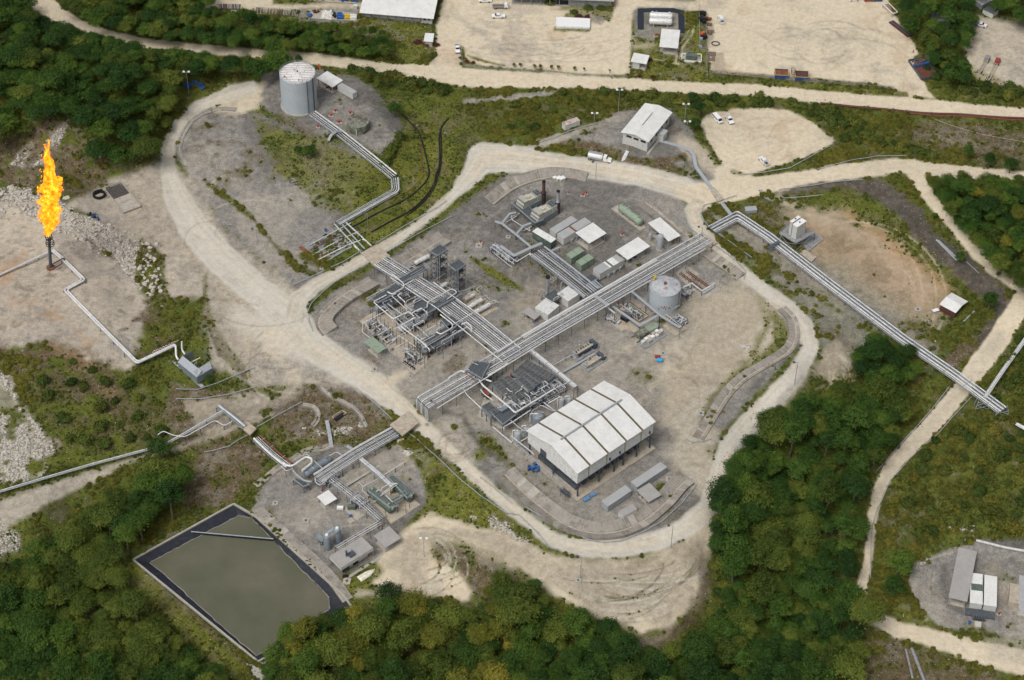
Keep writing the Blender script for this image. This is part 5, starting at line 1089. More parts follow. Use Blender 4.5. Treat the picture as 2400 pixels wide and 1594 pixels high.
for a,b in ((.42,0),(.95,0),(.55,0)): 
    m=M(); fr.box(m,a*L-.2,a*L+.2,-.5,-.02,WB+1.2,WB+2.4); wb(m,'wall_vent',DSTEEL,hall)
m=M()
for i in range(5): q=fr.P(L*(.0+.1*i)-1.2,Wd*(.9-.18*i)*1,3.2)
m.tube([fr.P(-1.5,Wd+2,4.2),fr.P(-1.5,Wd*.3,4.2)],.16,6); m.tube([fr.P(-1.9,Wd+2,4.0),fr.P(-1.9,2,4.0)],.12,6)
for i in range(6): m.tube([fr.P(-1.7,Wd*(.95-.16*i),0),fr.P(-1.7,Wd*(.95-.16*i),4)],.12,4)
wb(m,'side_pipe',LGREY,hall)
m=M(); fr.box(m,-3.6,-1.6,1.5,4.2,2.6,2.75); [m.tube([fr.P(a,b,0),fr.P(a,b,2.6)],.08,4) for a in (-3.5,-1.7) for b in (1.6,4.1)]; rails(m,[fr.P(-3.6,1.5,2.75),fr.P(-3.6,4.2,2.75),fr.P(-1.6,4.2,2.75)],1,1.3); wb(m,'stair_landing',DSTEEL,hall)
# ================================================================ office building on its mound
zb=6.0; fr=FR((1458,309),(1519,330.5),(1500.5,239),zb+5.4); L,Wd=fr.Lu,fr.Lv
print('OFF',L,Wd)
off=thing('office_building','pale sheet roofed office building with three dark end windows on the mound','building',Vector(fr.P(L/2,Wd/2,zb)))
m=M(); fr.box(m,.3,L-.3,.3,Wd-.3,zb-.8,zb+5.2); wb(m,'wall',WALLW,off)
for a0,a1,z0,z1 in ((-.4,L/2,zb+5.3,zb+6.6),(L/2,L+.4,zb+6.6,zb+5.3)):
    m=M(); m.hexa([fr.P(a0,-.5,z0-.12),fr.P(a1,-.5,z1-.12),fr.P(a1,Wd+.5,z1-.12),fr.P(a0,Wd+.5,z0-.12)],[fr.P(a0,-.5,z0),fr.P(a1,-.5,z1),fr.P(a1,Wd+.5,z1),fr.P(a0,Wd+.5,z0)]); wb(m,'roof',WHITE,off)
m=M(); m.add([fr.P(.3,.3,zb+5.2),fr.P(L-.3,.3,zb+5.2),fr.P(L/2,.3,zb+6.45),fr.P(.3,.4,zb+5.2),fr.P(L-.3,.4,zb+5.2),fr.P(L/2,.4,zb+6.45)],[(0,1,2),(5,4,3),(0,2,5,3),(1,4,5,2)]); wb(m,'gable',WALLW,off)
m=M(); m.tube([fr.P(L/2,Wd*.3,zb+6.7),fr.P(L/2,Wd*.75,zb+6.7)],.22,4); wb(m,'ridge_vent',STEEL,off)
for k in range(3):
    m=M(); a=L*(.17+.27*k); fr.box(m,a,a+L*.19,.2,.32,zb+3.6,zb+4.5); wb(m,'window',GLASS,off)
for k in range(4):
    m=M(); b=Wd*(.15+.22*k); fr.box(m,L-.32,L-.22,b,b+1.6,zb+2.2,zb+3.4); wb(m,'window',GLASS,off)
m=M(); fr.box(m,L-.3,L+2.6,Wd*.42,Wd*.6,zb-.3,zb+3); wb(m,'annex',WALLW,off)
m=M(); fr.box(m,L-.3,L+2.7,Wd*.41,Wd*.61,zb+3,zb+3.12); wb(m,'annex_roof',ROOFG,off)
m=M(); [fr.box(m,-1.0+0*i,.2,1.2+i*1.1,2.2+i*1.1,zb-.5,zb+.4+i*.55) for i in range(5)]; rails(m,[fr.P(-1,1.2,zb+.4),fr.P(-1,6.6,zb+3.2)],1,1.5); wb(m,'stair',STEEL,off)
m=M(); fr.box(m,L+.2,L+1.2,-1,Wd*.4,zb-.6,zb+.12); wb(m,'plinth',SLABL,off)
# ---------------- tanks
p=G(702.5,245); r,h=7.05,15.6; zb=p.z
tk=thing('storage_tank','tall grey cylindrical storage tank with a white plated roof on the tank pad','tank',p)
m=M(); m.cyl(p.x,p.y,zb-.5,zb+h,r,48); wb(m,'shell',TANKG,tk)
m=M(); m.tube([(p.x,p.y,zb+h),(p.x,p.y,zb+h+.5)],[r-.1,.1],48); rf=wb(m,'roof',pmat('tank_roof_white',(.66,.66,.65),.9,var=.12,scale=.5,dirt=(.42,.36,.32),dk=.2),tk)
m=M(); g=random.Random(2)
for i in range(-4,5):
    yy=i*1.5; xx=math.sqrt(max(0,(r-.3)**2-yy*yy)); zz=zb+h+.08
    m.tube([(p.x-xx,p.y+yy,zz+.02),(p.x-xx*.4,p.y+yy,zz+.3*(1-abs(yy)/r)),(p.x+xx*.4,p.y+yy,zz+.3*(1-abs(yy)/r)),(p.x+xx,p.y+yy,zz+.02)],.06,3)
    for k in range(3):
        x=g.uniform(-xx,xx)*.9; d=math.hypot(x,yy+.7); 
        if d<r-.8: m.tube([(p.x+x,p.y+yy,zz+.42*(1-abs(yy)/r)),(p.x+x,p.y+yy+1.4,zz+.42*(1-abs(yy+1.4)/r))],.05,3)
wb(m,'roof_seam',RUST,tk,rf)
m=M(); n=20; ring=[(p.x+math.cos(2*math.pi*i/n)*r,p.y+math.sin(2*math.pi*i/n)*r,zb+h) for i in range(n)]; rails(m,ring,1.0,5,True); wb(m,'railing',LGREY,tk)
m=M(); m.tube([(p.x,p.y,zb+h+.4),(p.x,p.y,zb+h+1.2)],.25,8); m.tube([(p.x-4.8,p.y-3,zb+h),(p.x-4.8,p.y-3,zb+h+.7)],.25,8); m.tube([(p.x+1,p.y-5,zb+h),(p.x+1,p.y-5,zb+h+.8)],.2,8); wb(m,'vent',RUST,tk)
for ang,mt in ((-55,DSTEEL),(-38,LGREY),(-30,DSTEEL)):
    a=math.radians(ang); q=Vector((p.x+math.cos(a)*(r+.25),p.y+math.sin(a)*(r+.25),0)); m=M(); m.tube([(q.x,q.y,zb),(q.x,q.y,zb+h+.6)],.16,6); wb(m,'ladder' if ang==-55 else 'pipe',mt,tk)
m=M(); m.cyl(p.x,p.y,zb-.4,zb+.25,r+.5,48); wb(m,'base_ring',SLABL,tk)
p=G(840.5,301); r,h=4.15,3.6; zb=p.z
tk=thing('small_tank','low old round tank with mossy green weathered paint','tank',p); m=M(); m.cyl(p.x,p.y,zb-.5,zb+h,r,32); wb(m,'shell',AGREEN,tk); m=M(); m.tube([(p.x,p.y,zb+h),(p.x,p.y,zb+h+.5)],[r,.1],32); wb(m,'roof',AGREEN,tk)
m=M(); m.tube([(p.x-.5,p.y-r-.3,zb),(p.x-.5,p.y-r-.3,zb+h*.8)],.18,6); wb(m,'pipe',PIPEW,tk)
for k in range(3): m=M(); m.tube([(p.x+math.cos(2*math.pi*i/32)*(r+.06),p.y+math.sin(2*math.pi*i/32)*(r+.06),zb+.9*(k+1)) for i in range(33)],.06,3); wb(m,'hoop',DGREEN,tk)
p=G(1555,713); r,h=5.5,9.0; zb=p.z
tk=thing('process_tank','blue grey tank with a rust streaked cone roof and red marks','tank',p); m=M(); m.cyl(p.x,p.y,zb-.3,zb+h,r,40); wb(m,'shell',TANKG,tk); m=M(); m.tube([(p.x,p.y,zb+h),(p.x,p.y,zb+h+1.2)],[r+.15,.3],40); wb(m,'roof',TANKR,tk)
m=M(); m.cyl(p.x,p.y,zb+h+1.1,zb+h+1.7,.6,12); wb(m,'hatch',RUST,tk)
g=random.Random(8)
for k in range(22): # rust marks on the shell and roof: thin proud flakes
    a=math.radians(g.uniform(-118,-60)); zc=zb+g.choice([2.2,2.8,3.0,3.6])+g.uniform(-.3,.3); wd=g.uniform(.02,.07); hh=g.uniform(.15,.8)
    m=M(); rr=r+.02; m.hexa([(p.x+math.cos(a)*rr,p.y+math.sin(a)*rr,zc),(p.x+math.cos(a+wd)*rr,p.y+math.sin(a+wd)*rr,zc),(p.x+math.cos(a+wd)*(r-.05),p.y+math.sin(a+wd)*(r-.05),zc),(p.x+math.cos(a)*(r-.05),p.y+math.sin(a)*(r-.05),zc)],[(p.x+math.cos(a)*rr,p.y+math.sin(a)*rr,zc+hh),(p.x+math.cos(a+wd)*rr,p.y+math.sin(a+wd)*rr,zc+hh),(p.x+math.cos(a+wd)*(r-.05),p.y+math.sin(a+wd)*(r-.05),zc+hh),(p.x+math.cos(a)*(r-.05),p.y+math.sin(a)*(r-.05),zc+hh)]); wb(m,'rust_patch',RUSTP,tk)
m=M(); rails(m,[(p.x+math.cos(2*math.pi*i/16)*r,p.y+math.sin(2*math.pi*i/16)*r,zb+h) for i in range(4,12)],1,5); rails(m,[(p.x-r-1.8,p.y-.8,zb+h),(p.x-r-1.8,p.y+1.2,zb+h),(p.x-r,p.y+1.2,zb+h)],1,1.2); wb(m,'railing',LGREY,tk)
for ang in (-20,-12,188):
    a=math.radians(ang); q=Vector((p.x+math.cos(a)*(r+.4),p.y+math.sin(a)*(r+.4),0)); m=M(); m.tube([(q.x,q.y,zb),(q.x,q.y,zb+h+.4)],.18,6); wb(m,'pipe',STEEL,tk)
# yellow windsock
p=G(1533,700); t=thing('windsock','yellow windsock on a pole beside the rusty topped tank','windsock',p); m=M(); m.tube([p,p+Vector((0,0,12))],.08,4); wb(m,'pole',DSTEEL,t); m=M(); m.tube([p+Vector((0,0,11.6)),p+Vector((-.9,-.5,9.5))],[.45,.22],8); wb(m,'sock',YEL,t)
p=G(752,175); t=thing('windsock','orange windsock beside the big grey tank','windsock',p); m=M(); m.tube([p,p+Vector((0,0,5.5))],.08,4); wb(m,'pole',STEEL,t); m=M(); m.tube([p+Vector((-.6,0,5.4)),p+Vector((-.1,-.2,3))],[.28,.45],8); wb(m,'sock',ORNG,t)
# ---------------- open shelters and roofs
def S_(lab,pts,h,roof=WHITE,n=8,seed=1,**k):
    t,fr,zb=shelter(lab,pts[0],pts[1],pts[2],h,roof,**k)
    if n: clutter(fr,zb,t,n,seed)
    return t,fr,zb
S_('white roofed open shelter right of the twin grey cabins',zD(1130,837,1332,718,980,712),4.2,n=14,seed=3)
S_('white roofed open shelter beside the white cabin',zD(1575,1025,1833,868,1443,918),4.2,n=16,seed=4,posts=(3,2))
S_('white roofed open shelter next to the ring road drain',t21(1440,650,1550,595,1240,490),4.4,n=14,seed=5,posts=(2,3))
S_('small white roofed shelter below the two silver boxes',t21(205,1370,262,1325,108,1290),2.6,ROOFL,n=4,seed=6,floor=None)
S_('white canopy shed beside the big grey tank',t10(703,803,800,738,565,715),3.4,n=7,seed=7)
S_('green roofed open shed left of the separators',zA(225,1315,325,1250,70,1180),3.0,GREEN,n=8,seed=8)
S_('small square cream roofed shelter on the lower pad',zC(700,760,833,680,607,660),3.0,WHITE,n=2,seed=9)
S_('grey sheet roofed open shed beside the pump house',zC(1390,1245,1570,1130,1255,1110),3.0,ROOFL,n=3,seed=10)
S_('streaky grey roofed shelter between the two long cabins',t22(1255,1480,1375,1410,1140,1375),2.8,ROOFL,n=5,seed=11)
S_('white roofed pump shelter inside the fenced gas yard',t20(1353,430,1525,445,1353,265),3.6,WHITE,n=4,seed=12)
t,fr,zb=S_('white roofed gate hut at the yard corner',t20(1090,565,1235,590,1090,483),3.4,WHITE,n=0); m=M(); fr.box(m,.8,fr.Lu*.55,.6,fr.Lv-.6,zb,zb+3.2); wb(m,'wall',WALLW,t)
t,fr,zb=S_('small white roofed kiosk at the yard gate',t10(1540,380,1625,385,1515,305),2.8,WHITE,n=0); m=M(); fr.box(m,.6,fr.Lu-.6,.6,fr.Lv-.6,zb,zb+2.6); wb(m,'wall',WALLW,t)
t,fr,zb=S_('long grey roofed shed in the lower right compound',t33(1658,808,1830,850,1705,340),3.6,ROOFL,n=8,seed=13,posts=(2,6))
slab('tan flat slab roof beside the right edge compound',t33(2200,890,2295,905,2300,732,2215,715),CONCO,2.2,name='low_shed',cat='shed')
# gable red shed
zb=hz(2240,745); fr=FR((2240,733.5),(2269,706),(2202,712.5),zb+3.2); t=thing('red_shed','small shed with white roof and red brown walls on the right pad','shed',Vector(fr.P(fr.Lu/2,fr.Lv/2,zb))); L,Wd=fr.Lu,fr.Lv
m=M(); fr.box(m,.3,.42,.3,Wd-.3,zb,zb+3.1); fr.box(m,.42,L*.3,.3,.42,zb,zb+3.0); fr.box(m,.42,L-.3,Wd-.42,Wd-.3,zb,zb+3.1); wb(m,'wall',BRICKP,t)
for a0,a1,z0,z1 in ((0,L/2,zb+3.1,zb+3.9),(L/2,L,zb+3.9,zb+3.1)): m=M(); m.hexa([fr.P(a0,0,z0-.1),fr.P(a1,0,z1-.1),fr.P(a1,Wd,z1-.1),fr.P(a0,Wd,z0-.1)],[fr.P(a0,0,z0),fr.P(a1,0,z1),fr.P(a1,Wd,z1),fr.P(a0,Wd,z0)]); wb(m,'roof',WHITE,t)
for a,b in ((L-.3,.3),(L-.3,Wd-.3),(L/2,.3)): m=M(); fr.box(m,a-.1,a+.1,b-.1,b+.1,zb,zb+3.2); wb(m,'post',WOOD,t)
# pump house
zb=-5.0; fr=FR((799.6,1331),(875,1284),(771,1304.5),zb+4.4); L,Wd=fr.Lu,fr.Lv; t=thing('pump_house','grey white flat roofed pump house with black chimney beside the pond','building',Vector(fr.P(L/2,Wd/2,zb)))
m=M(); fr.box(m,0,L,0,Wd,zb+4.2,zb+4.4); wb(m,'roof',ROOFL,t)
m=M(); fr.box(m,0,L,0,.15,zb+3.0,zb+4.2); fr.box(m,0,.15,.15,Wd,zb+3.0,zb+4.2); fr.box(m,L-.15,L,.15,Wd,zb+3.0,zb+4.2); wb(m,'fascia',WALLW,t)
m=M(); fr.box(m,2.0,L-1.5,1.2,Wd-.3,zb-.2,zb+4.1); wb(m,'wall',WALLW,t)
m=M(); fr.box(m,L*.42,L*.58,1.1,1.25,zb,zb+2.6); wb(m,'doorway',GLASS,t); m=M(); fr.box(m,L*.08,L*.3,.9,1.2,zb+.2,zb+2.6); wb(m,'engine_bay',DSTEEL,t)
m=M(); q=fr.P(L*.33,Wd*.45,0); m.cyl(q[0],q[1],zb+4.4,zb+7.0,.32,10); wb(m,'chimney',DSTEEL,t); m=M(); fr.box(m,L*.36,L*.52,Wd*.2,Wd*.55,zb+4.4,zb+4.6); rails(m,[fr.P(L*.36,Wd*.2,zb+4.5),fr.P(L*.52,Wd*.2,zb+4.5),fr.P(L*.52,Wd*.55,zb+4.5)],.9,1); wb(m,'roof_walkway',DSTEEL,t)
m=M(); fr.box(m,.5,L+1,-2.2,-1.2,zb-.2,zb+.25); wb(m,'ramp',SLABL,t)
for a in (.1,L-.1):
    for b in (.1,Wd-.1): m=M(); fr.box(m,a-.1,a+.1,b-.1,b+.1,zb,zb+3.0); wb(m,'post',STEEL,t)
# warehouse top
zb=hz(930,52); fr=FR(t10(962,112)[0],t10(1622,166)[0],(846,-34),zb+3.8); L,Wd=fr.Lu,fr.Lv; t=thing('warehouse','long white roofed warehouse with glazed bays at the top edge','warehouse',Vector(fr.P(L/2,Wd/2,zb)))
m=M(); m.hexa([fr.P(-.5,-.6,zb+3.7),fr.P(L+.5,-.6,zb+3.7),fr.P(L+.5,Wd,zb+6.2),fr.P(-.5,Wd,zb+6.2)],[fr.P(-.5,-.6,zb+3.85),fr.P(L+.5,-.6,zb+3.85),fr.P(L+.5,Wd,zb+6.35),fr.P(-.5,Wd,zb+6.35)]); wb(m,'roof',WHITE,t)
m=M(); fr.box(m,.3,L-.3,1.2,Wd,zb-.2,zb+3.6); wb(m,'wall',MIDG,t)
for k in range(7):
    a=L*(.02+.115*k); m=M(); fr.box(m,a+.2,a+L*.105,1.05,1.2,zb+.9,zb+3.2); w_=wb(m,'glazed_bay',WALLW,t)
    m=M(); [fr.box(m,a+.2+j*L*.0175,a+.28+j*L*.0175,1.0,1.05,zb+.9,zb+3.2) for j in range(7)]; fr.box(m,a+.2,a+L*.105,.97,1.0,zb+2,zb+2.1); wb(m,'glazing_bar',DSTEEL,t,w_)
    m=M(); fr.box(m,a-.1,a+.1,.3,.5,zb,zb+3.7); wb(m,'post',STEEL,t)
m=M(); fr.box(m,L*.84,L-.4,.9,1.2,zb,zb+3.3); wb(m,'white_wall',WALLW,t)
for k in range(2): m=M(); a=L*(.87+.06*k); fr.box(m,a,a+1,.8,.9,zb+1.8,zb+2.6); wb(m,'window',GLASS,t)
m=M(); fr.box(m,L*.15,L*.75,Wd*.77,Wd*.79,zb+5.8,zb+6.15); wb(m,'ridge_strip',MIDG,t)
# top office block
zb=2.0; fr=FR((1200,10),(1433,19),(1202,-70),zb); L,Wd=fr.Lu,fr.Lv; t=thing('site_office','grey corrugated site office with a dark doorway at the top edge','building',Vector(fr.P(L/2,Wd/2,zb)))
m=M(); fr.box(m,L*.57,L,0,Wd,zb,zb+4); fr.box(m,0,L*.57,2.5,Wd,zb,zb+4); wb(m,'wall',MIDG,t); m=M(); fr.box(m,L*.45,L*.565,1,1.3,zb,zb+3.4); wb(m,'doorway',GLASS,t)
m=M(); fr.box(m,-1,L+1,-1,Wd,zb+4,zb+4.2); wb(m,'roof',ROOFG,t); m=M(); fr.box(m,0,L*.57,-.2,2.5,zb-.1,zb+.15); wb(m,'veranda_floor',SLABL,t)
for k in range(7): m=M(); a=L*.57*k/6; fr.box(m,a-.1,a+.1,0,.2,zb,zb+4); wb(m,'post',LGREY,t)
for k in range(5): m=M(); a=L*(.03+.08*k); fr.box(m,a,a+1.6,2.4,2.5,zb+1,zb+2.4); wb(m,'window',GLASS,t)
t,fr,zb=cont('grey roofed building cut by the right edge of the compound',(2385,1442),(2440,1450),14,3.0,WALLW,ROOFG,.1,name='cabin',cat='building')
# planter wall in the yard
slab('long white concrete planter slab in the upper yard',t20(403,170,718,185,716,272,400,262),CARW,.9,name='planter',cat='planter')
# ---------------- containers and cabins
def C_(lab,p,Wd,H,**k): return cont(lab,p[0],p[1],Wd,H,**k)
C_('long grey roofed cabin nearest the white hall',t22(1145,1390,1418,1207),3.0,2.7,name='site_cabin',cat='cabin',mat=LGREY)
C_('shorter grey roofed cabin in front of the long cabin',t22(878,1566,1092,1420),3.0,2.6,name='site_cabin',cat='cabin',mat=LGREY)
C_('small dirty white cabin with dark door beside the curved drain',t23(1020,108,1145,40),2.6,2.3,name='site_cabin',cat='cabin',roof=ROOFL)
t,fr,zb=C_('rear of the twin grey roofed cabins by the turbines',zD(745,790,990,640),3.2,3.0,name='control_cabin',cat='cabin')
t,fr,zb=C_('front of the twin grey roofed cabins with a rusty roof band',zD(835,858,1152,668),3.6,3.2,name='control_cabin',cat='cabin',z0=.6)
m=M(); fr.box(m,fr.Lu*.42,fr.Lu*.48,-.05,3.65,zb+3.92,zb+3.95); wb(m,'rusty_band',RUST,t)
for k in range(4): m=M(); a=fr.Lu*(.25+.2*k); fr.box(m,a,a+.9,-.6,-.05,zb+.1,zb+1.4); wb(m,'air_conditioner',LGREY,t)
t,fr,zb=C_('small green cabin with a white roof above the cable trays',zD(690,893,748,850),9.2,2.8,name='switch_cabin',cat='cabin',mat=DGREEN,roof=WHITEW,z0=.8)
t,fr,zb=C_('white cabin with a green roof stripe beside the main pipe rack',zD(1255,1258,1522,1100),3.8,3.2,name='control_cabin',cat='cabin',z0=.7)
for a0,a1,mt in ((.50,.56,DGREEN),(.56,.80,WHITEW),(.42,.49,WHITEW)): m=M(); fr.box(m,fr.Lu*a0,fr.Lu*a1,0,3.8,zb+4.0,zb+4.03); wb(m,'roof_sheet',mt,t)
for k in range(3): m=M(); a=fr.Lu*(.3+.25*k); fr.box(m,a,a+.9,-.6,-.05,zb+.1,zb+1.4); wb(m,'air_conditioner',LGREY,t)
for lab,p0,p1 in (('pale green transformer box left of the pair',(925,1078),(1068,990)),('pale green transformer box right of the pair',(1040,1160),(1180,1072))):
    t,fr,zb=C_(lab,zD(*p0,*p1),2.9,3.0,name='transformer',cat='transformer',mat=GREEN,roof=GREEN,rib=True)
    m=M(); a=fr.Lu*.5; fr.box(m,a-.06,a+.06,-.1,3.0,zb+3.4,zb+3.45); fr.box(m,a-.06,a+.06,-.08,0,zb+.3,zb+3.4); wb(m,'seam',DGREEN,t)
C_('white refrigerated container by the canopy shed',t10(888,918,915,902),0,0) if False else None
C_('white shipping container beside the canopy shed on the tank pad',t10(890,915,752,835),2.4,2.6,name='container')
C_('rusty topped white container on the grass below the hedge',t20(488,1204,622,1155),2.4,2.6,name='container',roof=pmat('rusty_white_roof',(.5,.45,.42),.8,dirt=(.28,.12,.07),dk=.35))
C_('white container with a dark green roof panel',t33(1845,905,1957,920),12.4,2.6,name='container',roof=WHITE)
t,fr,zb=C_('white container with ribbed roof right of its twin',t33(1972,925,2085,942),12.4,2.6,name='container',roof=WHITE)
m=M(); fr.box(m,-5.5,fr.Lu,-3,-.2,zb+.1,zb+.5); wb(m,'black_deck',DECK,t); m=M(); [fr.box(m,-3+k*.8,-2.5+k*.8,-4.5,-3.2,zb,zb+1.1) for k in range(5)]; wb(m,'battery_rack',DSTEEL,t)
p=R(*t33(1865,715)[0],hz(2280,1400)+3.05); t=thing('roof_sheet','dark green sheet lying across the left white container roof','sheet',p); fr=FR(t33(1868,740)[0],t33(1972,752)[0],t33(1872,680)[0],hz(2280,1400)+3.02); m=M(); fr.box(m,0,fr.Lu,0,fr.Lv,fr.z,fr.z+.05); wb(m,'panel',DGREEN,t)
# silver boxes (heaters)
for lab,p0,p1,w_,h in (('silver sheeted heater box left of the pair below the stack',t21(330,1388,430,1300),0,6.0,3.3),('silver sheeted heater box behind the main pipe rack',t21(515,1262,618,1190),0,5.6,3.3)):
    t,fr,zb=cont(lab,p0[0],p0[1],w_,h,mat=SILV,roof=SILV,z0=.2,name='heater_box',cat='heater')
p=G(1282.5,694); t=thing('exhaust_stack','slim dark capped grey stack behind the silver boxes','stack',p); m=M(); m.cyl(p.x,p.y,p.z,p.z+9.3,.62,14); wb(m,'shaft',STEEL,t); m=M(); m.cyl(p.x,p.y,p.z+9.2,p.z+9.7,.9,14); wb(m,'cap',RUB,t)
# heater pipework
t=thing('heater_pipework','tangle of pipes and railings around the silver heater boxes','pipework',G(1290,700)); fr=FR((1295,715),(1325,697),(1265,692),0.0); g=random.Random(3)
for k in range(16):
    a=g.uniform(-2,fr.Lu+3); b=g.uniform(-1,fr.Lv+2); h=g.uniform(1.5,4); pl(t,[fr.P(a,b,0),fr.P(a,b,h),fr.P(a+2,b,h),fr.P(a+2,b+g.uniform(-2,2),h)],g.uniform(.08,.2),g.choice([PIPE,LGREY,DSTEEL,LAGB]))
deckplate(t,[(1292,712),(1320,695),(1300,680),(1272,697)],3.2)
# twin silos on lower pad
t=thing('twin_silo','pair of slim grey vertical vessels linked by a walkway on the lower pad','vessel',G(779,1276))
for k,(x,y) in enumerate(((768,1285),(792,1269))):
    p=G(x,y); m=M(); vtank(m,p,1.25,p.z+.2,p.z+6.2,18,dish=.4); s=wb(m,'vessel',GREY,t); m=M(); m.cyl(p.x,p.y,p.z+6.5,p.z+6.9,.55,12); wb(m,'manway',CARW,t,s)
a,b=G(768,1285),G(792,1269); m=M(); d=(b-a).normalized(); s=Vector((-d.y,d.x,0)); m.hexa([tuple(a+s*1.0+Vector((0,0,5.4))),tuple(b+s*1.0+Vector((0,0,5.4))),tuple(b+s*2+Vector((0,0,5.4))),tuple(a+s*2+Vector((0,0,5.4)))],[tuple(a+s*1.0+Vector((0,0,5.5))),tuple(b+s*1.0+Vector((0,0,5.5))),tuple(b+s*2+Vector((0,0,5.5))),tuple(a+s*2+Vector((0,0,5.5)))]); rails(m,[a+s*2+Vector((0,0,5.5)),b+s*2+Vector((0,0,5.5))],1,1.2); rails(m,[a-s*1.3-d*1+Vector((0,0,6.2)),b-s*1.3+d+Vector((0,0,6.2)),b+s*1.3+d+Vector((0,0,6.2))],1,1.2); wb(m,'walkway',LGREY,t)
S_('little sheet roof over pumps beside the twin vessels',zC(655,1180,700,1145,592,1115),2.6,MROOF,n=4,seed=15,floor=None)
# platform with twin white towers, right pad
zb=hz(1865,580); t=thing('white_silo_platform','two tall white box towers on a grey steel platform','silo platform',G(1868,575))
deckplate(t,t31(105,575,190,490,430,575,255,670),zb+4,MIDG,legs=True)
for p0,p1,p2 in ((t31(270,520,352,465,235,490)),(t31(225,478,298,428,205,465))):
    fr=FR(p0,p1,p2,zb+10.2); m=M(); fr.box(m,0,fr.Lu,0,fr.Lv,zb+4.01,zb+10.2); q=wb(m,'tower',WALLW,t); m=M(); fr.box(m,-.1,fr.Lu+.1,-.1,fr.Lv+.1,zb+10.2,zb+10.3); wb(m,'roof',CARW,t,q)
    m=M(); c=fr.P(fr.Lu/2,fr.Lv/2,0); m.cyl(c[0],c[1],zb+10.3,zb+10.7,.3,8); wb(m,'vent',DSTEEL,t,q)
ps=[R(*q,zb+4) for q in t31(105,575,190,490,430,575,255,670)]
for a,b in zip(ps,ps[1:]+ps[:1]): m=M(); m.tube([(a.x,a.y,zb),(b.x,b.y,zb+3.8)],.07,4); m.tube([(b.x,b.y,zb),(a.x,a.y,zb+3.8)],.07,4); wb(m,'brace',LGREY,t)
slab('grey concrete slab with railings beside the white silo platform',t31(370,745,505,635,420,575,300,640),MIDG,.3,kerb=LGREY)
slab('small concrete sump with orange earth below the silo platform',t31(290,760,340,735,440,800,400,845),CONCO,.3,kerb=CONC)
# ================================================================ pipe racks
MX=[.22,.13,.26,.16,.13,.24,.13,.2,.28]
rk=rack('wide main pipe rack running from the road bridge up to the ring road',[(990,945),(1150,853),(1264,784),(1534,627),(1655,558)],6.0,6.6,MX,post=6.5,lad=True,drop=.3)
rack('upper row of silver pipes on the near half of the main rack',[(1224,791),(1380,700),(1538,609)],6.9,1.6,[.22,.3,.22],post=9,zpost=False,mats=(PIPEW,PIPE))
rack('pipe rack from the manifold bridge through the separators to the main rack',[(893,612),(1040,705),(1110,757),(1205,832)],5.4,7.0,[.3,.14,.14,.24,.14,.22,.14,.34],post=6,lad=True)
rack('wide rack of grey trays and pipes from the turbines to the main rack',zD(545,925,860,1165,1165,1410),4.2,7.2,[.4,.12,.12,.36,.12,.12,.4],post=6,mats=(LGREY,PIPE,STEEL),lad=True)
rack('narrow pipe bridge from the main rack to the white hall',zB(1430,195,1700,410,1960,625),5.4,1.6,[.2,.28,.2],post=7,lad=True)
rack('lower pipe rack coming out under the road slab bridge',[(925,1012),(840,1060),(744,1122)],-1.0,4.6,[.42,.12,.16,.12,.18,.12,.2],post=5,lad=True)
rack('light twin pipe run along the lower pad to the pump house',zC(770,450,1080,690,1335,920),-1.2,2.4,[.1,.14,.1,.12],post=5,lad=True)
rack('twin pipes turning back behind the pump house roof',zC(1330,955,1060,1110,830,1250),-1.4,1.8,[.13,.13,.1],post=5)
rack('pipe run from the lower rack to the green vessels',zC(1105,225,1280,370,1470,545),-.6,1.5,[.3,.16,.22],post=6,lad=True)
rack('large white pipes descending from the left slab bridge to the lower pad',[(602,1026),(640,1062),(678,1092)],[-1.2,-1.0,-.9],3.2,[.45,.14,.14,.3],post=6,mats=(PIPEW,PIPE,PIPE,RUST),lad=True)
rack('short pipes left of the small slab bridge',t01(2010,600,2130,690,2250,790),[.8,.8,.6],2.0,[.3,.4,.2],post=5,mats=(GREY,PIPE))
rack('long twin pipeline crossing the brown slope to the left edge',[(-60,1168),(0,1153),(110,1120),(217,1089),(352,1053),(392,1040),(440,1013),(526,962)],[1,1,.5,-.3,-.6,-.3,.6,1.2],1.1,[.22,.22],post=9,mats=(LGREY,PIPE))
rack('thin white pipe zigzagging over the brush',t01(1450,860,1500,825,1590,865,1700,880,1980,725,2060,780,2130,740),[0,.8,.6,.6,.8,.8,.8],.4,[.16],post=7,mats=(PIPEW,))
rack('silver twin flare pipes stepping down from the flare stack',[(123,588),(148,609),(197,657),(153,681),(270,800),(322,852),(408,811)],[7,6.8,6.3,6.0,3.6,2.2,2.6],1.5,[.42,.36],post=7,mats=(PIPE,SILV))
rack('flare pipe running from the stack off the left edge',[(119,590),(60,618),(0,645),(-60,672)],[7,7.2,7.6,8],.5,[.42],post=7,mats=(PIPE,))
rack('grey pipe run down the bank from the big tank',[(733,266),(802,316),(880,378),(924,414)],[7.8,7.9,5.4,3.6],3.4,[.14,.2,.16,.36],post=7,mats=(PIPE,LGREY,PIPEW),lad=True)
rack('pipe run from the foot of the bank to the manifold',[(926,418),(928,447),(862,484),(792,524)],[3.4,1.6,1.5,1.5],2.8,[.14,.2,.16,.3],post=6,mats=(PIPE,LGREY,PIPEW),lad=True)
rack('long bundle of silver pipes crossing the right pad and the lane',[(1668,538),(1728,506),(1800,554),(1950,670),(2119,797),(2240,880),(2350,962)],[2.2,2.4,2.2,1.6,1.2,.4,.0],4.2,[.2,.28,.12,.3,.14,.26],post=9,mats=(PIPE,PIPEW,STEEL,PIPE,GREY),lad=True)
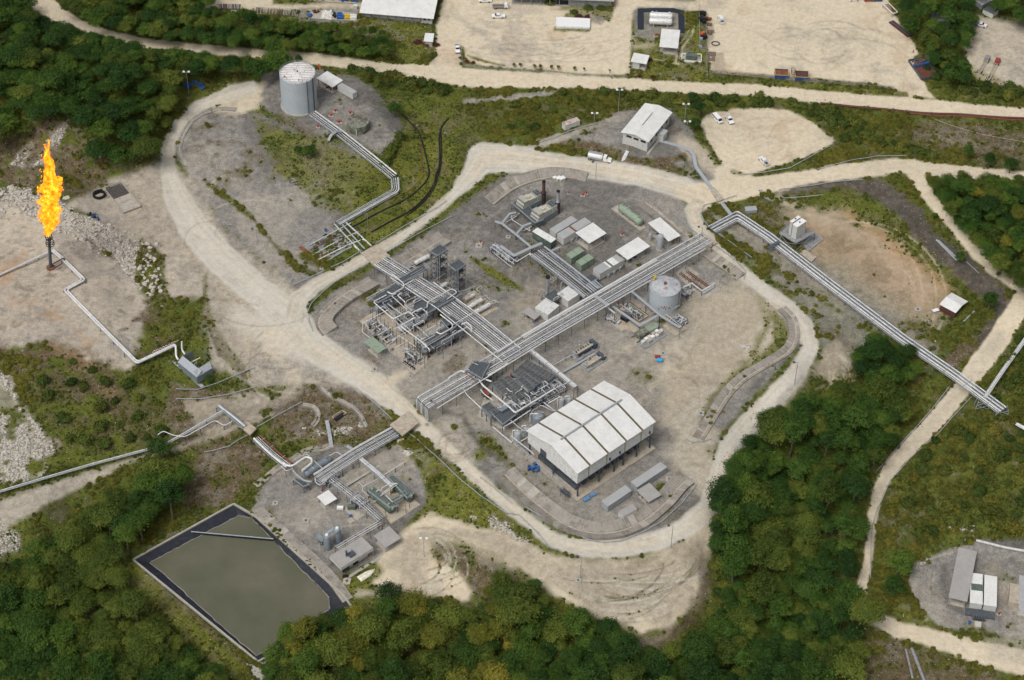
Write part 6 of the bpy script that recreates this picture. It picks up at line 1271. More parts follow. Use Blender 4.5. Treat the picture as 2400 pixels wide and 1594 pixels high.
rack('branch pipeline joining the long bundle from the right edge',[(2308,932),(2350,870),(2400,800),(2440,742)],[.4,1,1.5,1.5],1.5,[.22,.3,.2],post=12)
rack('short length of pipes beyond the bundle at the right edge',t32(2280,760,2352,800,2440,850),-1.5,1.5,[.2,.25,.2],post=8)
# trestle at the end of the long bundle
for lab,(x,y) in (('steel trestle carrying the long bundle below the branch',(2300,955)),('steel end frame of the long pipe bundle',(2345,975))):
    p=G(x,y); t=thing('trestle',lab,'trestle',p)
    for dx in (-1.8,1.8):
        for dy in (-1,1): m=M(); m.tube([(p.x+dx*1.3,p.y+dy*1.3,p.z),(p.x+dx,p.y+dy,p.z+4.2)],.14,4); wb(m,'leg',LGREY,t)
    m=M(); [m.tube([(p.x-1.9*s,p.y-1.2,p.z+.5+k*1.8),(p.x+1.9*s,p.y-1.2,p.z+2.2+k*1.6)],.09,4) for k in (0,1) for s in (-1,1)]; wb(m,'brace',LGREY,t)
def tray(label,pxs,z,w_=1.1,h=.25,mat=LGREY,name='cable_tray',cat='cable tray',post=5.0,root=None):
    zs=z if hasattr(z,'__len__') else [z]*len(pxs); P=[R(a,b,c) for (a,b),c in zip(pxs,zs)]
    t=root or thing(name,label,cat,(P[0].x,P[0].y,float(Hs(P[0].x,P[0].y))))
    A=offs(P,-w_/2);B=offs(P,w_/2); m=M()
    for i in range(len(P)-1): m.hexa([A[i]-Vector((0,0,h)),A[i+1]-Vector((0,0,h)),B[i+1]-Vector((0,0,h)),B[i]-Vector((0,0,h))],[A[i],A[i+1],B[i+1],B[i]])
    wb(m,'tray',mat,t)
    for a,b in zip(P[:-1],P[1:]):
        k=max(1,int((b-a).length/post))
        for i in range(k+1):
            c=a.lerp(b,i/k); g_=float(Hs(c.x,c.y))
            if c.z-g_>.6: m=M(); m.tube([(c.x,c.y,g_-.2),(c.x,c.y,c.z-h)],.11,4); wb(m,'post',DSTEEL,t)
    return t
t=tray('blue grey covered cable tray stepping down from the office to the ring road',t20(1320,1280,1500,1330,1635,1380,1668,1420,1690,1530)+[(1669,442)],[6.2,6,5.4,5,3.5,1.7],1.4,.4)
tray('covered cable tray end between the road slab and the long bundle',[(1691,474),(1710,498),(1713,505),(1668,530)],[1.6,2.0,2.2,2.2],1.4,.4)
tray('grey cable tray running from the turbines towards the wide rack',zD(50,580,130,605,290,730,470,880),3.2,.9)
tray('tray branch to the rear turbine',zD(130,600,220,490,290,478),3.2,.8); tray('tray branch to the front turbine',zD(295,725,380,630,465,598),3.2,.8)
tray('wide tray crossing over the valve skid',zD(110,862,270,972,468,880,590,830),3.8,1.2)
tray('white edged tray on the left of the wide rack',zD(440,950,700,1130,1090,1465),3.0,.7,mat=PIPEW)
tray('tray from the transformers down to the main rack',zD(650,930,840,1045,960,1150,1060,1270),2.6,1.0); tray('short tray beside the switch cabin',zD(655,935,790,880),2.6,.7)
tray('walkway tray crossing above the main rack',zD(1165,1415,1340,1535)+zE(120,830),7.4,1.3,mat=LGREY)
tray('straight tray passing in front of the rusty topped tank',zE(480,615,700,800,900,970,1190,1150),5.0,.9)
tray('bent grey tray above the oily pit',zE(225,845,610,1115,890,960),4.0,1.0); tray('tray from the main rack to the pit pumps',zE(120,835,250,940),5.0,.6,mat=PIPE)
tray('silver pipe loop over the reel frames',zE(1180,600,1360,510,1500,620,1690,512),3.0,.5,mat=PIPE)
tray('flat white tray lying across the lower pad',zC(935,530,1320,300),-3.6,.9,mat=SLABL); tray('narrow grey trench cover behind the lower vessels',zC(945,70,1010,115),-3.6,1.2,mat=LGREY)
tray('steel walkway climbing from the tank pad to the ditch bridge',t10(1265,1195,1420,1290,1440,1300,1550,1302),[7,2.2,1.8,1.6],1.2,.25,mat=STEEL); tray('second span of the steel ditch walkway',t10(1600,1308,1690,1302,1760,1335),1.6,1.2,.25,mat=STEEL)
tray('concrete path end beyond the ditch walkway',t10(1760,1335,1880,1362),[1.4,1.2],.8,.2,mat=SLABL)
tray('arched footbridge over the tank pipes',t10(665,1290,690,1240,740,1205,790,1205),[7.4,9.0,9.4,8.8],1.1,.25,mat=STEEL)
tray('steel stairway down the brown slope',t12(650,725,672,830,698,1000),[-.5,-2,-4.2],1.3,.3,mat=STEEL); tray('steel steps on the office mound slope',t20(1062,1385,1030,1450,1005,1530),[6,4.2,2.2],1.4,.3,mat=STEEL)
tray('ladder like catwalk beside the long bundle',t31(0,710,100,655),3.4,1.3,.2,mat=DSTEEL)
# ================================================================ separator skids
slab('stained concrete pad under the separator skids',zA(10,945,110,880,330,760,560,700,1180,1120,800,1415,640,1560),CONCO,.12)
slab('concrete pad under the silver heat exchangers',zA(1400,920,1605,800,1440,680,1330,590,1180,690),CONCO,.15)
def module(label,decks,z,vessels,pipes_,seed,area,nrand=22,cat='separator skid',name='separator_skid'):
    t=thing(name,label,cat,G(*area[0])); g=random.Random(seed)
    nrand=int(nrand*1.9)
    for d in decks: deckplate(t,d,z)
    for (a,b,r,zc,mt) in vessels:
        P,Q=R(*a,zc),R(*b,zc); m=M(); m.vessel(P,Q,r,18); v=wb(m,'vessel',mt,t)
        for f_ in (.2,.8):
            c=P.lerp(Q,f_); m=M(); s=(Q-P).normalized(); n_=Vector((-s.y,s.x,0)); g_=float(Hs(c.x,c.y)); m.hexa([tuple(c+n_*(-r*.8)-s*.2)[:2]+(g_,),tuple(c+n_*(-r*.8)+s*.2)[:2]+(g_,),tuple(c+n_*(r*.8)+s*.2)[:2]+(g_,),tuple(c+n_*(r*.8)-s*.2)[:2]+(g_,)],[tuple(c+n_*(-r*.8)-s*.2)[:2]+(zc-r*.4,),tuple(c+n_*(-r*.8)+s*.2)[:2]+(zc-r*.4,),tuple(c+n_*(r*.8)+s*.2)[:2]+(zc-r*.4,),tuple(c+n_*(r*.8)-s*.2)[:2]+(zc-r*.4,)]); wb(m,'saddle',DSTEEL,t)
    for pts,zz,r,mt in pipes_: pp(t,pts,zz,r,mt)
    fr=FR(area[0],area[1],area[2],0); zb=float(Hs(fr.O.x,fr.O.y))
    for k in range(nrand):
        a=g.uniform(0,fr.Lu);b=g.uniform(0,fr.Lv);h=zb+g.uniform(1.0,z-zb-.6)
        if g.random()<.5: q=[fr.P(a,b,zb+.2),fr.P(a,b,h),fr.P(min(fr.Lu,a+g.uniform(2,7)),b,h)]
        else: q=[fr.P(a,b,h),fr.P(a,min(fr.Lv,b+g.uniform(2,8)),h),fr.P(a,min(fr.Lv,b+g.uniform(2,8)),zb+.2)]
        pl(t,q,g.uniform(.08,.19),g.choice([LGREY,PIPE,PIPE,STEEL,PIPEW,PIPEW]),f=.3)
    for k in range(int(nrand*.6)): # frame posts and beams
        a=g.choice([0,.25,.5,.75,1])*fr.Lu; b=g.uniform(0,fr.Lv); m=M(); m.tube([fr.P(a,b,zb),fr.P(a,b,z-.2)],.13,4); wb(m,'post',DSTEEL,t)
    if nrand>30 and z>4:
        m=M(); m2=M()
        for i in range(7):
            b=fr.Lv*(i+.5)/7; hz_=z-g.choice([.3,1.2,2.2]); m.tube([fr.P(-.5,b,hz_),fr.P(fr.Lu+.5,b,hz_)],.1,4)
            if i%2: m2.tube([fr.P(fr.Lu*i/7,-.5,hz_-.4),fr.P(fr.Lu*i/7,fr.Lv+.5,hz_-.4)],.12,6)
        wb(m,'frame_beam',LGREY,t); wb(m2,'header_pipe',PIPEW,t)
    clutter(fr,zb,t,int(nrand*.9),seed+1,[DSTEEL,STEEL,LGREY,RUST,DSTEEL],1.6)
    return t
W5=PIPEW
module('rear separator skid with a dark deck over a grey drum, nearest the manifold bridge',[zA(130,700,225,748,515,590,425,520),zA(390,500,745,303,792,350,470,545)],6.5,[(zA(190,815)[0],zA(500,665)[0],1.45,3.0,GREY)],
 [(zA(390,408,520,510,522,556,385,636,335,608),7.4,.24,W5),(zA(635,470,520,535),7.4,.2,W5),(zA(320,645,172,722,215,762,400,920,575,832,640,890),7.2,.22,W5),(zA(500,650,470,600,440,605),7.2,.14,LAGB),(zA(600,415,740,340),6.9,.12,LGREY),(zA(590,470,760,375),6.9,.12,LGREY),(zA(340,745,470,850),5.6,.3,STEEL),(zA(45,970,330,820),5.6,.14,W5),(zA(95,680,430,500),7.0,.12,W5)],1,(zA(330,870)[0],zA(690,700)[0],zA(180,760)[0]))
module('middle separator skid with decks crossing the pipe rack',[zA(790,872,790,780,1130,590,1190,645),zA(620,830,660,700,800,690,800,790,690,850)],6.5,[(zA(455,1045)[0],zA(790,875)[0],1.5,3.0,LGREY)],
 [(zA(670,835,725,795,790,845,790,882),7.2,.16,W5),(zA(790,785,790,740,830,705,1075,570,1135,610,1020,690),7.4,.2,W5),(zA(655,905,500,985,495,1010,790,1228,760,1245),7.2,.24,W5),(zA(640,890,600,930,520,980),7.0,.16,W5),(zA(610,960,800,1105),5.6,.32,STEEL),(zA(510,1000,660,910),6.8,.12,LGREY),(zA(940,715,1060,640),6.8,.1,LGREY),(zA(960,725,1130,630),6.8,.1,LGREY),(zA(330,1190,620,1030),5.0,.14,W5),(zA(225,1105,380,1010),4.0,.16,W5)],2,(zA(560,1120)[0],zA(900,930)[0],zA(350,1000)[0]),26)
module('front separator skid with a grey drum nearest the road',[zA(710,1188,1050,990,1150,1000,790,1222),zA(945,945,1065,882,1182,965,1060,1075)],6.5,[(zA(735,1285)[0],zA(1190,1055)[0],1.5,3.0,GREY)],
 [(zA(940,868,1082,978,1080,1020,945,1096,895,1070),7.4,.24,W5),(zA(1180,985,1245,955,1302,1005,1296,1065),7.3,.24,W5),(zA(790,1228,1020,1090),7.2,.14,LAGB),(zA(1080,990,1310,850),7.0,.16,W5),(zA(1060,1115,1240,1015),6.6,.14,W5),(zA(700,1200,880,1105),7.0,.12,W5),(zA(330,1230,470,1110,660,1240),3.4,.14,W5),(zA(420,1250,560,1170),3.2,.14,W5)],3,(zA(800,1400)[0],zA(1230,1150)[0],zA(640,1250)[0]),22)
module('small pump skid in front of the separators',[],3.0,[],[(zA(50,980,45,1070,150,1150),2.4,.12,W5),(zA(100,1130,250,1060,370,990),2.2,.12,LGREY),(zA(350,1220,350,1290,640,1500),2.0,.12,LGREY)],5,(zA(330,1280)[0],zA(480,1200)[0],zA(60,1000)[0]),18,'pump skid','pump_skid')
module('separator pumps and black basins at the front corner of the pad',[],2.6,[],[(zA(560,1340,700,1430,760,1400),1.2,.14,LGREY),(zA(480,1300,560,1250,660,1340),1.8,.14,LGREY)],6,(zA(640,1480)[0],zA(760,1400)[0],zA(480,1330)[0]),14,'pump skid','pump_skid')
for k in range(5):
    p=R(*zA(528+27*k,1418+19*k)[0],.2); o=M(); o.box(p.x-.5,p.x+.5,p.y-.35,p.y+.35,.12,.7); t=thing('basin',['first','second','third','fourth','fifth'][k]+' of five small black basins in a row counted from the separator drum','basin',p,0,'row of black basins by the separators'); wb(o,'body',RUB,t)
# lattice towers
def lattice(label,p0,p1,p2,z,seed):
    fr=FR(p0,p1,p2,z); t=thing('lattice_tower',label,'tower',Vector(fr.P(fr.Lu/2,fr.Lv/2,0))); L,Wd=fr.Lu,fr.Lv
    for a in (0,L):
        for b in (0,Wd): m=M(); m.tube([fr.P(a,b,0),fr.P(a,b,z+.0)],.17,4); wb(m,'leg',STEEL,t)
    n=int(z/2.1); cs=[(0,0),(L,0),(L,Wd),(0,Wd)]
    for k in range(1,n+1):
        zz=z*k/n; m=M()
        for i in range(4):
            a=cs[i];b=cs[(i+1)%4]; m.tube([fr.P(*a,zz),fr.P(*b,zz)],.1,4); lo=z*(k-1)/n
            m.tube([fr.P(*a,lo),fr.P((a[0]+b[0])/2,(a[1]+b[1])/2,zz)],.07,3); m.tube([fr.P(*b,lo),fr.P((a[0]+b[0])/2,(a[1]+b[1])/2,zz)],.07,3)
        wb(m,'bracing',DSTEEL,t)
        if k%2==0 or k==n: m=M(); fr.box(m,.3 if k<n else -.3,L-.3 if k<n else L+.3,.3 if k<n else -.3,Wd*.55 if k<n else Wd+.3,zz-.08,zz); wb(m,'platform',DECK,t)
    m=M(); rails(m,[fr.P(a,b,z) for a,b in ((-.3,-.3),(L+.3,-.3),(L+.3,Wd+.3),(-.3,Wd+.3))],1.1,1.2,True); wb(m,'railing',STEEL,t)
    for a,b,r in ((L*.35,Wd*.45,.7),(L*.7,Wd*.65,.5)): m=M(); q=fr.P(a,b,0); vtank(m,q,r,.4,z-1.2,12,dish=.3); wb(m,'column',GREY,t)
    q=fr.P(L*.5,Wd*.8,0); m=M(); m.tube([(q[0],q[1],z),(q[0],q[1],z+2.2)],.07,4); wb(m,'mast',STEEL,t)
    q=fr.P(L*.15,-.35,0); m=M(); m.tube([(q[0],q[1],0),(q[0],q[1],z)],.14,4); wb(m,'ladder',LAGB,t)
    return t
lattice('taller of the two grey lattice towers behind the separators',zA(905,205)[0],zA(1018,130)[0],zA(830,145)[0],13.6,1)
lattice('shorter grey lattice tower behind the separators',zA(1120,375)[0],zA(1232,305)[0],zA(1040,318)[0],12.0,2)
t=thing('exchanger_bank','silver horizontal heat exchangers with brown pipework on a pale pad','heat exchangers',G(*zA(1400,850)[0]))
for a,b,r in ((zA(1262,790)[0],zA(1425,692)[0],.8),(zA(1325,852)[0],zA(1512,750)[0],.85),(zA(950,548)[0],zA(1020,510)[0],.8),(zA(1225,700)[0],zA(1335,635)[0],.6),(zA(648,280)[0],zA(815,195)[0],.9)): m=M(); m.vessel(R(*a,1.8),R(*b,1.8),r,14,.2); wb(m,'exchanger',SILV,t)
g=random.Random(12); fr=FR(zA(1400,880)[0],zA(1560,790)[0],zA(1200,720)[0],0)
for k in range(26):
    a=g.uniform(0,fr.Lu);b=g.uniform(0,fr.Lv);h=g.uniform(1.5,4); pl(t,[fr.P(a,b,.2),fr.P(a,b,h),fr.P(a+1.4,b,h),fr.P(a+1.4,b+g.uniform(-3,3),h)],g.uniform(.08,.15),g.choice([LAGB,PIPE,STEEL,LAGB]),f=.3)
t=thing('rack_overhead','light pipework and cross frames over the upper end of the separator rack','pipework',G(*zA(560,330)[0]))
for q,zz in ((zA(480,400,620,310,660,340),5),(zA(560,240,660,320),5),(zA(330,230,450,320),3),(zA(180,300,400,420),3),(zA(520,300,690,420),4.5),(zA(750,270,860,370,870,440),4),(zA(870,480,1000,400),4.5),(zA(900,490,1130,610),5),(zA(1220,430,1340,520,1320,590),3),(zA(1180,600,1340,545),3)): pp(t,q,zz,.13,g.choice([PIPE,LGREY,STEEL]))
for x,y in ((425,300),(310,372)):
    a,b=zA(x-22,y-18)[0],zA(x+22,y+14)[0]; m=M(); m.vessel(R(*a,3.8),R(*b,3.8),.45,10); q=thing('valve_actuator','%s orange red valve actuator below the manifold bridge'%('right hand' if x>400 else 'left hand'),'valve',R(*a,3)); wb(m,'cylinder',RED,q)
# manifold left of the bridge
t=thing('pipe_manifold','manifold of parallel grey pipes and valves beside the upper road bridge','manifold',G(760,570))
for a,z_,r,mt in ((t11(480,690,870,480),.9,.22,PIPE),(t11(500,730,930,510),.9,.2,DSTEEL),(t11(520,775,760,640,940,560),1.0,.18,PIPEW),(t11(545,795,1000,590),.9,.16,PIPE),(t11(570,820,870,670,990,630,1060,690),1.1,.25,PIPEW),(t11(640,840,800,740,880,700),1.0,.34,LGREY),(t11(900,690,970,760),1.0,.25,PIPE),(t11(720,490,960,740),1.2,.24,PIPE),(t11(770,470,1000,720),1.2,.3,LGREY),(t11(810,460,1060,690),1.2,.3,PIPE),(t11(520,700,600,660,700,610),1.5,.14,RUST)): pp(t,a,z_,r,mt)
fr=FR(t11(600,860)[0],t11(900,690)[0],t11(400,700)[0],0); clutter(fr,0,t,46,5,[DSTEEL,STEEL,LAGB,RUST,LGREY],1.2,.3,'valve')
slab('rusty trench along the end of the manifold',t11(390,705,420,690,625,850,610,875),RUST,.1,name='trench',cat='trench'); slab('dark gravel strip under the manifold pipes',t11(420,690,720,520,1000,600,640,850),MIDG,.03,name='hardstand',cat='hardstanding')
# ================================================================ air coolers and treatment skids beside the hall
slab('concrete hardstanding under the air coolers',zB(830,960,960,600,1400,280,1740,480,1560,860,1130,1120),CONC,.1)
def cooler(label,p0,p1,p2,z,h,legs=True):
    fr=FR(p0,p1,p2,z); t=thing('air_cooler',label,'air cooler',Vector(fr.P(fr.Lu/2,fr.Lv/2,0))); L,Wd=fr.Lu,fr.Lv
    m=M(); fr.box(m,0,L,0,.12,z-h,z); fr.box(m,0,L,Wd-.12,Wd,z-h,z); fr.box(m,0,.12,.12,Wd-.12,z-h,z); fr.box(m,L-.12,L,.12,Wd-.12,z-h,z); wb(m,'casing',GREY,t)
    m=M(); fr.box(m,.12,L-.12,.12,Wd-.12,z-.35,z-.25); wb(m,'grating',GRATE,t)
    m=M(); n=max(2,int(Wd/1.4)); k=max(2,int(L/2.2))
    for i in range(1,n): fr.box(m,.12,L-.12,Wd*i/n-.04,Wd*i/n+.04,z-.25,z-.16)
    for i in range(1,k): fr.box(m,L*i/k-.04,L*i/k+.04,.12,Wd-.12,z-.16,z-.08)
    wb(m,'grating_bar',MIDG,t,kind='stuff')
    m=M(); fr.box(m,L*.48,L*.52,0,Wd,z-.05,z+.12); wb(m,'walkway',DSTEEL,t)
    for i in range(max(1,int(Wd/4))):
        c=fr.P(L*.25,Wd*(i+.5)/max(1,int(Wd/4)),0); m=M(); m.cyl(c[0],c[1],z-h-.2,z-h+.1,min(1.4,L*.2),12); wb(m,'fan_ring',DSTEEL,t)
    for a in (.1,L-.1):
        for b in (.1,Wd*.5,Wd-.1): m=M(); fr.box(m,a-.12,a+.12,b-.12,b+.12,0,z-h); wb(m,'leg',DSTEEL,t)
    return t
cooler('largest dark gridded air cooler next to the main rack',zB(1550,640)[0],zB(1722,480)[0],zB(1290,400)[0],5.0,1.4)
cooler('long dark gridded air cooler left of the biggest one',zB(1235,805)[0],zB(1425,695)[0],zB(960,610)[0],4.6,1.2)
cooler('small raised cooler box between the two long coolers',zB(1420,662)[0],zB(1490,625)[0],zB(1300,530)[0],6.2,1.2)
cooler('narrow cooler box on top of the largest air cooler',zB(1500,605)[0],zB(1545,570)[0],zB(1375,490)[0],6.2,1.0)
cooler('separate small dark cooler at the left of the treatment skids',zB(985,950)[0],zB(1080,898)[0],zB(883,838)[0],5.2,1.8)
module('treatment skid with a dark grated deck left of the white hall',[zB(980,935,1225,850,1275,950,1120,1070),zB(1240,830,1400,790,1420,860,1300,920)],4.4,[(zB(1090,900)[0],zB(1180,850)[0],.7,5.2,GREY)],
 [(zB(850,535,885,600,1200,858,1262,920,1718,640),6.2,.34,W5),(zB(1718,640,1880,560),6.2,.16,PIPE),(zB(1700,650,1860,580),5.6,.14,PIPE),(zB(665,640,700,610,760,590),6.0,.22,W5),(zB(665,640,700,705,980,970),[6,4,3.5],.2,W5),(zB(865,650,900,700,1010,780),4,.2,W5),(zB(1005,1080,1222,1262),1.2,.22,W5),(zB(1130,1105,1130,1080,1240,1020,1450,880,1380,930),3.6,.22,W5),(zB(1200,1000,1360,1130,1430,1090),4.2,.15,PIPE),(zB(1590,800,1720,900),4.6,.22,PIPE),(zB(1370,690,1430,740,1440,820),5.4,.14,W5),(zB(1090,860,1210,770,1350,880),5.4,.12,PIPE),(zB(1450,950,1450,900,1560,830,1700,900),3,.14,PIPE),(zB(1640,810,1740,755,1760,770),4.6,.24,PIPEW),(zB(1215,1185,1440,1360,1480,1400),4.0,.22,PIPE),(zB(1320,1250,1425,1190),3.6,.18,PIPEW),(zB(690,460,835,575),6.6,.14,RUST),(zB(860,550,880,520,990,560),6.4,.3,W5)],21,(zB(1180,1080)[0],zB(1520,880)[0],zB(1010,950)[0]),44,'treatment skid','treatment_skid')
module('tangle of pipes and valves between the coolers and the hall',[zB(1420,665,1590,580,1700,640,1520,740)],4.2,[],[(zB(1520,660,1620,600,1660,640),5.4,.1,W5),(zB(1580,560,1600,640),5.2,.1,W5),(zB(1560,640,1620,700,1590,720),5,.12,W5)],22,(zB(1500,900)[0],zB(1850,700)[0],zB(1360,800)[0]),40,'treatment skid','treatment_skid')
module('pipework between the main rack and the coolers',[zB(700,440,790,330,985,345,900,490,880,545)],7.2,[],[(zB(495,530,510,510,640,432,680,455),7.6,.3,W5),(zB(690,400,770,340,835,370),8,.1,PIPE),(zB(720,380,690,400,740,430),8,.1,PIPE),(zB(1170,350,1150,375,950,490),6.8,.36,W5)],23,(zB(900,640)[0],zB(1140,500)[0],zB(760,520)[0]),14,'pipework','rack_platform')
for lab,(x,y),z_,r in (('upright grey vessel behind the hall corner, left of two',(1800,752),5.6,.95),('upright grey vessel behind the hall corner, right of two',(1886,742),5.6,.95),('fat dome topped vessel with beige fittings beside the hall',(1528,945),4.6,2.3),('short upright vessel nearest the hall gable',(1388,1082),3.8,1.0),('tall slim upright vessel at the front of the treatment skids',(1292,1135),6.0,1.25)):
    p=R(*zB(x,y)[0],z_); t=thing('upright_vessel',lab,'vessel',(p.x,p.y,0)); m=M(); vtank(m,p,r,.3,z_-.4,18,dish=r*.45); wb(m,'shell',LGREY if r<2 else GREY,t)
    m=M(); m.tube(fillet([(p.x,p.y,z_),(p.x,p.y,z_+.6),(p.x-r-.5,p.y,z_+.6),(p.x-r-.5,p.y,1)],.5,3),.22,6); wb(m,'outlet_pipe',PIPEW,t); m=M(); m.cyl(p.x,p.y,0,.35,r+.3,14); wb(m,'plinth',CONC,t)
    if r>2:
        m=M(); g=random.Random(1)
        for k in range(9): a=g.uniform(0,6.28); q=Vector((p.x+math.cos(a)*r*.55,p.y+math.sin(a)*r*.55,z_-.1)); m.tube([q,q+Vector((0,0,.7)),q+Vector((.8,0,.7))],.12,5)
        wb(m,'nozzle',LAGB,t)
for lab,a,b in (('orange red horizontal drum between the two long coolers',(1205,490),(1290,440)),('orange red pump beside the left long cooler',(900,660),(965,715))):
    m=M(); P,Q=R(*zB(*a)[0],1.6),R(*zB(*b)[0],1.6); m.vessel(P,Q,.5,12); t=thing('red_drum',lab,'drum',(P.x,P.y,0)); wb(m,'drum',RED,t); m=M(); c=P.lerp(Q,.5); m.box(c.x-1.4,c.x+1.4,c.y-.6,c.y+.6,0,.7); wb(m,'base',DSTEEL,t)
# ================================================================ turbines
def turbine(label,p0,p1,p2,zt,stackpx,slabm):
    fr=FR(p0,p1,p2,3.0); L,Wd=fr.Lu,fr.Lv; t=thing('gas_turbine',label,'gas turbine',Vector(fr.P(L/2,Wd/2,0)))
    m=M(); fr.box(m,0,L,0,Wd,.5,2.9); wb(m,'base_frame',GREY,t)
    m=M(); v=[(0,3.4),(L*.1,5.9),(L*.3,5.9),(L*.3,2.95),(0,2.95)]; m.add([fr.P(a,.1,z) for a,z in v]+[fr.P(a,Wd-.1,z) for a,z in v],[(0,1,2,3,4)[::-1],(5,6,7,8,9)]+[(i,(i+1)%5,(i+1)%5+5,i+5) for i in range(5)]); f=wb(m,'filter_house',CREAM,t)
    m=M(); [fr.box(m,L*.3*k/6-.04+.15,L*.3*k/6+.05+.15,.05,Wd-.05,5.0 if k else 3.6,6.0 if k else 4.4) for k in range(6)]; wb(m,'louvre',MIDG,t,f)
    m=M(); fr.box(m,L*.31,L*.52,.3,Wd-.3,2.95,5.3); fr.box(m,L*.53,L*.7,.5,Wd-.5,2.95,4.9); wb(m,'enclosure',CREAM,t)
    m=M(); c=fr.P(L*.42,Wd*.5,0); m.cyl(c[0],c[1],5.2,5.9,.9,14); wb(m,'exhaust_hood',CREAM,t)
    m=M(); fr.box(m,L*.74,L*.98,.3,Wd-.3,2.95,5.2); q=wb(m,'cooler_box',CREAM,t); m=M(); fr.box(m,L*.75,L*.855,.5,Wd-.5,5.2,5.3); fr.box(m,L*.87,L*.97,.5,Wd-.5,5.2,5.3); wb(m,'fan_grille',DSTEEL,t,q)
    p=G(*stackpx); m=M(); m.tube([(p.x,p.y,0),(p.x,p.y,5.6)],.95,14); s=wb(m,'exhaust_stack',MATS['dark_stack'] if 'dark_stack' in MATS else pmat('dark_stack',(.055,.035,.032),.8,var=.5),t); m=M(); m.tube([(p.x,p.y,5.6),(p.x,p.y,6.0),(p.x,p.y,zt)],[.95,.62,.62],14); wb(m,'upper_stack',slabm,t,s); m=M(); m.cyl(p.x,p.y,zt-.3,zt+.05,.72,14); m.cyl(p.x,p.y,5.4,5.7,1.05,14); wb(m,'band',RUB,t,s)
    return t
turbine('rear gas turbine skid with the brown stack',zD(372,445)[0],zD(602,318)[0],zD(292,378)[0],11.2,zD(604,372)[0],pmat('brown_stack',(.08,.045,.038),.8,var=.4))
turbine('front gas turbine skid with the grey and brown stack',zD(545,588)[0],zD(775,445)[0],zD(462,518)[0],11.0,zD(767,482)[0],STEEL)
t=thing('turbine_deck','dark grey service deck linking the two gas turbines','platform',G(*zD(400,500)[0])); deckplate(t,zD(238,385,330,335,610,575,505,615),2.85)
m=M()
for q in (zD(240,500,240,560,460,700,440,650),zD(215,540,330,490),zD(165,600,300,520),zD(380,690,470,640)): P=[R(*a,1.8) for a in q]; m.tube(fillet(P,.8),.16,6)
wb(m,'pipe',PIPE,t)
# valve skid
module('low valve skid of dark pipes at the left end of the cable trays',[],3.2,[],[(zD(30,890,270,1075),3,.14,PIPE),(zD(60,870,300,1045),3,.16,PIPE),(zD(300,1045,460,945),3,.2,PIPEW),(zD(20,930,240,1110),1.5,.14,PIPE)],31,(zD(255,1110)[0],zD(330,1055)[0],zD(10,915)[0]),40,'valve skid','valve_skid')
t=thing('cabin_deck','dark steel landing at the end of the white cabin','platform',G(*zD(1140,1270)[0])); deckplate(t,zD(1045,1260,1160,1190,1240,1250,1120,1320),2.6)
rack('five parallel grey pipes from the landing into the main rack',zD(1150,1290,1240,1370),3.4,4.4,[.28]*5,post=6,mats=(LGREY,))
# ================================================================ right of the rack: LPG bullet, vertical vessels, pits
def bullet(label,a,b,r,z,mat,kerb=None,name='pressure_vessel'):
    P,Q=R(*a,z),R(*b,z); t=thing(name,label,'pressure vessel',(P.x,P.y,float(Hs(P.x,P.y)))); m=M(); m.vessel(P,Q,r,20,.3); wb(m,'shell',mat,t); d=(Q-P).normalized(); n_=Vector((-d.y,d.x,0)); g_=float(Hs(P.x,P.y))
    for f_ in (.2,.8): c=P.lerp(Q,f_); m=M(); m.hexa([(c+n_*s*r*.8+d*e).to_tuple()[:2]+(g_-.2,) for s,e in ((-1,-.25),(-1,.25),(1,.25),(1,-.25))],[(c+n_*s*r*.8+d*e).to_tuple()[:2]+(z-r*.3,) for s,e in ((-1,-.25),(-1,.25),(1,.25),(1,-.25))]); wb(m,'saddle',CONC,t)
    for f_ in (.12,.85): c=P.lerp(Q,f_); m=M(); m.tube([c+Vector((0,0,r*.9)),c+Vector((0,0,r+.45))],.4,10); wb(m,'manway',mat,t)
    m=M(); a_=P.lerp(Q,.3)+Vector((0,0,r+.1)); b_=P.lerp(Q,.36)+n_*r+Vector((0,0,r*.2)); m.tube([a_-n_*r*.8,a_+n_*r*.8],.09,4); wb(m,'pipe',PIPEW,t)
    return t
bullet('long pale green horizontal pressure vessel in a kerbed enclosure',zD(1483,408)[0],zD(1735,600)[0],1.55,2.4,GREEN)
slab('kerbed floor under the green pressure vessel',zD(1385,440,1460,400,1780,655,1715,692),CONC,.1,kerb=SLABL)
for lab,(x,y),z_,r in (('short grey upright vessel beside the drain side shelter',(1272,578),4.0,.65),('pale upright cylinder in front of the drain side shelter',(1367,590),7.0,1.15)):
    p=R(*t21(x,y)[0],z_); t=thing('upright_vessel',lab,'vessel',(p.x,p.y,0)); m=M(); vtank(m,p,r,.2,z_-.4,18,dish=.35); wb(m,'shell',LGREY,t); m=M(); m.cyl(p.x,p.y,0,.3,r+.4,14); wb(m,'plinth',CONC,t)
t=slab('open concrete pit with oily green water',zE(300,880,470,795,740,985,600,1075),CONCO,.15,kerb=RUST,name='oil_pit',cat='pit'); m=M(); ps=[G(*q) for q in zE(430,850,480,820,700,980,600,1030)]; m.add([(p.x,p.y,.35) for p in (ps if (ps[1]-ps[0]).cross(ps[2]-ps[1]).z>0 else ps[::-1])],[(0,1,2,3)]); wb(m,'water',pmat('oily_water',(.16,.19,.14),.2),t)
module('row of small pumps along the oily pit',[],2.4,[],[(zE(610,1050,820,930),1.5,.12,LAGB),(zE(480,920,600,1010),1,.12,PIPE)],41,(zE(600,1060)[0],zE(660,1020)[0],zE(310,870)[0]),14,'pump skid','pump_skid')
slab('rust stained concrete apron left of the oily pit',zE(110,1010,260,900,620,1180,560,1230,400,1180,330,1200),CONCO,.08)
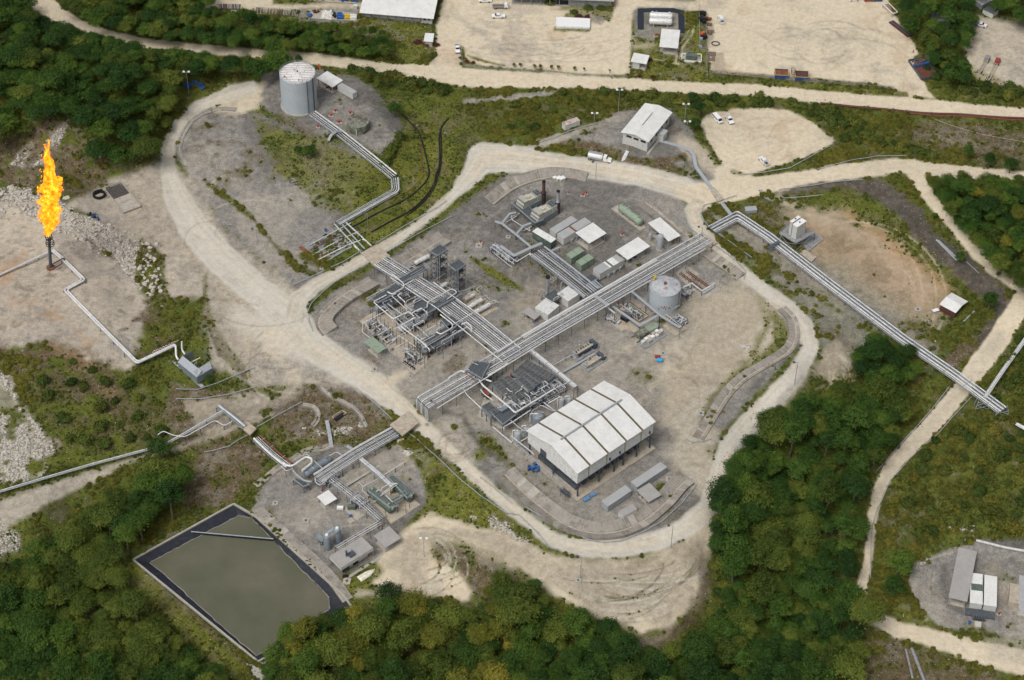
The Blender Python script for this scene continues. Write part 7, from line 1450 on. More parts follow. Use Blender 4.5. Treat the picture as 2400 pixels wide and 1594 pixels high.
module('stack of rusty drill racks and pipes left of the oily pit',[],1.8,[],[],42,(zE(290,1130)[0],zE(340,1080)[0],zE(140,1000)[0]),14,'pump skid','pump_skid')
t,fr,zb=cont('black generator box beside the oily pit',zE(330,1030)[0],zE(420,1080)[0],3.0,1.6,RUB,DSTEEL,.2,name='generator',cat='generator')
slab('concrete pad of the reel frames with rust stains',zE(1120,370,1270,250,1770,600,1550,740,1300,560),SLABL,.12)
t=thing('drill_rack','two long rusty red pipe frames on the pale pad beside the rusty topped tank','pipe rack',G(*zE(1400,480)[0]))
for a,b in ((zE(1290,340)[0],zE(1590,560)[0]),(zE(1195,370)[0],zE(1500,600)[0])):
    P,Q=R(*a,1.2),R(*b,1.2); d=(Q-P).normalized(); n_=Vector((-d.y,d.x,0))
    for s in (-.35,.35): m=M(); m.tube([P+n_*s,Q+n_*s],.13,6); wb(m,'rail',RUST,t)
    k=int((Q-P).length/1.4)
    for i in range(k+1): c=P.lerp(Q,i/k); m=M(); m.tube([c-n_*.5-Vector((0,0,1)),c-n_*.5+Vector((0,0,.4)),c+n_*.5+Vector((0,0,.4)),c+n_*.5-Vector((0,0,1))],.09,4); wb(m,'hoop',RUST,t)
for k,(x,y) in enumerate(((1650,570),(1540,635),(1600,600))): 
    p=R(*zE(x,y)[0],1.2); m=M(); m.vessel(p-Vector((.9,.7,0)),p+Vector((.9,.7,0)),.55,10); q=thing('filter_drum','silver filter drum at the end of the rusty frames, %s'%['farthest right','nearest left','middle one'][k],'drum',p-Vector((0,0,1))); wb(m,'drum',SILV,q); m=M(); m.box(p.x-.6,p.x+.6,p.y-.4,p.y+.4,0.1,.8); wb(m,'stand',STEEL,q)
slab('kerbed concrete sump with orange rust and valves',zE(940,1130,1080,1020,1280,1175,1120,1275),CONCO,.1,kerb=LAGB)
module('cluster of dark valves at the foot of the tank',[],3.0,[],[(zE(900,960,1190,1150),3,.14,PIPE),(zE(960,1000,1180,1165),3,.14,PIPE),(zE(990,960,1210,1140),3,.14,PIPE),(zE(1070,890,1180,830),2,.16,PIPE)],43,(zE(1180,1180)[0],zE(1290,1100)[0],zE(1080,1060)[0]),22,'valve skid','valve_skid')
module('pipes and rails right of the rusty topped tank',[],3.0,[],[(zE(1200,600,1240,680,1400,600),2,.1,PIPE)],44,(zE(1290,770)[0],zE(1400,690)[0],zE(1190,650)[0]),12,'valve skid','valve_skid')
# oval green skid and crate pallet
P,Q=R(*zE(575,1265)[0],1.7),R(*zE(830,1125)[0],1.7); d=(Q-P).normalized(); n_=Vector((-d.y,d.x,0)); t=thing('oval_tank','oval topped green skid tank below the oily pit','skid tank',(P.x,P.y,0))
for f0,f1,mt in ((0,.52,AGREEN),(.53,1,GREEN)):
    m=M(); a=P.lerp(Q,f0);b=P.lerp(Q,f1); pts=[a-n_*1.5]+([b-n_*1.5] if f1<1 else [b-n_*1.5,b-n_*.9+d*.8,b+d*1.1,b+n_*.9+d*.8])+[b+n_*1.5,a+n_*1.5]; 
    if (pts[1]-pts[0]).cross(pts[2]-pts[1]).z<0: pts=pts[::-1]
    m.prism([(p.x,p.y) for p in pts],.5,2.3); wb(m,'tank',mt,t)
m=M(); [m.tube([P-d*1.5+n_*s*1.6+Vector((0,0,-1.3)),Q+d*1.2+n_*s*1.6+Vector((0,0,-1.3))],.2,4) for s in (-1,1)]; wb(m,'skid',DGREEN,t)
fr=FR(zE(690,1462)[0],zE(1005,1255)[0],zE(545,1310)[0],.3); slab('long flat pallet deck carrying white crates',zE(690,1462,1005,1262,900,1195,560,1400),MIDG,.3,name='flat_rack',cat='flat rack')
for k,(x,y) in enumerate(((655,1380),(700,1345),(745,1370),(745,1310),(790,1315),(800,1275),(850,1290),(850,1235),(890,1260),(910,1225))):
    p=G(*zE(x,y)[0]); m=M(); a=math.radians(38); m.box(-.65,.65,-.6,.6,.32,1.35+.2*(k%3)); o=m.build('crate',[WALLW,CARW,LAGB][k%3],None); o.location=(p.x,p.y,0); o.rotation_euler=(0,0,a); tag(o,'white crate on the flat rack, %s counted from the lower left end'%['first','second','third','fourth','fifth','sixth','seventh','eighth','ninth','tenth'][k],'crate','white crates on the flat rack')
# compressors in the middle
for lab,a,b,c,hh in (('taller dark engine skid in the middle of the pad',t22(600,190)[0],t22(800,70)[0],t22(545,130)[0],2.6),('lower beige engine skid beside the taller one',t22(700,285)[0],t22(875,175)[0],t22(620,225)[0],1.6)):
    fr=FR(a,b,c,0); t=thing('engine_skid',lab,'engine skid',Vector(fr.P(fr.Lu/2,fr.Lv/2,0))); L,Wd=fr.Lu,fr.Lv; m=M(); fr.box(m,0,L,0,Wd,.05,.4); wb(m,'skid_frame',STEEL,t)
    m=M(); fr.box(m,L*.15,L*.7,Wd*.25,Wd*.7,.4,hh); wb(m,'engine',LAGB if hh<2 else DSTEEL,t); m=M(); m.vessel(fr.P(L*.1,Wd*.3,hh+.2),fr.P(L*.8,Wd*.3,hh+.2),.45,12); wb(m,'manifold',LAGB,t)
    m=M(); fr.box(m,L*.82,L*.96,Wd*.1,Wd*.9,.4,hh+.4); wb(m,'radiator',DSTEEL,t); m=M(); q=fr.P(L*.3,Wd*.7,0); m.cyl(q[0],q[1],hh,hh+2,.35,10); wb(m,'exhaust',LAGB,t); clutter(fr,0.3,t,14,7,[DSTEEL,LAGB,STEEL],2.0,.3)
    for k in range(9): m=M(); a_=L*(k+.5)/9; fr.box(m,a_-.12,a_+.12,Wd*.2,Wd*.8,hh,hh+.3); wb(m,'cylinder_head',LAGB,t)
rack('low single pipe on short posts to the engine skids',t22(380,220,490,155,545,130),1.4,.3,[.13],post=4,mats=(PIPE,)); tray('low flat duct to the engine skids',t22(450,290,620,195,760,110),.9,.8,mat=LGREY)
# ================================================================ lower pad
bullet('grey horizontal separator vessel on the upper part of the lower pad',zC(455,405)[0],zC(760,215)[0],1.35,-2.4,GREY,name='separator_vessel')
module('pump skid beside the grey horizontal vessel',[zC(330,470,370,450,520,530,450,560)],-2.6,[],[(zC(210,270,275,305,330,300,470,200,540,215,545,270,430,360),0,.42,W5),(zC(320,340,360,400,460,475,540,485),-1.4,.36,LGREY),(zC(190,310,250,365,330,330),-.6,.14,PIPE),(zC(740,190,830,140,900,190,830,240),-1.6,.16,PIPE),(zC(440,190,490,170,680,345,610,390),-.6,.13,PIPE),(zC(580,440,590,500,640,530,740,440),-.8,.18,PIPE),(zC(1120,550,1300,450),-2,.14,PIPE),(zC(1125,555,1125,590,1200,650),-2,.14,PIPE)],51,(zC(660,480)[0],zC(900,340)[0],zC(560,400)[0]),24,'pump skid','pump_skid')
slab('concrete pad under the green vessels',zC(1450,972,1790,750,1700,680,1480,560,1180,640),CONCO,.12)
t=thing('green_separator','pair of olive green horizontal vessels under an H shaped dark deck on the lower pad','separator',G(*zC(1450,800)[0]))
for a,b in ((zC(1205,590)[0],zC(1475,815)[0]),(zC(1440,450)[0],zC(1690,690)[0])): m=M(); m.vessel(R(*a,-2.6),R(*b,-2.6),1.6,20,.3); wb(m,'vessel',DGREEN,t)
for a,b in ((zC(1205,590)[0],zC(1475,815)[0]),(zC(1440,450)[0],zC(1690,690)[0])):
    for f_ in (.1,.4,.7): P=R(*a,-2.6).lerp(R(*b,-2.6),f_); m=M(); m.box(P.x-1.3,P.x+1.3,P.y-.25,P.y+.25,-5,-3); wb(m,'saddle',CONC,t)
for d in (zC(1185,600,1255,545,1540,775,1440,800),zC(1410,440,1480,420,1720,625,1640,690),zC(1470,740,1640,640,1600,610,1440,700)): deckplate(t,d,-.8,pmat('green_grey_deck',(.10,.125,.115),.7,dirt=(.16,.17,.15),dk=.3),legs=False)
for x,y in ((1235,570),(1265,718),(1425,745),(1570,650),(1685,650),(1470,790)): p=R(*zC(x,y)[0],-.5); m=M(); m.cyl(p.x,p.y,-1,-.2,.45,10); wb(m,'manway',GREEN,t)
for q in (zC(1350,585,1340,560,1450,500,1530,510),zC(1390,640,1470,720),zC(1280,600,1310,575,1340,590),zC(1330,650,1520,520),zC(1345,625,1510,500)): pp(t,q,.2,.13,PIPEW)
for x,y in ((1190,680),(1395,900),(1625,850),(1665,790),(1530,840),(1180,620)): p=G(*zC(x,y)[0]); m=M(); m.tube([p,p+Vector((0,0,4))],.12,4); wb(m,'leg',DSTEEL,t)
t=rack('white yellow tipped vent pipe sticking out over the bank',zC(1365,415,1500,330,1610,262),-1.2,.3,[.15],post=5,mats=(PIPEW,)); m=M(); a,b=R(*zC(1600,268)[0],-1.05),R(*zC(1632,245)[0],-1.05); m.tube([a,b],.18,6); wb(m,'tip',YEL,t)
module('small pump group left of the green vessels',[],-3.2,[],[(zC(1040,540,1080,490,1140,550),-3.6,.12,PIPE),(zC(1020,555,1090,580),-3.8,.12,LAGB)],52,(zC(1100,700)[0],zC(1200,620)[0],zC(1020,560)[0]),20,'pump skid','pump_skid')
slab('concrete pad with small green pump boxes on the lower pad',zC(900,800,980,760,1150,870,1060,930),CONC,.12)
for lab,(x,y),mt,s in (('small dark green pump box on the pale pad',(1000,800),DGREEN,1.0),('white little tank on legs left of the green pump box',(870,810),CARW,.8),('small blue pump on an orange pad',(990,890),BLUE,.4)):
    p=G(*zC(x,y)[0]); t=thing('pump_box',lab,'pump',p); m=M(); m.box(p.x-s*1.3,p.x+s*1.3,p.y-s*.7,p.y+s*.7,p.z+.5,p.z+.5+s*1.3); wb(m,'body',mt,t); m=M(); [m.tube([(p.x+a*s,p.y+b*s*.5,p.z),(p.x+a*s,p.y+b*s*.5,p.z+.5)],.08,4) for a in(-1,1) for b in(-1,1)]; wb(m,'leg',STEEL,t)
slab('orange stained square pad under the blue pump',zC(945,930,990,895,1040,930,985,968),CONCO,.1)

for lab,px_,z_,off in (('high white pipe along the left edge of the separator rack',[(930,640),(1040,712),(1195,838)],6.8,-3.3),('high white pipe along the right edge of the separator rack',[(1000,672),(1110,750),(1203,826)],6.8,3.3),('high pipe along the front edge of the main rack',[(1010,945),(1264,788),(1640,572)],7.3,-3.2),('high pipe along the rear edge of the main rack',[(1180,838),(1264,784),(1520,636)],7.4,3.3)):
    P=offs([R(a,b,z_) for a,b in px_],off); t=thing('overhead_pipe',lab,'pipe',P[0]-Vector((0,0,z_))); pl(t,P,.2,PIPEW)
    for a,b in zip(P[:-1],P[1:]):
        k=max(1,int((b-a).length/6.5))
        for i in range(k+1): c=a.lerp(b,i/k); m=M(); m.tube([c-Vector((0,0,1.3)),c],.1,4); wb(m,'stanchion',STEEL,t)

t=thing('upper_pipework','upper layer of crossing white pipes above the separator skids','pipework',G(*zA(700,800)[0])); g=random.Random(77)
fr=FR(zA(760,1330)[0],zA(1180,1100)[0],zA(120,800)[0],7.0)
for k in range(20):
    a=g.uniform(.02,.9)*fr.Lu; b=g.uniform(.0,.85)*fr.Lv; z_=g.uniform(5.0,7.6)
    b2=min(fr.Lv,b+g.uniform(4,11)); a2=min(fr.Lu,a+g.uniform(3,8))
    if k%2: q=[fr.P(a,b,z_-1),fr.P(a,b,z_),fr.P(a,b2,z_),fr.P(a+g.choice((-2,2)),b2,z_)]
    else: q=[fr.P(a,b,z_-1.2),fr.P(a,b,z_),fr.P(a2,b,z_),fr.P(a2,b,z_-1.5)]
    pl(t,q,g.choice((.12,.16,.22)),g.choice([PIPEW,PIPE,LGREY,PIPEW]),f=.5)
for k in range(14):
    for a in (0,fr.Lu*.5,fr.Lu): q=fr.P(a,fr.Lv*k/13,0); m=M(); m.tube([(q[0],q[1],0),(q[0],q[1],6.2)],.1,4); wb(m,'post',DSTEEL,t)
t=thing('cooler_pipework','bright pipes and small manifolds around the dark air coolers','pipework',G(*zB(1200,800)[0])); fr=FR(zB(1180,1060)[0],zB(1620,800)[0],zB(900,800)[0],0)
for k in range(18):
    a=g.uniform(0,fr.Lu); b=g.uniform(0,fr.Lv*.6); z_=g.uniform(4.6,5.8); a2=a+g.uniform(-4,4); q=[fr.P(a,b,1),fr.P(a,b,z_),fr.P(a2,b,z_),fr.P(a2,b+g.uniform(-3,3),z_)]; pl(t,q,g.choice((.09,.12,.16)),g.choice([PIPEW,PIPE,PIPEW,LAGB]),f=.4)
# ================================================================ flare
p=G(119,628); fl=thing('flare_stack','dark flare stack burning with a tall flame on the pale mound','flare stack',p); z0=p.z
ft=R(113,556,z0+15.6) ; ft=Vector((ft.x,p.y,z0+15.6))
m=M(); m.tube([p,Vector((ft.x,p.y,z0+14.5))],[.62,.5],12); wb(m,'mast',DSTEEL,fl)
m=M(); m.cyl(p.x,p.y,z0-.2,z0+.5,1.6,12); wb(m,'base',RUST,fl)
for zz in (z0+11.5,z0+12.6): m=M(); m.tube([(ft.x+math.cos(i*.628)*1.5,ft.y+math.sin(i*.628)*1.5,zz) for i in range(11)],.14,5); [m.tube([(ft.x,ft.y,zz),(ft.x+math.cos(a)*1.5,ft.y+math.sin(a)*1.5,zz)],.1,4) for a in (0,1.57,3.14,4.71)]; wb(m,'ring',RUB,fl)
for i in range(8): a=i*.785; m=M(); m.tube([(ft.x+math.cos(a)*.3,ft.y+math.sin(a)*.3,z0+13.4),(ft.x+math.cos(a)*1.2,ft.y+math.sin(a)*1.2,z0+14.3),(ft.x+math.cos(a)*1.2,ft.y+math.sin(a)*1.2,z0+15.8)],.15,5); wb(m,'burner_arm',RUB,fl)
fm=bpy.data.materials.new('flame'); fm.use_nodes=True; n=fm.node_tree.nodes; l=fm.node_tree.links; n.remove(n['Principled BSDF'])
tc=n.new('ShaderNodeTexCoord'); mp=n.new('ShaderNodeMapping'); mp.inputs['Scale'].default_value=(1,1,.55); nz=n.new('ShaderNodeTexNoise'); nz.inputs['Scale'].default_value=.62; nz.inputs['Detail'].default_value=6; nz.inputs['Roughness'].default_value=.62; l.new(tc.outputs['Object'],mp.inputs[0]); l.new(mp.outputs[0],nz.inputs['Vector'])
lw=n.new('ShaderNodeAttribute'); lw.attribute_name='heat'
ad=n.new('ShaderNodeMath'); ad.operation='MULTIPLY_ADD'; l.new(nz.outputs['Fac'],ad.inputs[0]); ad.inputs[1].default_value=1.5; l.new(lw.outputs['Fac'],ad.inputs[2])
rp=n.new('ShaderNodeValToRGB'); e=rp.color_ramp.elements; e[0].position=.55; e[0].color=(1,.12,.005,1); e[1].position=1.35; e[1].color=(1,.9,.28,1)
for pos,c in ((.75,(1,.30,.012,1)),(.9,(1,.55,.03,1))): q=e.new(pos); q.color=c
sc=n.new('ShaderNodeMath'); sc.operation='MULTIPLY'; sc.inputs[1].default_value=.72; l.new(ad.outputs[0],sc.inputs[0]); l.new(sc.outputs[0],rp.inputs[0]); e[0].position=.40; e[1].position=.54; e[2].position=.66; e[3].position=.9
em=n.new('ShaderNodeEmission'); em.inputs[1].default_value=1.85; l.new(rp.outputs[0],em.inputs[0]); l.new(em.outputs[0],n['Material Output'].inputs['Surface'])
lwt=n.new('ShaderNodeLayerWeight'); lwt.inputs['Blend'].default_value=.5
iv=n.new('ShaderNodeMath'); iv.operation='SUBTRACT'; iv.inputs[0].default_value=1; l.new(lwt.outputs['Facing'],iv.inputs[1])
nz2=n.new('ShaderNodeTexNoise'); nz2.inputs['Scale'].default_value=1.1; nz2.inputs['Detail'].default_value=5; nz2.inputs['Roughness'].default_value=.7; l.new(mp.outputs[0],nz2.inputs['Vector'])
al=n.new('ShaderNodeMath'); al.operation='MULTIPLY_ADD'; l.new(nz2.outputs['Fac'],al.inputs[0]); al.inputs[1].default_value=1.7; l.new(iv.outputs[0],al.inputs[2])
mr=n.new('ShaderNodeMapRange'); mr.inputs['From Min'].default_value=.85; mr.inputs['From Max'].default_value=1.75; l.new(al.outputs[0],mr.inputs['Value'])
tb=n.new('ShaderNodeBsdfTransparent'); ms=n.new('ShaderNodeMixShader'); l.new(mr.outputs[0],ms.inputs[0]); l.new(tb.outputs[0],ms.inputs[1]); l.new(em.outputs[0],ms.inputs[2]); l.new(ms.outputs[0],n['Material Output'].inputs['Surface'])
prof=[(0,.4,0),(1.5,1.1,0),(3,1.9,0),(5,2.8,0),(7,3.1,.1),(9,3.0,.2),(11,3.4,.1),(13,3.7,.2),(15,3.9,0),(17,3.6,-.1),(19,2.9,.2),(21,3.3,0),(23,3.8,.4),(25,3.1,.4),(27,2.6,.1),(29,1.9,-.6),(32,1.7,-.9),(35,1.3,-1.2),(38,.9,-1.2),(41,.5,-1.3),(44,.1,-1.2)]
fz=z0+15.4; NS=44
t=thing('flame','tall ragged orange and yellow gas flame above the flare stack','flame',(ft.x,ft.y,fz))
def shell(fac,seed,heat0,hmax,nm):
    V=[];heat=[]; NH=110
    for i in range(NH+1):
        hh=hmax*i/NH; r=np.interp(hh,[a[0] for a in prof],[a[1] for a in prof])*fac; cx=np.interp(hh,[a[0] for a in prof],[a[2] for a in prof])+.17*hh
        sw=float(fbm(np.array([hh]),np.array([3.+seed]),5,5,2)[0])*1.6
        for k in range(NS):
            a=2*math.pi*k/NS; q=np.array([math.cos(a)*2.5+7+seed]); w_=np.array([math.sin(a)*2.5+hh*.7]); nn=float(fbm(q,w_,2.2,31+seed,4)[0]+.7*fbm(q+9,w_,.9,37,3)[0]); rr=max(.02,r*(1+1.9*nn))
            V.append((ft.x+cx+math.cos(a)*rr+sw,ft.y+math.sin(a)*rr,fz+hh+nn*2.2)); heat.append(heat0+ .45*nn - max(0,hh-24)/20*.35)
    Fs=[(i*NS+k,i*NS+(k+1)%NS,(i+1)*NS+(k+1)%NS,(i+1)*NS+k) for i in range(NH) for k in range(NS)]
    m=M(); m.add(V,Fs,True); me=wb(m,nm,fm,t); at=me.data.attributes.new('heat','FLOAT','POINT'); at.data.foreach_set('value',heat)
shell(.9,0,-.08,44,'outer_flame'); shell(.72,2,.30,38,'inner_flame'); shell(.48,4,.7,30,'flame_core')
g=random.Random(9)
for k in range(40):
    hh=g.uniform(8,46); r=np.interp(hh,[a[0] for a in prof],[a[1] for a in prof]); s=g.uniform(.08,.32); sd_=g.choice((-1,1)); x=ft.x+.17*hh+sd_*(r+g.uniform(.1,1.0))-(.0 if hh<28 else 1.3); m=M(); m.tube([(x,ft.y+g.uniform(-1,1),fz+hh),(x+g.uniform(-.3,.3),ft.y,fz+hh+s*1.5),(x+g.uniform(-.4,.4),ft.y,fz+hh+s*3.4)],[s*.4,s,.02],6); o=wb(m,'flame_tongue',fm,t); at=o.data.attributes.new('heat','FLOAT','POINT'); at.data.foreach_set('value',[-.25]*len(o.data.vertices))
m=M(); fr_=t11 and None
t=thing('pipe_bent','brown steel frame carrying the pipes beside the flare stack','frame',G(148,625)); 
for a,b,c,d in ((480,870,590,815,7,7),(480,885,570,840,6.2,6.2)) if False else (): pass
P=[R(*q,z) for q,z in zip(tl1(480,860,590,800,600,850),(8.4,8.4,6.2))]; pl(t,P,.22,BRICKP,'beam'); P=[R(*q,z) for q,z in zip(tl1(490,905,575,850),(7.2,7.2))]; pl(t,P,.2,BRICKP,'beam')
# ================================================================ grey box shelter near the flare pipes
zb=0.0; t=thing('grey_enclosure','grey steel windbreak enclosure with sloping hood open on top','enclosure',G(455,870))
def wallq(m,a,b,z0_,z1_,inn=None):
    m.hexa([(a.x,a.y,z0_),(b.x,b.y,z0_),(b.x+.1,b.y+.15,z0_),(a.x+.1,a.y+.15,z0_)],[(a.x,a.y,z1_),(b.x,b.y,z1_),(b.x+.1,b.y+.15,z1_),(a.x+.1,a.y+.15,z1_)])
A,B,C2=R(*t01(1640,245)[0],0),R(*t01(1815,385)[0],0),R(*t01(1955,300)[0],0)
for a,b in ((A,B),(B,C2)): m=M(); wallq(m,a,b,-.3,2.9); wb(m,'wall',GREY,t)
for a,b,s in ((A,B,Vector((1.6,1.9,0))),(B,C2,Vector((-1.0,1.9,0)))):
    m=M(); q=[a+Vector((0,0,2.9)),b+Vector((0,0,2.9)),b+s+Vector((0,0,4.2)),a+s+Vector((0,0,4.2))]; q=[Vector(x) for x in q]; m.add([*q]+[x-Vector((0,0,.1)) for x in q],[(0,1,2,3),(7,6,5,4),(0,4,5,1),(1,5,6,2),(2,6,7,3),(3,7,4,0)]); wb(m,'hood',LGREY,t)
D=R(*t01(1780,150)[0],0); m=M(); wallq(m,A+Vector((1,2,0)),D,-.2,3.6); wb(m,'wall',GREY,t)
fr=FR(t01(1830,330)[0],t01(1900,280)[0],t01(1740,220)[0],0); clutter(fr,0,t,16,61,[DSTEEL,STEEL,PIPE],2.4,.3); pp(t,t01(1745,200,1840,150),2.5,.2,PIPEW); pp(t,t01(1600,30,1615,45,1618,140,1640,170),[3,3,1,.5],.42,PIPEW,f=1.0); pp(t,t01(1670,0,1672,80,1700,120),[4,1,.5],.35,PIPEW)
slab('long grey kerb in front of the grey enclosure',t01(1580,190,1600,185,1880,415,1850,430),LGREY,.3,name='kerb',cat='kerb')
t=thing('barrier_rail','red and white chequered handrail panels over the flare pipes','barrier',R(*t01(1400,110)[0],2))
a,b=R(*t01(1400,105)[0],3.2),R(*t01(1640,0)[0],3.6)
for k in range(18):
    for j in range(2): p0_,p1_=a.lerp(b,k/18),a.lerp(b,(k+1)/18); m=M(); z_=.35*j; m.hexa([(p0_.x,p0_.y,p0_.z+z_),(p1_.x,p1_.y,p1_.z+z_),(p1_.x,p1_.y+.08,p1_.z+z_),(p0_.x,p0_.y+.08,p0_.z+z_)],[(p0_.x,p0_.y,p0_.z+z_+.34),(p1_.x,p1_.y,p1_.z+z_+.34),(p1_.x,p1_.y+.08,p1_.z+z_+.34),(p0_.x,p0_.y+.08,p0_.z+z_+.34)]); wb(m,'panel',RED if (k+j)%2 else CARW,t)
# ================================================================ burn pit, drains, small concrete
t=thing('burn_pit','black and rust stained concrete burn pit with a wooden slatted cover','pit',G(290,465)); fr=FR(tl1(1135,390)[0],tl1(1295,328)[0],tl1(940,170)[0],hz(290,465)+.15)
m=M(); fr.box(m,0,fr.Lu,0,fr.Lv,fr.z-.6,fr.z-.1); wb(m,'floor',CONC,t)
for q in ((0,fr.Lu,-.15,.15),(0,fr.Lu,fr.Lv-.15,fr.Lv+.15),(-.15,.15,.15,fr.Lv-.15),(fr.Lu-.15,fr.Lu+.15,.15,fr.Lv-.15)): m=M(); fr.box(m,*q,fr.z-.3,fr.z+.4); wb(m,'kerb',SLABL,t)
for k in range(14): m=M(); b=fr.Lv*(.55+.03*k); fr.box(m,.4,fr.Lu-.4,b,b+.25,fr.z-.1,fr.z+.12+.1*(k%2)); wb(m,'slat',DSTEEL if k%2 else WOOD,t)
def drum(label,p,mat,lying=False,group=None,s=1.0,rz=0):
    o=bpy.data.objects.new('drum',DRUM[mat.name]); COL.objects.link(o); o.location=(p.x,p.y,p.z+(.3*s if lying else 0)); o.rotation_euler=(math.pi/2 if lying else 0,0,rz); o.scale=(s,)*3; tag(o,label,'drum',group); return o
DRUM={}
for mt in (BLUE,RUB,CRATEB,BRICKP):
    m=M(); m.tube([(0,0,0),(0,0,.9)],.3,12); m.tube([(0,0,.28),(0,0,.34)],.32,12); m.tube([(0,0,.58),(0,0,.64)],.32,12); me=bpy.data.meshes.new('drum'); me.from_pydata(m.v,[],m.f); me.materials.append(mt); DRUM[mt.name]=me
g=random.Random(6); n_=0
for k in range(64):
    a=g.uniform(math.radians(170),math.radians(400)); rr=g.uniform(.6,1.2); x=455+math.cos(a)*20*rr; y=205+math.sin(a)*11*rr
    drum('blue drum in the crescent shaped pile beside the wood',G(x,y),BLUE if g.random()<.8 else CRATEB,g.random()<.6,'blue drums in the crescent pile',1.0,g.uniform(0,3))
for k in range(14): drum('blue drum in the straight row at the foot of the trees',G(508+k*2.2+g.uniform(-.6,.6),159+g.uniform(-2,2)),BLUE,True,'blue drums at the foot of the trees',1.2,g.uniform(0,3))
fr=FR(tl1(890,290)[0],tl1(1000,240)[0],tl1(840,215)[0],hz(230,458)+.1); t=thing('drum_bund','small white kerbed bund full of black drums','bund',Vector(fr.P(fr.Lu/2,fr.Lv/2,fr.z)))
for q in ((0,fr.Lu,-.1,.1),(0,fr.Lu,fr.Lv-.1,fr.Lv+.1),(-.1,.1,.1,fr.Lv-.1),(fr.Lu-.1,fr.Lu+.1,.1,fr.Lv-.1)): m=M(); fr.box(m,*q,fr.z-.4,fr.z+.25); wb(m,'kerb',SLABL,t)
for k in range(32):
    if k<26: a=k/26*6.28; p=Vector(fr.P(fr.Lu/2+math.cos(a)*fr.Lu*.4,fr.Lv/2+math.sin(a)*fr.Lv*.4,fr.z))
    else: p=Vector(fr.P(g.uniform(.5,fr.Lu-.5),fr.Lv*.8,fr.z))
    drum('black drum standing around the edge of the white kerbed bund',p,RUB,False,'black drums in the bund',1.2)
for k in range(9): drum('dark drum in the loose heap below the bund',G(216+g.uniform(-5,6)+ (k>5)*10,505+g.uniform(-3,4)+(k>5)*5),RUB if k%2 else CRATEB,k%2==0,'dark drums heaped below the bund',1.2,g.uniform(0,3))
for k in range(13): drum('blue drum lying in the group at the hall corner',G(1240+g.uniform(-1,22),1093+g.uniform(-7,12)),BLUE if k%3 else CRATEB,k%2==0,'blue drums at the hall corner',1.3,g.uniform(0,3))
for lab,x,y in (('single blue drum under the small silver box shelter',1250,755),('blue drum on the manifold verge',763,541),('blue drum by the lower compound pad',2272,1461)): drum(lab,G(x,y),BLUE,False,None,1.3)
for lab,(x,y) in (('light blue bundle of panels left of the pair',(692,1455)),('light blue bundle of panels right of the pair',(750,1415))):
    fr=FR(t22(x-25,y+25)[0],t22(x+28,y)[0],t22(x-28,y-5)[0],.2); t=thing('blue_bundle',lab,'bundle',Vector(fr.P(1,1,0)))
    for k in range(4): m=M(); fr.box(m,0,fr.Lu,fr.Lv*k/4+.05,fr.Lv*(k+1)/4-.05,.1,1.0); wb(m,'panel',pmat('light_blue',(.16,.30,.50),.5) if k==0 else MATS['light_blue'],t)
t=thing('blue_tank','bright blue tarp covered heap beside red box','tarp',G(1546,846)); 
p=G(1546,847); m=M(); m.vessel((p.x-1.2,p.y+.2,.6),(p.x+1.2,p.y-.2,.6),.8,10); wb(m,'tarp',pmat('sky_blue_tarp',(.05,.30,.60),.7),t)
p=G(1541,838); t=thing('red_box','red metal box beside the blue tarp','box',p); m=M(); m.box(p.x-.9,p.x+.9,p.y-.5,p.y+.5,0,.9); wb(m,'body',RED,t)
for lab,x,y,s in (('pale square sump slab by the road near the separators',878,867,1.1),('white sump slab on the grass patch near the cable tray',1191,556,1.0),('sump slab with red and green valves on the pad',1122,577,1.3),('square sump slab on the lower pad',717,1221,1.3),('white sump slab in the right pad grass',2151,726,1.2),('pale sump slab beside the right drain end',1643,970,1.2),('sump slab beside the long cabin',1568,1124,1.2),('lamp base slab at the turning area',1355,1361,1.0),('yellow edged sump slab by the road verge',962,883,.9),('sump slab with a hole beside the red box',1554,829,1.1),('small round manhole slab on the right pad',2172,754,.8),('white block on the grass by the slab bridge',1001,996,.7),('small concrete box on the manifold verge',754,630,.8),('white post block near the roadside',784,608,.5),('pale slab by the boat shed pad',813,1363,1.3),('pale slab at the left of the lower pad',645,1180,1.0)):
    p=G(x,y); t=thing('sump_slab',lab,'sump',p); m=M(); a=.7; v=[(p.x+math.cos(a+i*1.571)*s*1.3,p.y+math.sin(a+i*1.571)*s*1.3) for i in range(4)]; m.prism(v,p.z-.3,p.z+.3); wb(m,'slab',SLABL if 'boat' not in lab else CONCO,t); m=M(); m.cyl(p.x,p.y,p.z+.3,p.z+.42,s*.35,8); wb(m,'lid',DSTEEL,t)
def redthing(lab,x,y,s=.5):
    s*=.72
    p=G(x,y); t=thing('fire_monitor',lab,'fire hydrant',p); m=M(); m.cyl(p.x,p.y,p.z,p.z+1.2,s*.5,8); m.tube([(p.x-s*1.4,p.y,p.z+.9),(p.x+s*1.4,p.y+.2,p.z+1.3)],s*.35,6); wb(m,'body',RED,t); m=M(); m.box(p.x-s*1.6,p.x+s*1.6,p.y-s,p.y+s,p.z-.2,p.z+.2); wb(m,'base',SLABL,t)
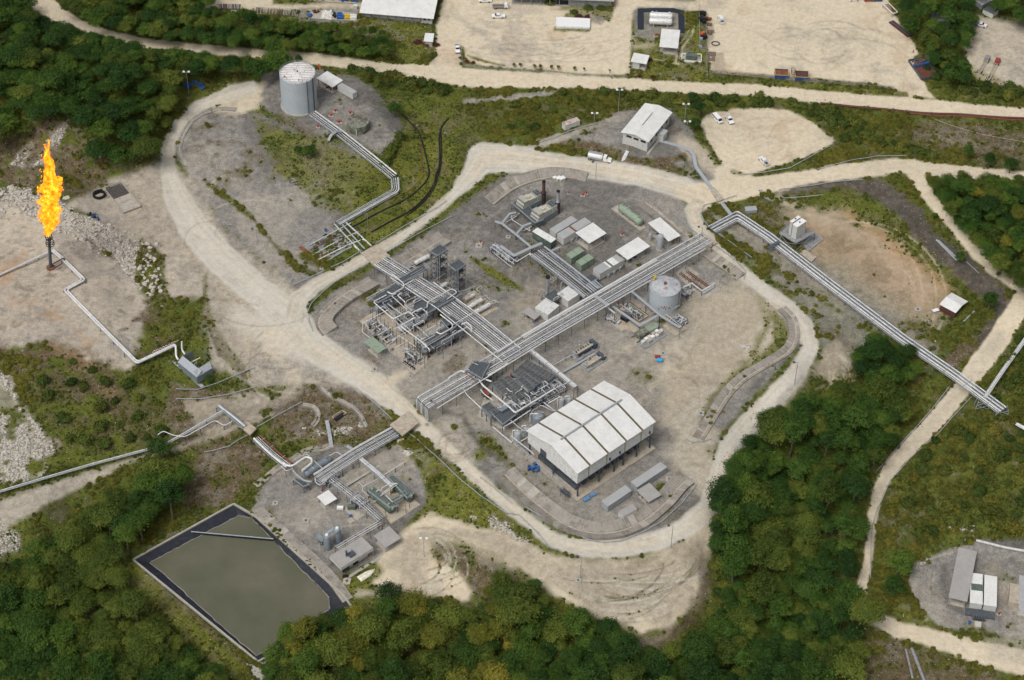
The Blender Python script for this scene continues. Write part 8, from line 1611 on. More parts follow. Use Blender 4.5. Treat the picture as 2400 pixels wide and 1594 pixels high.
for q in (('red hydrant on the gravel behind the turbines',1333,455),('red and white hose box behind the turbines',1366,459,.8),('second red hydrant by the hose box',1374,455,.6),('red hydrant and white box by the shelters',1458,551,.7),('red monitor on the sump slab',1126,569,.7),('red valve near the pit',1449,714,.6),('red pump on the tank pad, upper',786,262,.9),('red pump on the tank pad, middle',776,272,.9),('red pump near the small tank',821,267,.9),('rusty pump below the small tank',795,288,1.1),('rusty valve at the tank pad front',745,299,.7),('red valve by the end of the twin pipes',889,1237,.5),('red valve at the lower rack foot',755,1153,.5),('red extinguisher stand in the lower compound',2341,1441,.6),('red post at the top office corner',1437,18,.8),('red stand beside the gas pump shelter',1537,85,.8),('red fitting by the turning circle road',876,852,.5)): redthing(*q)
for k,(x,y) in enumerate(((1300,420),(1309,423),(1317,424))):
    p=G(x,y); t=thing('concrete_block',['left','middle','right'][k]+' one of three pale boxes in a row by the arched drain','box',p,.6,'three pale boxes by the arched drain'); s=(.7,1.0,1.1)[k]; m=M(); m.box(-s,s,-s*.8,s*.8,0,s*1.4); m.build('body',CREAM,t); m=M(); m.box(-s*1.05,s*1.05,-s*.85,s*.85,s*1.4,s*1.5); m.build('lid',CARW,t)
# ================================================================ lamp posts
for lab,base,hh,heads in (('twin headed lamp post by the blue drum crescent',(443,221),11,2),('twin headed lamp post on the office driveway',(1391,318),11,2),('twin headed lamp post behind the office mound',(1449,263),11,2),('twin headed lamp post right of the office',(1603,299),11.5,2),('lamp post beside the round lot slope',(1609,309),5,2),('twin headed lamp post in the turning circle',(994,1305),9,2),('lamp post on a slab in the turning area',(1360,1357),11,1),('hooked lamp post on the lower ring road',(1572,1284),11,1),('hooked lamp post on the right ring road',(1862,902),11,1),('lamp post on the ring road above the arched drain',(1396,418),8,1),('slim lamp post beside the slab bridge pipes',(1021,983),9,1),('lamp post in front of the separators',(931,858),8,1),('lamp post on the pad near the curved drain',(797,750),8,1),('thin lamp post on the pale lot',(604,575),8,1),('lamp post by the rack end',(1644,556),5,1),('twin lamp post in front of the shed canopy',(862,530),6,1)):
    p=G(*base); t=thing('lamp_post',lab,'lamp post',p); m=M(); m.tube([p-Vector((0,0,.3)),p+Vector((0,0,hh))],[.13,.09],6); wb(m,'pole',STEEL,t)
    m=M(); m.tube([p+Vector((-1.0 if heads==2 else 0,0,hh)),p+Vector((1.0 if heads==2 else -1.4,0,hh+.1))],.08,5); wb(m,'arm',STEEL,t)
    for s in ((-1,1) if heads==2 else (-1.4,)):
        m=M(); c=p+Vector((s,0,hh+.2)); m.box(c.x-.42,c.x+.42,c.y-.35,c.y+.35,c.z-.18,c.z+.22); wb(m,'lamp_head',CARW if heads==2 else DSTEEL,t)
# ================================================================ vehicles
def lathe_wheels(t,xs,w_,r,wd=.28):
    for x in xs:
        for s in (-1,1): m=M(); m.tube([(x,s*w_-wd/2,r),(x,s*w_+wd/2,r)],r,12); wl=m.build('wheel',RUB,t); m=M(); m.tube([(x,s*(w_+wd/2*1.02)-.01,r),(x,s*(w_+wd/2*1.02)+.02,r)],r*.5,8); m.build('rim',LGREY,wl)
def prof_body(m,pr,w_,taper=None):
    n=len(pr); L=[(x,-w_*(1-(taper[i] if taper else 0)),z) for i,(x,z) in enumerate(pr)]; Rr=[(x,w_*(1-(taper[i] if taper else 0)),z) for i,(x,z) in enumerate(pr)]
    m.add(L+Rr,[tuple(range(n)),tuple(range(n,2*n))[::-1]]+[(i,i+n,(i+1)%n+n,(i+1)%n) for i in range(n)])
def pickup(label,px,rz,mat=CARW,bed=DSTEEL,flat=False,sc_=1.08):
    p=G(*px); t=thing('pickup',label,'pickup',p,math.radians(rz)); t.scale=(sc_,)*3
    m=M(); prof_body(m,[(2.6,.45),(2.65,.85),(2.45,1.02),(1.35,1.12),(-.7,1.12),(-.7,.45)],.9); m.build('body',mat,t)
    m=M(); prof_body(m,[(1.35,1.12),(.7,1.72),(-.55,1.74),(-.7,1.12)],.82,[0,.12,.12,0]); cb=m.build('cab',mat,t)
    m=M(); prof_body(m,[(1.28,1.18),(.78,1.64),(.72,1.66),(1.2,1.16)],.74,[0,.1,.1,0]); m.v=[(x+.05,y,z+.04) for x,y,z in m.v]; m.build('windscreen',GLASS,cb)
    for s in (-1,1): m=M(); m.box(-.5,1.0,s*.80-.02,s*.80+.02,1.18,1.52); m.v=[(x,y*(1 if z<1.3 else .93),z) for x,y,z in m.v]; m.build('side_window',GLASS,cb)
    m=M()
    if flat: m.box(-2.7,-.75,-1.0,1.0,.8,.95); m.box(-.85,-.75,-1,1,.95,1.5)
    else: m.box(-2.6,-.72,-.9,-.82,.45,1.12); m.box(-2.6,-.72,.82,.9,.45,1.12); m.box(-2.6,-2.5,-.82,.82,.45,1.1)
    m.build('tray_side',mat if not flat else STEEL,t); m=M(); m.box(-2.5,-.75,-.82,.82,.62,.72); m.build('tray_floor',bed,t)
    for s in (-1,1): m=M(); m.box(2.6,2.68,s*.68-.16,s*.68+.16,.68,.84); m.build('headlight',LAMP,t)
    m=M(); m.box(2.6,2.75,-.88,.88,.38,.58); m.build('bumper',DSTEEL,t)
    lathe_wheels(t,(1.75,-1.55),.78,.39); return t
pickup('white and grey pickup driving towards the camera at the yard gate',(1072,117),-84,bed=DSTEEL)
pickup('white pickup parked side on in the upper yard',(1168,41),183,bed=CARW)
pickup('white pickup at the top edge of the upper yard',(1137,4),182,bed=CARW)
pickup('white pickup parked alone at the left of the big right yard',(1690,49),102,bed=DSTEEL)
pickup('white pickup beside the van on the round lot',(1709,283),-72,bed=LGREY)
pickup('white pickup at the bottom of the round lot',(1790,381),118,bed=DSTEEL)
pickup('white flat tray pickup in the far right yard',(2297,61),-25,flat=True,bed=WOOD)
def flatbed(label,px,rz,load=None):
    p=G(*px); t=thing('truck',label,'truck',p,math.radians(rz)); m=M(); prof_body(m,[(3.3,.5),(3.3,1.5),(2.9,2.3),(1.7,2.35),(1.6,.5)],1.0,[0,0,.06,.06,0]); m.build('cab',CARW,t); m=M(); m.box(3.02,3.2,-.85,.85,1.5,2.1); m.build('windscreen',GLASS,t)
    m=M(); m.box(-3.4,1.5,-1.1,1.1,.9,1.1); m.build('tray_floor',WOOD,t); m=M(); m.box(-3.4,1.5,-1.12,-1.05,1.1,1.45); m.box(-3.4,1.5,1.05,1.12,1.1,1.45); m.build('tray_side',LGREY,t); m=M(); m.box(-3.2,1.6,-.4,.4,.5,.9); m.build('chassis',DSTEEL,t); lathe_wheels(t,(2.4,-2.2),.9,.5); return t
flatbed('white flatbed truck with low sides in the upper yard',(1173,19),3)
t=flatbed('white truck parked under trees in the top right corner',(2318,15),120)
# van
p=G(1681,282); t=thing('van','white minibus with a long windowed side on the round lot','van',p,math.radians(-63)); t.scale=(1.05,)*3
m=M(); prof_body(m,[(2.6,.4),(2.6,1.0),(2.2,1.2),(1.6,2.0),(-2.5,2.05),(-2.6,.4)],.95,[0,0,0,.1,.1,0]); m.build('body',CARW,t); m=M(); m.add([(2.25,-.8,1.22),(2.25,.8,1.22),(1.68,.72,1.98),(1.68,-.72,1.98)],[(0,1,2,3)]); m.v=[(x+.03,y,z+.02) for x,y,z in m.v]; m.build('windscreen',GLASS,t)
for s in (-1,1): m=M(); m.box(-2.3,1.5,s*.945-.02,s*.945+.01,1.3,1.75); m.v=[(x,y*(1 if z<1.5 else .94),z) for x,y,z in m.v]; m.build('side_window',GLASS,t)
lathe_wheels(t,(1.7,-1.6),.84,.38)
# tanker
p=G(1405,376); t=thing('tanker_truck','white tanker truck with a bonnet cab parked below the office mound','tanker truck',p,math.radians(-16)); t.scale=(1.08,)*3
m=M(); m.box(-4.4,4.2,-.5,.5,.6,.95); m.build('chassis',DSTEEL,t)
m=M(); m.vessel((-4.3,0,1.95),(1.2,0,1.95),1.05,18,.12); tk=m.build('tank',CARW,t); m=M(); m.box(-3.9,.8,-.35,.35,2.98,3.04); rails(m,[(-3.9,-.5,2.95),(.8,-.5,2.95)],.3,1.2); rails(m,[(-3.9,.5,2.95),(.8,.5,2.95)],.3,1.2); [m.tube([(x,0,2.9),(x,0,3.15)],.28,8) for x in (-3,-1.4,.2)]; m.build('walkway',LGREY,tk)
m=M(); m.box(-4.3,1.2,-1.15,-.95,1.0,1.3); m.box(-4.3,1.2,.95,1.15,1.0,1.3); m.build('hose_tray',LGREY,t)
m=M(); prof_body(m,[(2.9,.8),(2.9,1.7),(2.6,2.5),(1.5,2.55),(1.45,.8)],1.05,[0,0,.05,.05,0]); cb=m.build('cab',CARW,t); m=M(); m.box(2.68,2.9,-.85,.85,1.75,2.35); m.build('windscreen',GLASS,cb)
m=M(); prof_body(m,[(4.5,.7),(4.5,1.35),(4.2,1.6),(2.9,1.75),(2.9,.7)],.85,[.05,.1,.1,0,0]); m.build('bonnet',CARW,t); m=M(); m.box(4.5,4.58,-.5,.5,.8,1.4); m.build('grille',DSTEEL,t)
for s in (-1,1): m=M(); m.box(3.3,4.4,s*.95-.15,s*.95+.15,.9,1.15); m.build('mudguard',CARW,t)
lathe_wheels(t,(3.8,-2.2,-3.5),.95,.5,.32)
for lab,x,y,mt in (('white boat shaped trailer at the top edge of the right yard',2002,1,CARW),('red car at the top edge of the right yard',2036,2,RED),('blue car at the top edge of the right yard',2056,2,CRATEB)):
    p=G(x,y); t=thing('car',lab,'car',p,math.radians(5)); m=M(); prof_body(m,[(2.1,.35),(2.1,.8),(1.1,1.0),(.5,1.45),(-1.2,1.45),(-2.0,.95),(-2.1,.35)],.85,[0,0,0,.12,.12,0,0]); m.build('body',mt,t); m=M(); m.box(.55,1.0,-.7,.7,1.05,1.3); m.build('windscreen',GLASS,t); lathe_wheels(t,(1.3,-1.3),.75,.33)
# boat
a,b=R(841,1357,-4.6),R(878.5,1334,-4.6); d=(b-a); L=d.length; t=thing('boat','upturned cream white boat hull on the grass by the pump house','boat',(a.x,a.y,-5),math.atan2(d.y,d.x)); m=M(); rows=[]
for i in range(11):
    f_=i/10; w_=1.15*(1-max(0,(f_-.45)/.55)**2.2)+.02; rows.append([(f_*L,w_*c,.15+.75*s*(1-.25*f_)) for c,s in ((-1,0),(-.92,.5),(-.5,.85),(0,1),(.5,.85),(.92,.5),(1,0))])
v=[q for r in rows for q in r]; m.add(v,[(i*7+k,i*7+k+1,(i+1)*7+k+1,(i+1)*7+k) for i in range(10) for k in range(6)]+[tuple(range(7))[::-1]],True); m.build('hull',pmat('cream_hull',(.74,.71,.58),.4),t)
m=M(); m.tube([rows[i][3] for i in range(11)],.07,4); m.build('keel',LAGB,t); m=M(); m.tube([rows[i][0] for i in range(11)],.06,4); m.tube([rows[i][6] for i in range(11)],.06,4); m.build('gunwale',CARW,t)
t=thing('black_engine','black engine block standing beside the pump house','engine',G(811,1353)); p=G(811,1353); m=M(); m.box(p.x-1,p.x+.8,p.y-.5,p.y+.5,p.z,p.z+.8); m.cyl(p.x,p.y,p.z+.8,p.z+1.2,.35,8); wb(m,'block',RUB,t)
# ================================================================ upper yards
zb=hz(1545,40); t=thing('bunded_moat','black lined bund around the two silver gas tanks','bund',R(1545,50,zb))
B0=t20(1182,255,1182,95,1300,90,1480,92,1555,110,1558,290)
m=M(); ps=[R(*q,zb+.25) for q in B0]
for a,b in zip(ps[:-1],ps[1:]): d=(b-a).normalized(); q=Vector((-d.y,d.x,0))*1.3; m.hexa([tuple(v_-Vector((0,0,.4))) for v_ in (a-q-d,b-q+d,b+q+d,a+q-d)],[tuple(v_+Vector((0,0,.002*len(m.v)))) for v_ in (a-q-d,b-q+d,b+q+d,a+q-d)])
wb(m,'liner',pmat('blue_black_liner',(.022,.028,.040),.7),t)
bullet('silver horizontal gas tank, rear of the pair',t20(1262,140)[0],t20(1478,150)[0],1.5,zb+2.4,SILV); bullet('silver horizontal gas tank, front of the pair',t20(1258,190)[0],t20(1476,200)[0],1.5,zb+2.4,SILV)
fr=FR(t20(1560,562)[0],t20(1738,572)[0],t20(1562,492)[0],hz(1620,135)+.1); t=thing('generator_pad','dark green generator on a white kerbed pad','generator',Vector(fr.P(fr.Lu/2,fr.Lv/2,fr.z)))
for q in ((0,fr.Lu,-.15,.15),(0,fr.Lu,fr.Lv-.15,fr.Lv+.15),(-.15,.15,.15,fr.Lv-.15),(fr.Lu-.15,fr.Lu+.15,.15,fr.Lv-.15)): m=M(); fr.box(m,*q,fr.z-.3,fr.z+.3); wb(m,'kerb',CARW,t)
m=M(); fr.box(m,.3,fr.Lu-.3,.3,fr.Lv-.3,fr.z-.3,fr.z+.05); wb(m,'floor',CONC,t); m=M(); fr.box(m,fr.Lu*.2,fr.Lu*.76,fr.Lv*.2,fr.Lv*.6,fr.z,fr.z+2.0); wb(m,'body',DGREEN,t); m=M(); fr.box(m,fr.Lu*.3,fr.Lu*.55,fr.Lv*.62,fr.Lv*.8,fr.z,fr.z+2.4); wb(m,'radiator',DGREEN,t)
for lab,x0 in (('blue skip bin with yellow rim, left of the pair',65),('blue skip bin with yellow rim, right of the pair',252)):
    o=18 if x0>100 else 0; fr=FR(t30(x0,688+o)[0],t30(x0+125,694+o)[0],t30(x0+12,628+o)[0],hz(1840,175)+2.0); z_=fr.z; t=thing('skip_bin',lab,'skip bin',Vector(fr.P(fr.Lu/2,fr.Lv/2,z_-2)))
    L,Wd=fr.Lu,fr.Lv; 
    for q in ((0,L,0,.1),(0,L,Wd-.1,Wd),(0,.1,.1,Wd-.1),(L-.1,L,.1,Wd-.1),(L/2-.05,L/2+.05,.1,Wd-.1)): m=M(); fr.box(m,*q,z_-2.0,z_-.15); wb(m,'side',CRATEB,t)
    m=M(); [fr.box(m,*q,z_-.15,z_) for q in ((-.05,L+.05,-.05,.18),(-.05,L+.05,Wd-.18,Wd+.05),(-.05,.18,.18,Wd-.18),(L-.18,L+.05,.18,Wd-.18))]; wb(m,'rim',pmat('faded_yellow',(.42,.36,.12),.6),t)
    m=M(); fr.box(m,.2,L-.2,.2,Wd-.2,z_-.9,z_-.5); wb(m,'load',BRICKP if 'right' in lab else RUST,t)
t=thing('empty_rack','empty rusty frame between the two skip bins','frame',G(1861,173)); fr=FR(t30(215,680)[0],t30(248,682)[0],t30(215,642)[0],3.0); m=M(); [m.tube([fr.P(a,b,z),fr.P(c,d,z)],.12,4) for z in (2.9,4.0) for a,b,c,d in ((0,0,fr.Lu,0),(fr.Lu,0,fr.Lu,fr.Lv),(fr.Lu,fr.Lv,0,fr.Lv),(0,fr.Lv,0,0))]; wb(m,'bar',BRICKP,t)
# big open bins at the yard edge
fr=FR(t30(1415,718)[0],t30(1568,690)[0],t30(1320,540)[0],hz(2170,160)+1.2); z_=fr.z; L,Wd=fr.Lu,fr.Lv; t=thing('open_bin','large rusty floored open bin with dark blue divider at the yard edge','bin',Vector(fr.P(L/2,Wd/2,z_-1.2)))
for q in ((0,L,0,.15),(0,L,Wd-.15,Wd),(0,.15,.15,Wd-.15),(L-.15,L,.15,Wd-.15)): m=M(); fr.box(m,*q,z_-1.2,z_); wb(m,'side',DSTEEL,t)
m=M(); fr.box(m,.15,L-.15,Wd*.6,Wd*.68,z_-1.0,z_+.6); wb(m,'divider',CRATEB,t); m=M(); fr.box(m,.15,L-.15,.15,Wd*.6,z_-1.0,z_-.8); wb(m,'floor',BRICKP,t)
for k in range(10): m=M(); a=L*(k+.5)/10; fr.box(m,a-.06,a+.06,.2,Wd*.58,z_-.8,z_-.7); wb(m,'floor_rib',RUST,t)
for k in range(12): m=M(); a=g.uniform(.5,L-.5); b=Wd*g.uniform(.72,.95); m.tube([fr.P(a-.9,b,z_-.4),fr.P(a+.6,b+.3,z_+.2)],.25,6); wb(m,'scrap',g.choice([RUST,BRICKP,DSTEEL]),t)
t=thing('person','person in an orange vest standing at the corner of the open bin','person',G(2140,124))
p=G(2140,124); m=M(); m.tube([(p.x-.12,p.y,p.z),(p.x-.1,p.y,p.z+.85)],[.09,.11],6); m.tube([(p.x+.12,p.y,p.z),(p.x+.1,p.y,p.z+.85)],[.09,.11],6); wb(m,'trousers',CRATEB,t); m=M(); m.tube([(p.x,p.y,p.z+.82),(p.x,p.y,p.z+1.1),(p.x,p.y,p.z+1.45),(p.x,p.y,p.z+1.52)],[.19,.2,.24,.1],8); [m.tube([(p.x+s*.22,p.y,p.z+1.42),(p.x+s*.32,p.y-.05,p.z+1.1),(p.x+s*.28,p.y-.2,p.z+.88)],[.07,.06,.05],5) for s in (-1,1)]; wb(m,'jacket',ORNG,t); m=M(); m.tube([(p.x,p.y,p.z+1.5),(p.x,p.y,p.z+1.6),(p.x,p.y,p.z+1.72),(p.x,p.y,p.z+1.8)],[.06,.11,.11,.03],8); wb(m,'head',pmat('skin',(.20,.11,.07),.6),t)
fr=FR(t30(1280,335)[0],t30(1322,318)[0],t30(1190,170)[0],hz(2120,60)+.5); L,Wd=fr.Lu,fr.Lv; t=thing('panel_stack','long stack of dark brown steel sheets along the yard edge','stack',Vector(fr.P(L/2,Wd/2,fr.z-.4)))
for k in range(4): m=M(); fr.box(m,L*k/4+.04,L*(k+1)/4-.04,0,Wd,fr.z-.6,fr.z+.1*(k%2)); wb(m,'sheet',DSTEEL if k%2 else BRICKP,t)
fr=FR(t30(1145,125)[0],t30(1192,112)[0],t30(1095,30)[0],hz(2090,20)+1.8); L,Wd=fr.Lu,fr.Lv; t=thing('steel_frame','pale rectangular steel lattice frame at the yard edge','frame',Vector(fr.P(L/2,Wd/2,fr.z-1.8)))
for a,b,c,d in ((0,0,L,0),(L,0,L,Wd),(L,Wd,0,Wd),(0,Wd,0,0)): m=M(); m.tube([fr.P(a,b,fr.z),fr.P(c,d,fr.z)],.18,4); wb(m,'edge',CARW,t)
for k in range(4): 
    m=M(); b=Wd*k/4; m.tube([fr.P(0,b,fr.z),fr.P(L,b+Wd/4,fr.z)],.09,4); m.tube([fr.P(L,b,fr.z),fr.P(0,b+Wd/4,fr.z)],.09,4); wb(m,'brace',RUST,t)
for a in (0,L):
    for b in (0,Wd): m=M(); m.tube([fr.P(a,b,fr.z-1.8),fr.P(a,b,fr.z)],.12,4); wb(m,'leg',DSTEEL,t)
# junk along the fence
for k,(x,y,s,mt,lab) in enumerate(((1646,35,1.6,RUB,'black tank at the fence'),(1647,50,1.8,RUB,'black machine at the fence'),(1661,47,1.2,RUST,'rusty machine beside the black one'),(1662,60,1.2,WOOD,'pile of brown scrap by the fence'),(1646,80,1.0,ORNG,'orange topped machine by the fence'),(1650,90,1.3,RUB,'black engine by the fence'),(1643,92,.9,LGREY,'grey box by the fence'),(1665,78,1.5,WOOD,'low brown heap by the fence'),(1640,110,.9,STEEL,'grey scrap at the fence end'))):
    p=G(x,y); t=thing('scrap',lab,'scrap',p); m=M(); gg=random.Random(k)
    for j in range(5): a,b=gg.uniform(-s,s)*.6,gg.uniform(-s,s)*.6; m.box(p.x+a-s*.4,p.x+a+s*.4,p.y+b-s*.4,p.y+b+s*.4,p.z,p.z+gg.uniform(.4,1.2)*s)
    m.tube([(p.x-s,p.y,p.z+s),(p.x+s,p.y,p.z+s*.8)],s*.25,8); wb(m,'heap',mt,t)
p=G(1677,103); t=thing('hose_coil','black hose coil lying on the right yard','hose',p); m=M(); [m.tube([(p.x+math.cos(i*.5)*r,p.y+math.sin(i*.5)*r*.8,p.z+.1+.1*r) for i in range(14)],.1,4) for r in (1.5,1.8)]; wb(m,'coil',RUB,t)
for lab,x,y in (('brown grid mat on the yard, upper',1669,126),('brown grid mat on the yard, lower',1667,137)):
    fr=FR((x-10,y+5),(x+9,y+6),(x-10,y-5),hz(x,y)+.12); t=thing('grid_mat',lab,'mat',Vector(fr.P(1,1,fr.z))); m=M(); fr.box(m,0,fr.Lu,0,fr.Lv,fr.z-.1,fr.z); wb(m,'mat',WOOD,t)
# fences
def fence(label,pxs,h=2.0,mat=STEEL,sp=3.5):
    P=[G(a,b) for a,b in pxs]; t=thing('fence',label,'fence',P[0])
    for a,b in zip(P[:-1],P[1:]):
        k=max(1,int((b-a).length/sp))
        for i in range(k+1): q=a.lerp(b,i/k); q.z=float(Hs(q.x,q.y)); m=M(); m.tube([q,q+Vector((0,0,h))],.07,4); wb(m,'post',mat,t)
        for hh in (.3,h*.5,h): m=M(); m.tube([a+Vector((0,0,hh)),b+Vector((0,0,hh))],.035,3); wb(m,'wire',mat,t)
fence('wire fence left of the big right yard',[(1638,12),(1640,120),(1656,122),(1657,185)]); fence('wire fence round the gas yard along the sandy road',[(1480,80),(1481,130)]); fence('fence on the verge at the upper yard corner',[(1081,108),(1085,155),(1140,163),(1220,168),(1330,178),(1470,184)],1.2); fence('low fence on the verge of the right yard',[(1670,172),(1800,184),(1950,197),(2095,210)],1.2); fence('fence beside the warehouse lawn',[(1010,52),(1011,100)],1.6)
fence('fence of the top right hand planter',t20(403,170,400,262,716,275,718,185),1.3)
# brown pipeline along the upper right road, black hoses through the grass
def hose(label,pxs,r,mat=RUB,name='pipeline',cat='pipeline',dz=.25):
    P=[G(*q,dz) for q in pxs]; t=thing(name,label,cat,P[0]); q=fillet(P,10,5); q=[Vector((a.x,a.y,float(Hs(a.x,a.y))+dz+(.0))) for a in q]; m=M(); m.tube(q,r,6); wb(m,'pipe',mat,t); return t
hose('thick brown pipeline along the lower edge of the upper right road',t30(480,960,900,1000,1250,1035,1600,1055,2000,1085,2400,1100),.55,BRICKP,dz=.6)
hose('second thinner brown pipeline beside the thick one',t30(1300,1045,1700,1072,2100,1098,2400,1112),.3,RUST,dz=.3)
hose('left black hose pipeline winding down the grassy gully',t10(1340,1050,1400,1110,1490,1200,1520,1290,1560,1430,1590,1570)+t11(1590,50,1560,110,1450,220,1300,310,1100,400,900,515,760,580),.28)
hose('right black hose pipeline winding down the grassy gully',t10(1770,1090,1700,1170,1680,1280,1690,1400,1680,1560)+t11(1655,30,1640,130,1540,270,1400,390,1200,490,1060,570),.34)
hose('second strand of the right black hose',t10(1700,1170,1700,1290,1708,1400,1690,1570)+t11(1670,50,1650,150,1545,290,1410,400),.24)
hose('thin rusty pipe beside the left black hose',t10(1520,1290,1520,1450,1530,1570)+t11(1540,60,1400,200,1250,260,1060,350),.12,RUST)
hose('long orange rope line across the brown field',t30(1480,1080,1750,1180,1900,1225,2352,1310),.1,LAGB)
for lab,q,r in (('steel pipe lengths stored on the right pad, upper',t31(1545,640,1735,830),.35),('steel pipe lengths stored on the right pad, lower',t31(1565,645,1750,820),.28),('white pole lying on the brown bank',t31(1820,840,1935,945),.12),('white mast lying behind the red shed',t31(1785,1400,1895,1295),.3),('grey culvert pipe lying near the right edge bottom',t33(1265,1290,1330,1560),.4),('dark culvert pipe lying near the right edge bottom',t33(1320,1280,1440,1590),.6)): hose(lab,q,r,LGREY if 'culvert' not in lab else MIDG,'stored_pipe','pipe')
hose('white kerb wall along the top of the lower right compound',t33(1910,293,2100,340,2360,392),.5,WALLW,'kerb_wall','wall',.5)
t,fr,zb=cont('small grey cabin beside the red shed',t31(1520,1315)[0],t31(1570,1300)[0],1.2,.9,LGREY,CARW,.1,name='tool_box',cat='box')
t,fr,zb=cont('tan box with blue lid in the lower right compound',t33(1895,1090)[0],t33(1950,1100)[0],2.0,1.0,LAGB,CREAM,.1,name='tool_box',cat='box')
t,fr,zb=cont('white control box beside the brown rack end pad',t21(2140,390)[0]if False else t31(130,385)[0],t21(2270,360)[0],2.2,1.2,LGREY,LGREY,.2,name='control_box',cat='box') if False else cont('pale grey box on a plinth above the long bundle corner',t21(2150,395)[0],t21(2250,385)[0],2.4,1.2,LGREY,LGREY,.2,name='control_box',cat='box')
# open pit on the brown slope
t=slab('dark rectangular pit with timber kerb on the brown slope',t12(700,700,790,640,830,665,740,730),WOOD,.25,kerb=CONCO,name='drain_pit',cat='pit'); ps=[R(*q,hz(797,975)+.6) for q in t12(715,702,795,650,820,665,740,722)]; m=M(); ps=ps if (ps[1]-ps[0]).cross(ps[2]-ps[1]).z>0 else ps[::-1]; m.prism([(p.x,p.y) for p in ps],hz(797,975)-.2,hz(797,975)+.45); wb(m,'dark_water',RUB,t)
slab('grey green pool slab at the foot of the stairway',t12(450,1030,540,985,610,1000,580,1040,500,1060),pmat('pool',(.17,.18,.15),.3),.1,name='settling_basin',cat='basin')
# drum compounds at the top
def compound(label,pxs,mat,seed,rows):
    t=slab(label,pxs,mat,.12,kerb=SLABL,name='drum_compound',cat='compound'); return t
compound('fenced compound with drums, white tarp and coloured totes',t10(475,170,485,88,925,125,915,195),CONC,1,0)
zc=hz(780,35)+.15
k_=0
for c_,x0,mt,nm in ((4,748,BLUE,'blue'),(3,822,YEL,'yellow'),(4,866,CARW,'white')):
    for i in range(c_):
        for j in range(2 if nm!='blue' else 3):
            x=x0+i*14+2; y=185-j*20-(i*0)
            if nm=='blue' and j==2 and i>2: continue
            p=G(*t10(x+4,y-8)[0]); t=thing('ibc_tote','%s tote in column %s of the %s block, %s row'%(nm,['one','two','three','four'][i],nm,['front','second','rear'][j]),'tote',p,0,'%s totes in the drum compound'%nm); m=M(); m.box(-.5,.5,-.5,.5,.12,1.0+.25*((i+j)%2)); m.build('tank',mt,t); m=M(); m.box(-.55,.55,-.55,.55,0,.12); m.build('pallet',WOOD,t)
p=G(*t10(640,145)[0]); t=thing('tarp','crumpled white tarp covering the middle of the drum compound','tarp',p); m=M(); fr=FR(t10(590,180)[0],t10(700,188)[0],t10(585,95)[0],zc); N=12; v=[fr.P(fr.Lu*i/N,fr.Lv*j/N,zc+.3+.9*random.Random(i*13+j).random()*(0<i<N and 0<j<N)) for j in range(N+1) for i in range(N+1)]; m.add(v,[(j*(N+1)+i,j*(N+1)+i+1,(j+1)*(N+1)+i+1,(j+1)*(N+1)+i) for j in range(N) for i in range(N)]); wb(m,'sheet',TARP,t)
for k in range(26):
    x=g.choice((g.uniform(525,580),g.uniform(700,730),g.uniform(480,515))); y=g.uniform(100,130) if 520<x<590 else (g.uniform(110,175) if x>590 else g.uniform(145,165)); drum('dark drum standing in the tote compound',G(*t10(x,y)[0]),RUB if x>590 else (BLUE if x<520 else BRICKP),False,'drums in the tote compound',1.3)
compound('long rack compound with drums at the very top edge',t10(490,-20,500,8,930,35,940,-20),CONC,2,0)
for k in range(40): drum('drum in the compound at the very top edge',G(*t10(g.uniform(510,720),g.uniform(-8,10))[0]) if k<16 else G(*t10(g.uniform(760,935),g.uniform(-5,22))[0]),BRICKP if k<16 else BLUE,False,'drums in the top edge compound',1.35)
t=compound('weathered timber pipe racks left of the drum compound',[(600,18),(699,23),(697,38),(600,33)],WOOD,3,0)
for k in range(26): m=M(); a=G(603+k*3.6,34+k*.17),G(605+k*3.6,20+k*.17); m.tube([a[0]+Vector((0,0,.5)),a[1]+Vector((0,0,.5))],.16,4); wb(m,'timber',g.choice([WOOD,SLABL,WOOD,LAGB]),t)
t=slab('timber rack with scrap at the top left',[(510,10),(565,11),(562,24),(515,22)],WOOD,.2,name='timber_rack',cat='rack')
for k in range(16): m=M(); a=G(513+k*3.1,23),G(512+k*3.1,12); m.tube([a[0]+Vector((0,0,.6)),a[1]+Vector((0,0,.6))],.2,4); wb(m,'timber',g.choice([WOOD,SLABL,LGREY,BRICKP]),t)
t,fr,zb=cont('small white cabinet beside the totes',t10(895,88)[0],t10(930,90)[0],1.6,1.6,WALLW,WALLW,.1,name='cabinet',cat='box')
t=thing('white_sign','tilted white sign board on the slope above the left road','sign',G(662,97)); p=G(662,97); m=M(); m.add([(p.x-.9,p.y,p.z+.6),(p.x+.1,p.y,p.z+.3),(p.x+.9,p.y,p.z+3.0),(p.x+.2,p.y,p.z+2.6)]+[(p.x-.9,p.y+.1,p.z+.6),(p.x+.1,p.y+.1,p.z+.3),(p.x+.9,p.y+.1,p.z+3.0),(p.x+.2,p.y+.1,p.z+2.6)],[(0,1,2,3),(7,6,5,4),(0,4,5,1),(1,5,6,2),(2,6,7,3),(3,7,4,0)]); wb(m,'board',LGREY,t); m=M(); m.tube([(p.x,p.y+.05,p.z-.3),(p.x,p.y+.05,p.z+.8)],.1,4); wb(m,'post',STEEL,t)
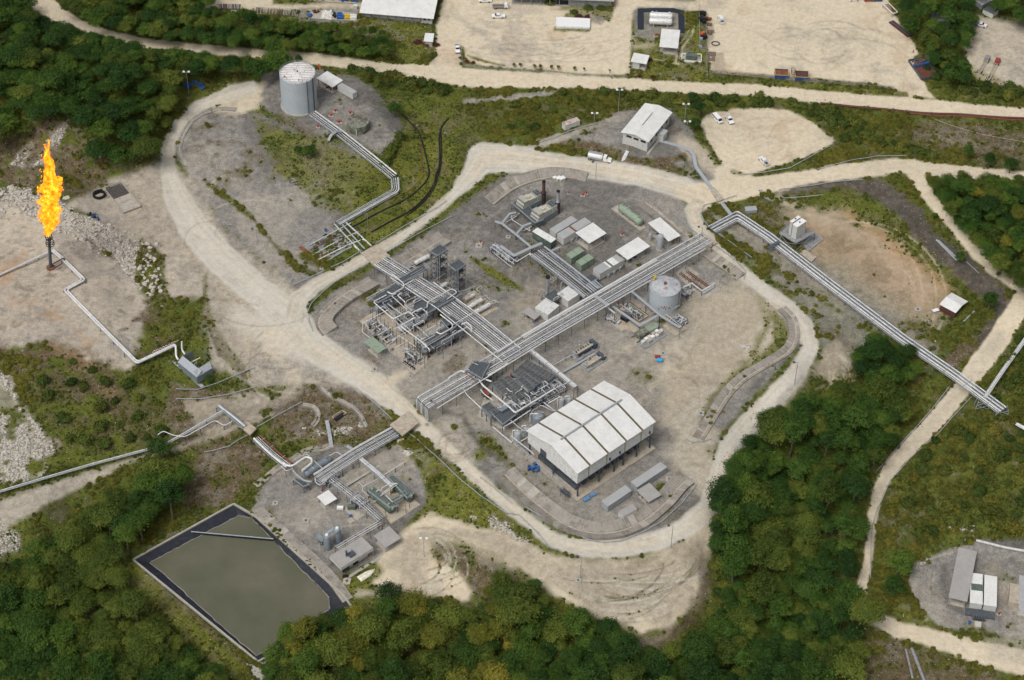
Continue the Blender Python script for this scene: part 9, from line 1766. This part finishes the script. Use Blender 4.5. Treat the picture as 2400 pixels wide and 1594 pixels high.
# sheds top right, barriers, trailers
t,fr,zb=cont('grey roofed shed under trees at the top right',t30(1480,275)[0],t30(1655,300)[0],9,3.0,MROOF,MROOF,.1,name='old_shed',cat='shed',rib=False)
t,fr,zb=cont('pale roofed truck body at the top right corner',t30(2060,170)[0],t30(2110,130)[0],5,2.2,WALLW,DGREEN,.3,name='box_truck',cat='truck')
t,fr,zb=cont('white roofed hut at the top edge in the corner',t30(1960,90)[0],t30(2060,40)[0],4,2.4,LGREY,WHITE,.2,name='hut',cat='hut')
for k in range(11):
    x,y=t30(1885-k*8 if k<7 else 1822-(k-7)*3,240+k*13 if k<7 else 335+(k-7)*26)[0]; p=G(x,y); t=thing('road_barrier','%s plastic road barrier number %s from the pickup'%('red' if k%2==0 else 'white',['one','two','three','four','five','six','seven','eight','nine','ten','eleven'][k]),'barrier',p,math.radians(60),'red and white barriers by the right yard'); m=M(); m.hexa([(-.7,-.3,0),(.7,-.3,0),(.7,.3,0),(-.7,.3,0)],[(-.6,-.12,.9),(.6,-.12,.9),(.6,.12,.9),(-.6,.12,.9)]); m.build('body',RED if k%2==0 else CARW,t)
for lab,a,b,mt in (('long trailer with a dark red tractor in the right yard',(2012,760),(2105,580),RED),('grey wheeled boom trailer left of the red one',(1935,680),(2010,560),MIDG)):
    P,Q=G(*t30(*a)[0]),G(*t30(*b)[0]); d=(Q-P).normalized(); n_=Vector((-d.y,d.x,0)); t=thing('trailer',lab,'trailer',P); m=M(); [m.tube([P+n_*s+Vector((0,0,.9)),Q+n_*s+Vector((0,0,.9))],.16,4) for s in (-.6,.6)]; [m.tube([P.lerp(Q,k/8)-n_*.6+Vector((0,0,.9)),P.lerp(Q,k/8)+n_*.6+Vector((0,0,.9))],.1,4) for k in range(9)]; wb(m,'frame',LAGB,t)
    m=M(); c=Q; m.hexa([(c+n_*s*1.0+d*e).to_tuple()[:2]+(c.z+.5,) for s,e in ((-1,-1.4),(-1,1.4),(1,1.4),(1,-1.4))],[(c+n_*s*.9+d*e).to_tuple()[:2]+(c.z+2.2,) for s,e in ((-1,-1.2),(-1,.9),(1,.9),(1,-1.2))]); wb(m,'cab',mt,t)
    for f_ in (.05,.15,.9): m=M(); c=P.lerp(Q,f_); [m.tube([c+n_*(s-.15)+Vector((0,0,.45)),c+n_*(s+.15)+Vector((0,0,.45))],.45,10) for s in (-.9,.9)]; wb(m,'wheels',RUB,t)
t=thing('metal_frame_heap','small dark frame and scrap on the hill gravel','scrap',G(690,435)); 
for k in range(5): m=M(); p=G(690+g.uniform(-10,8),435+g.uniform(-8,8),.3); m.tube([p,p+Vector((g.uniform(-2,2),g.uniform(-2,2),.4))],.15,4); wb(m,'bar',DSTEEL,t)
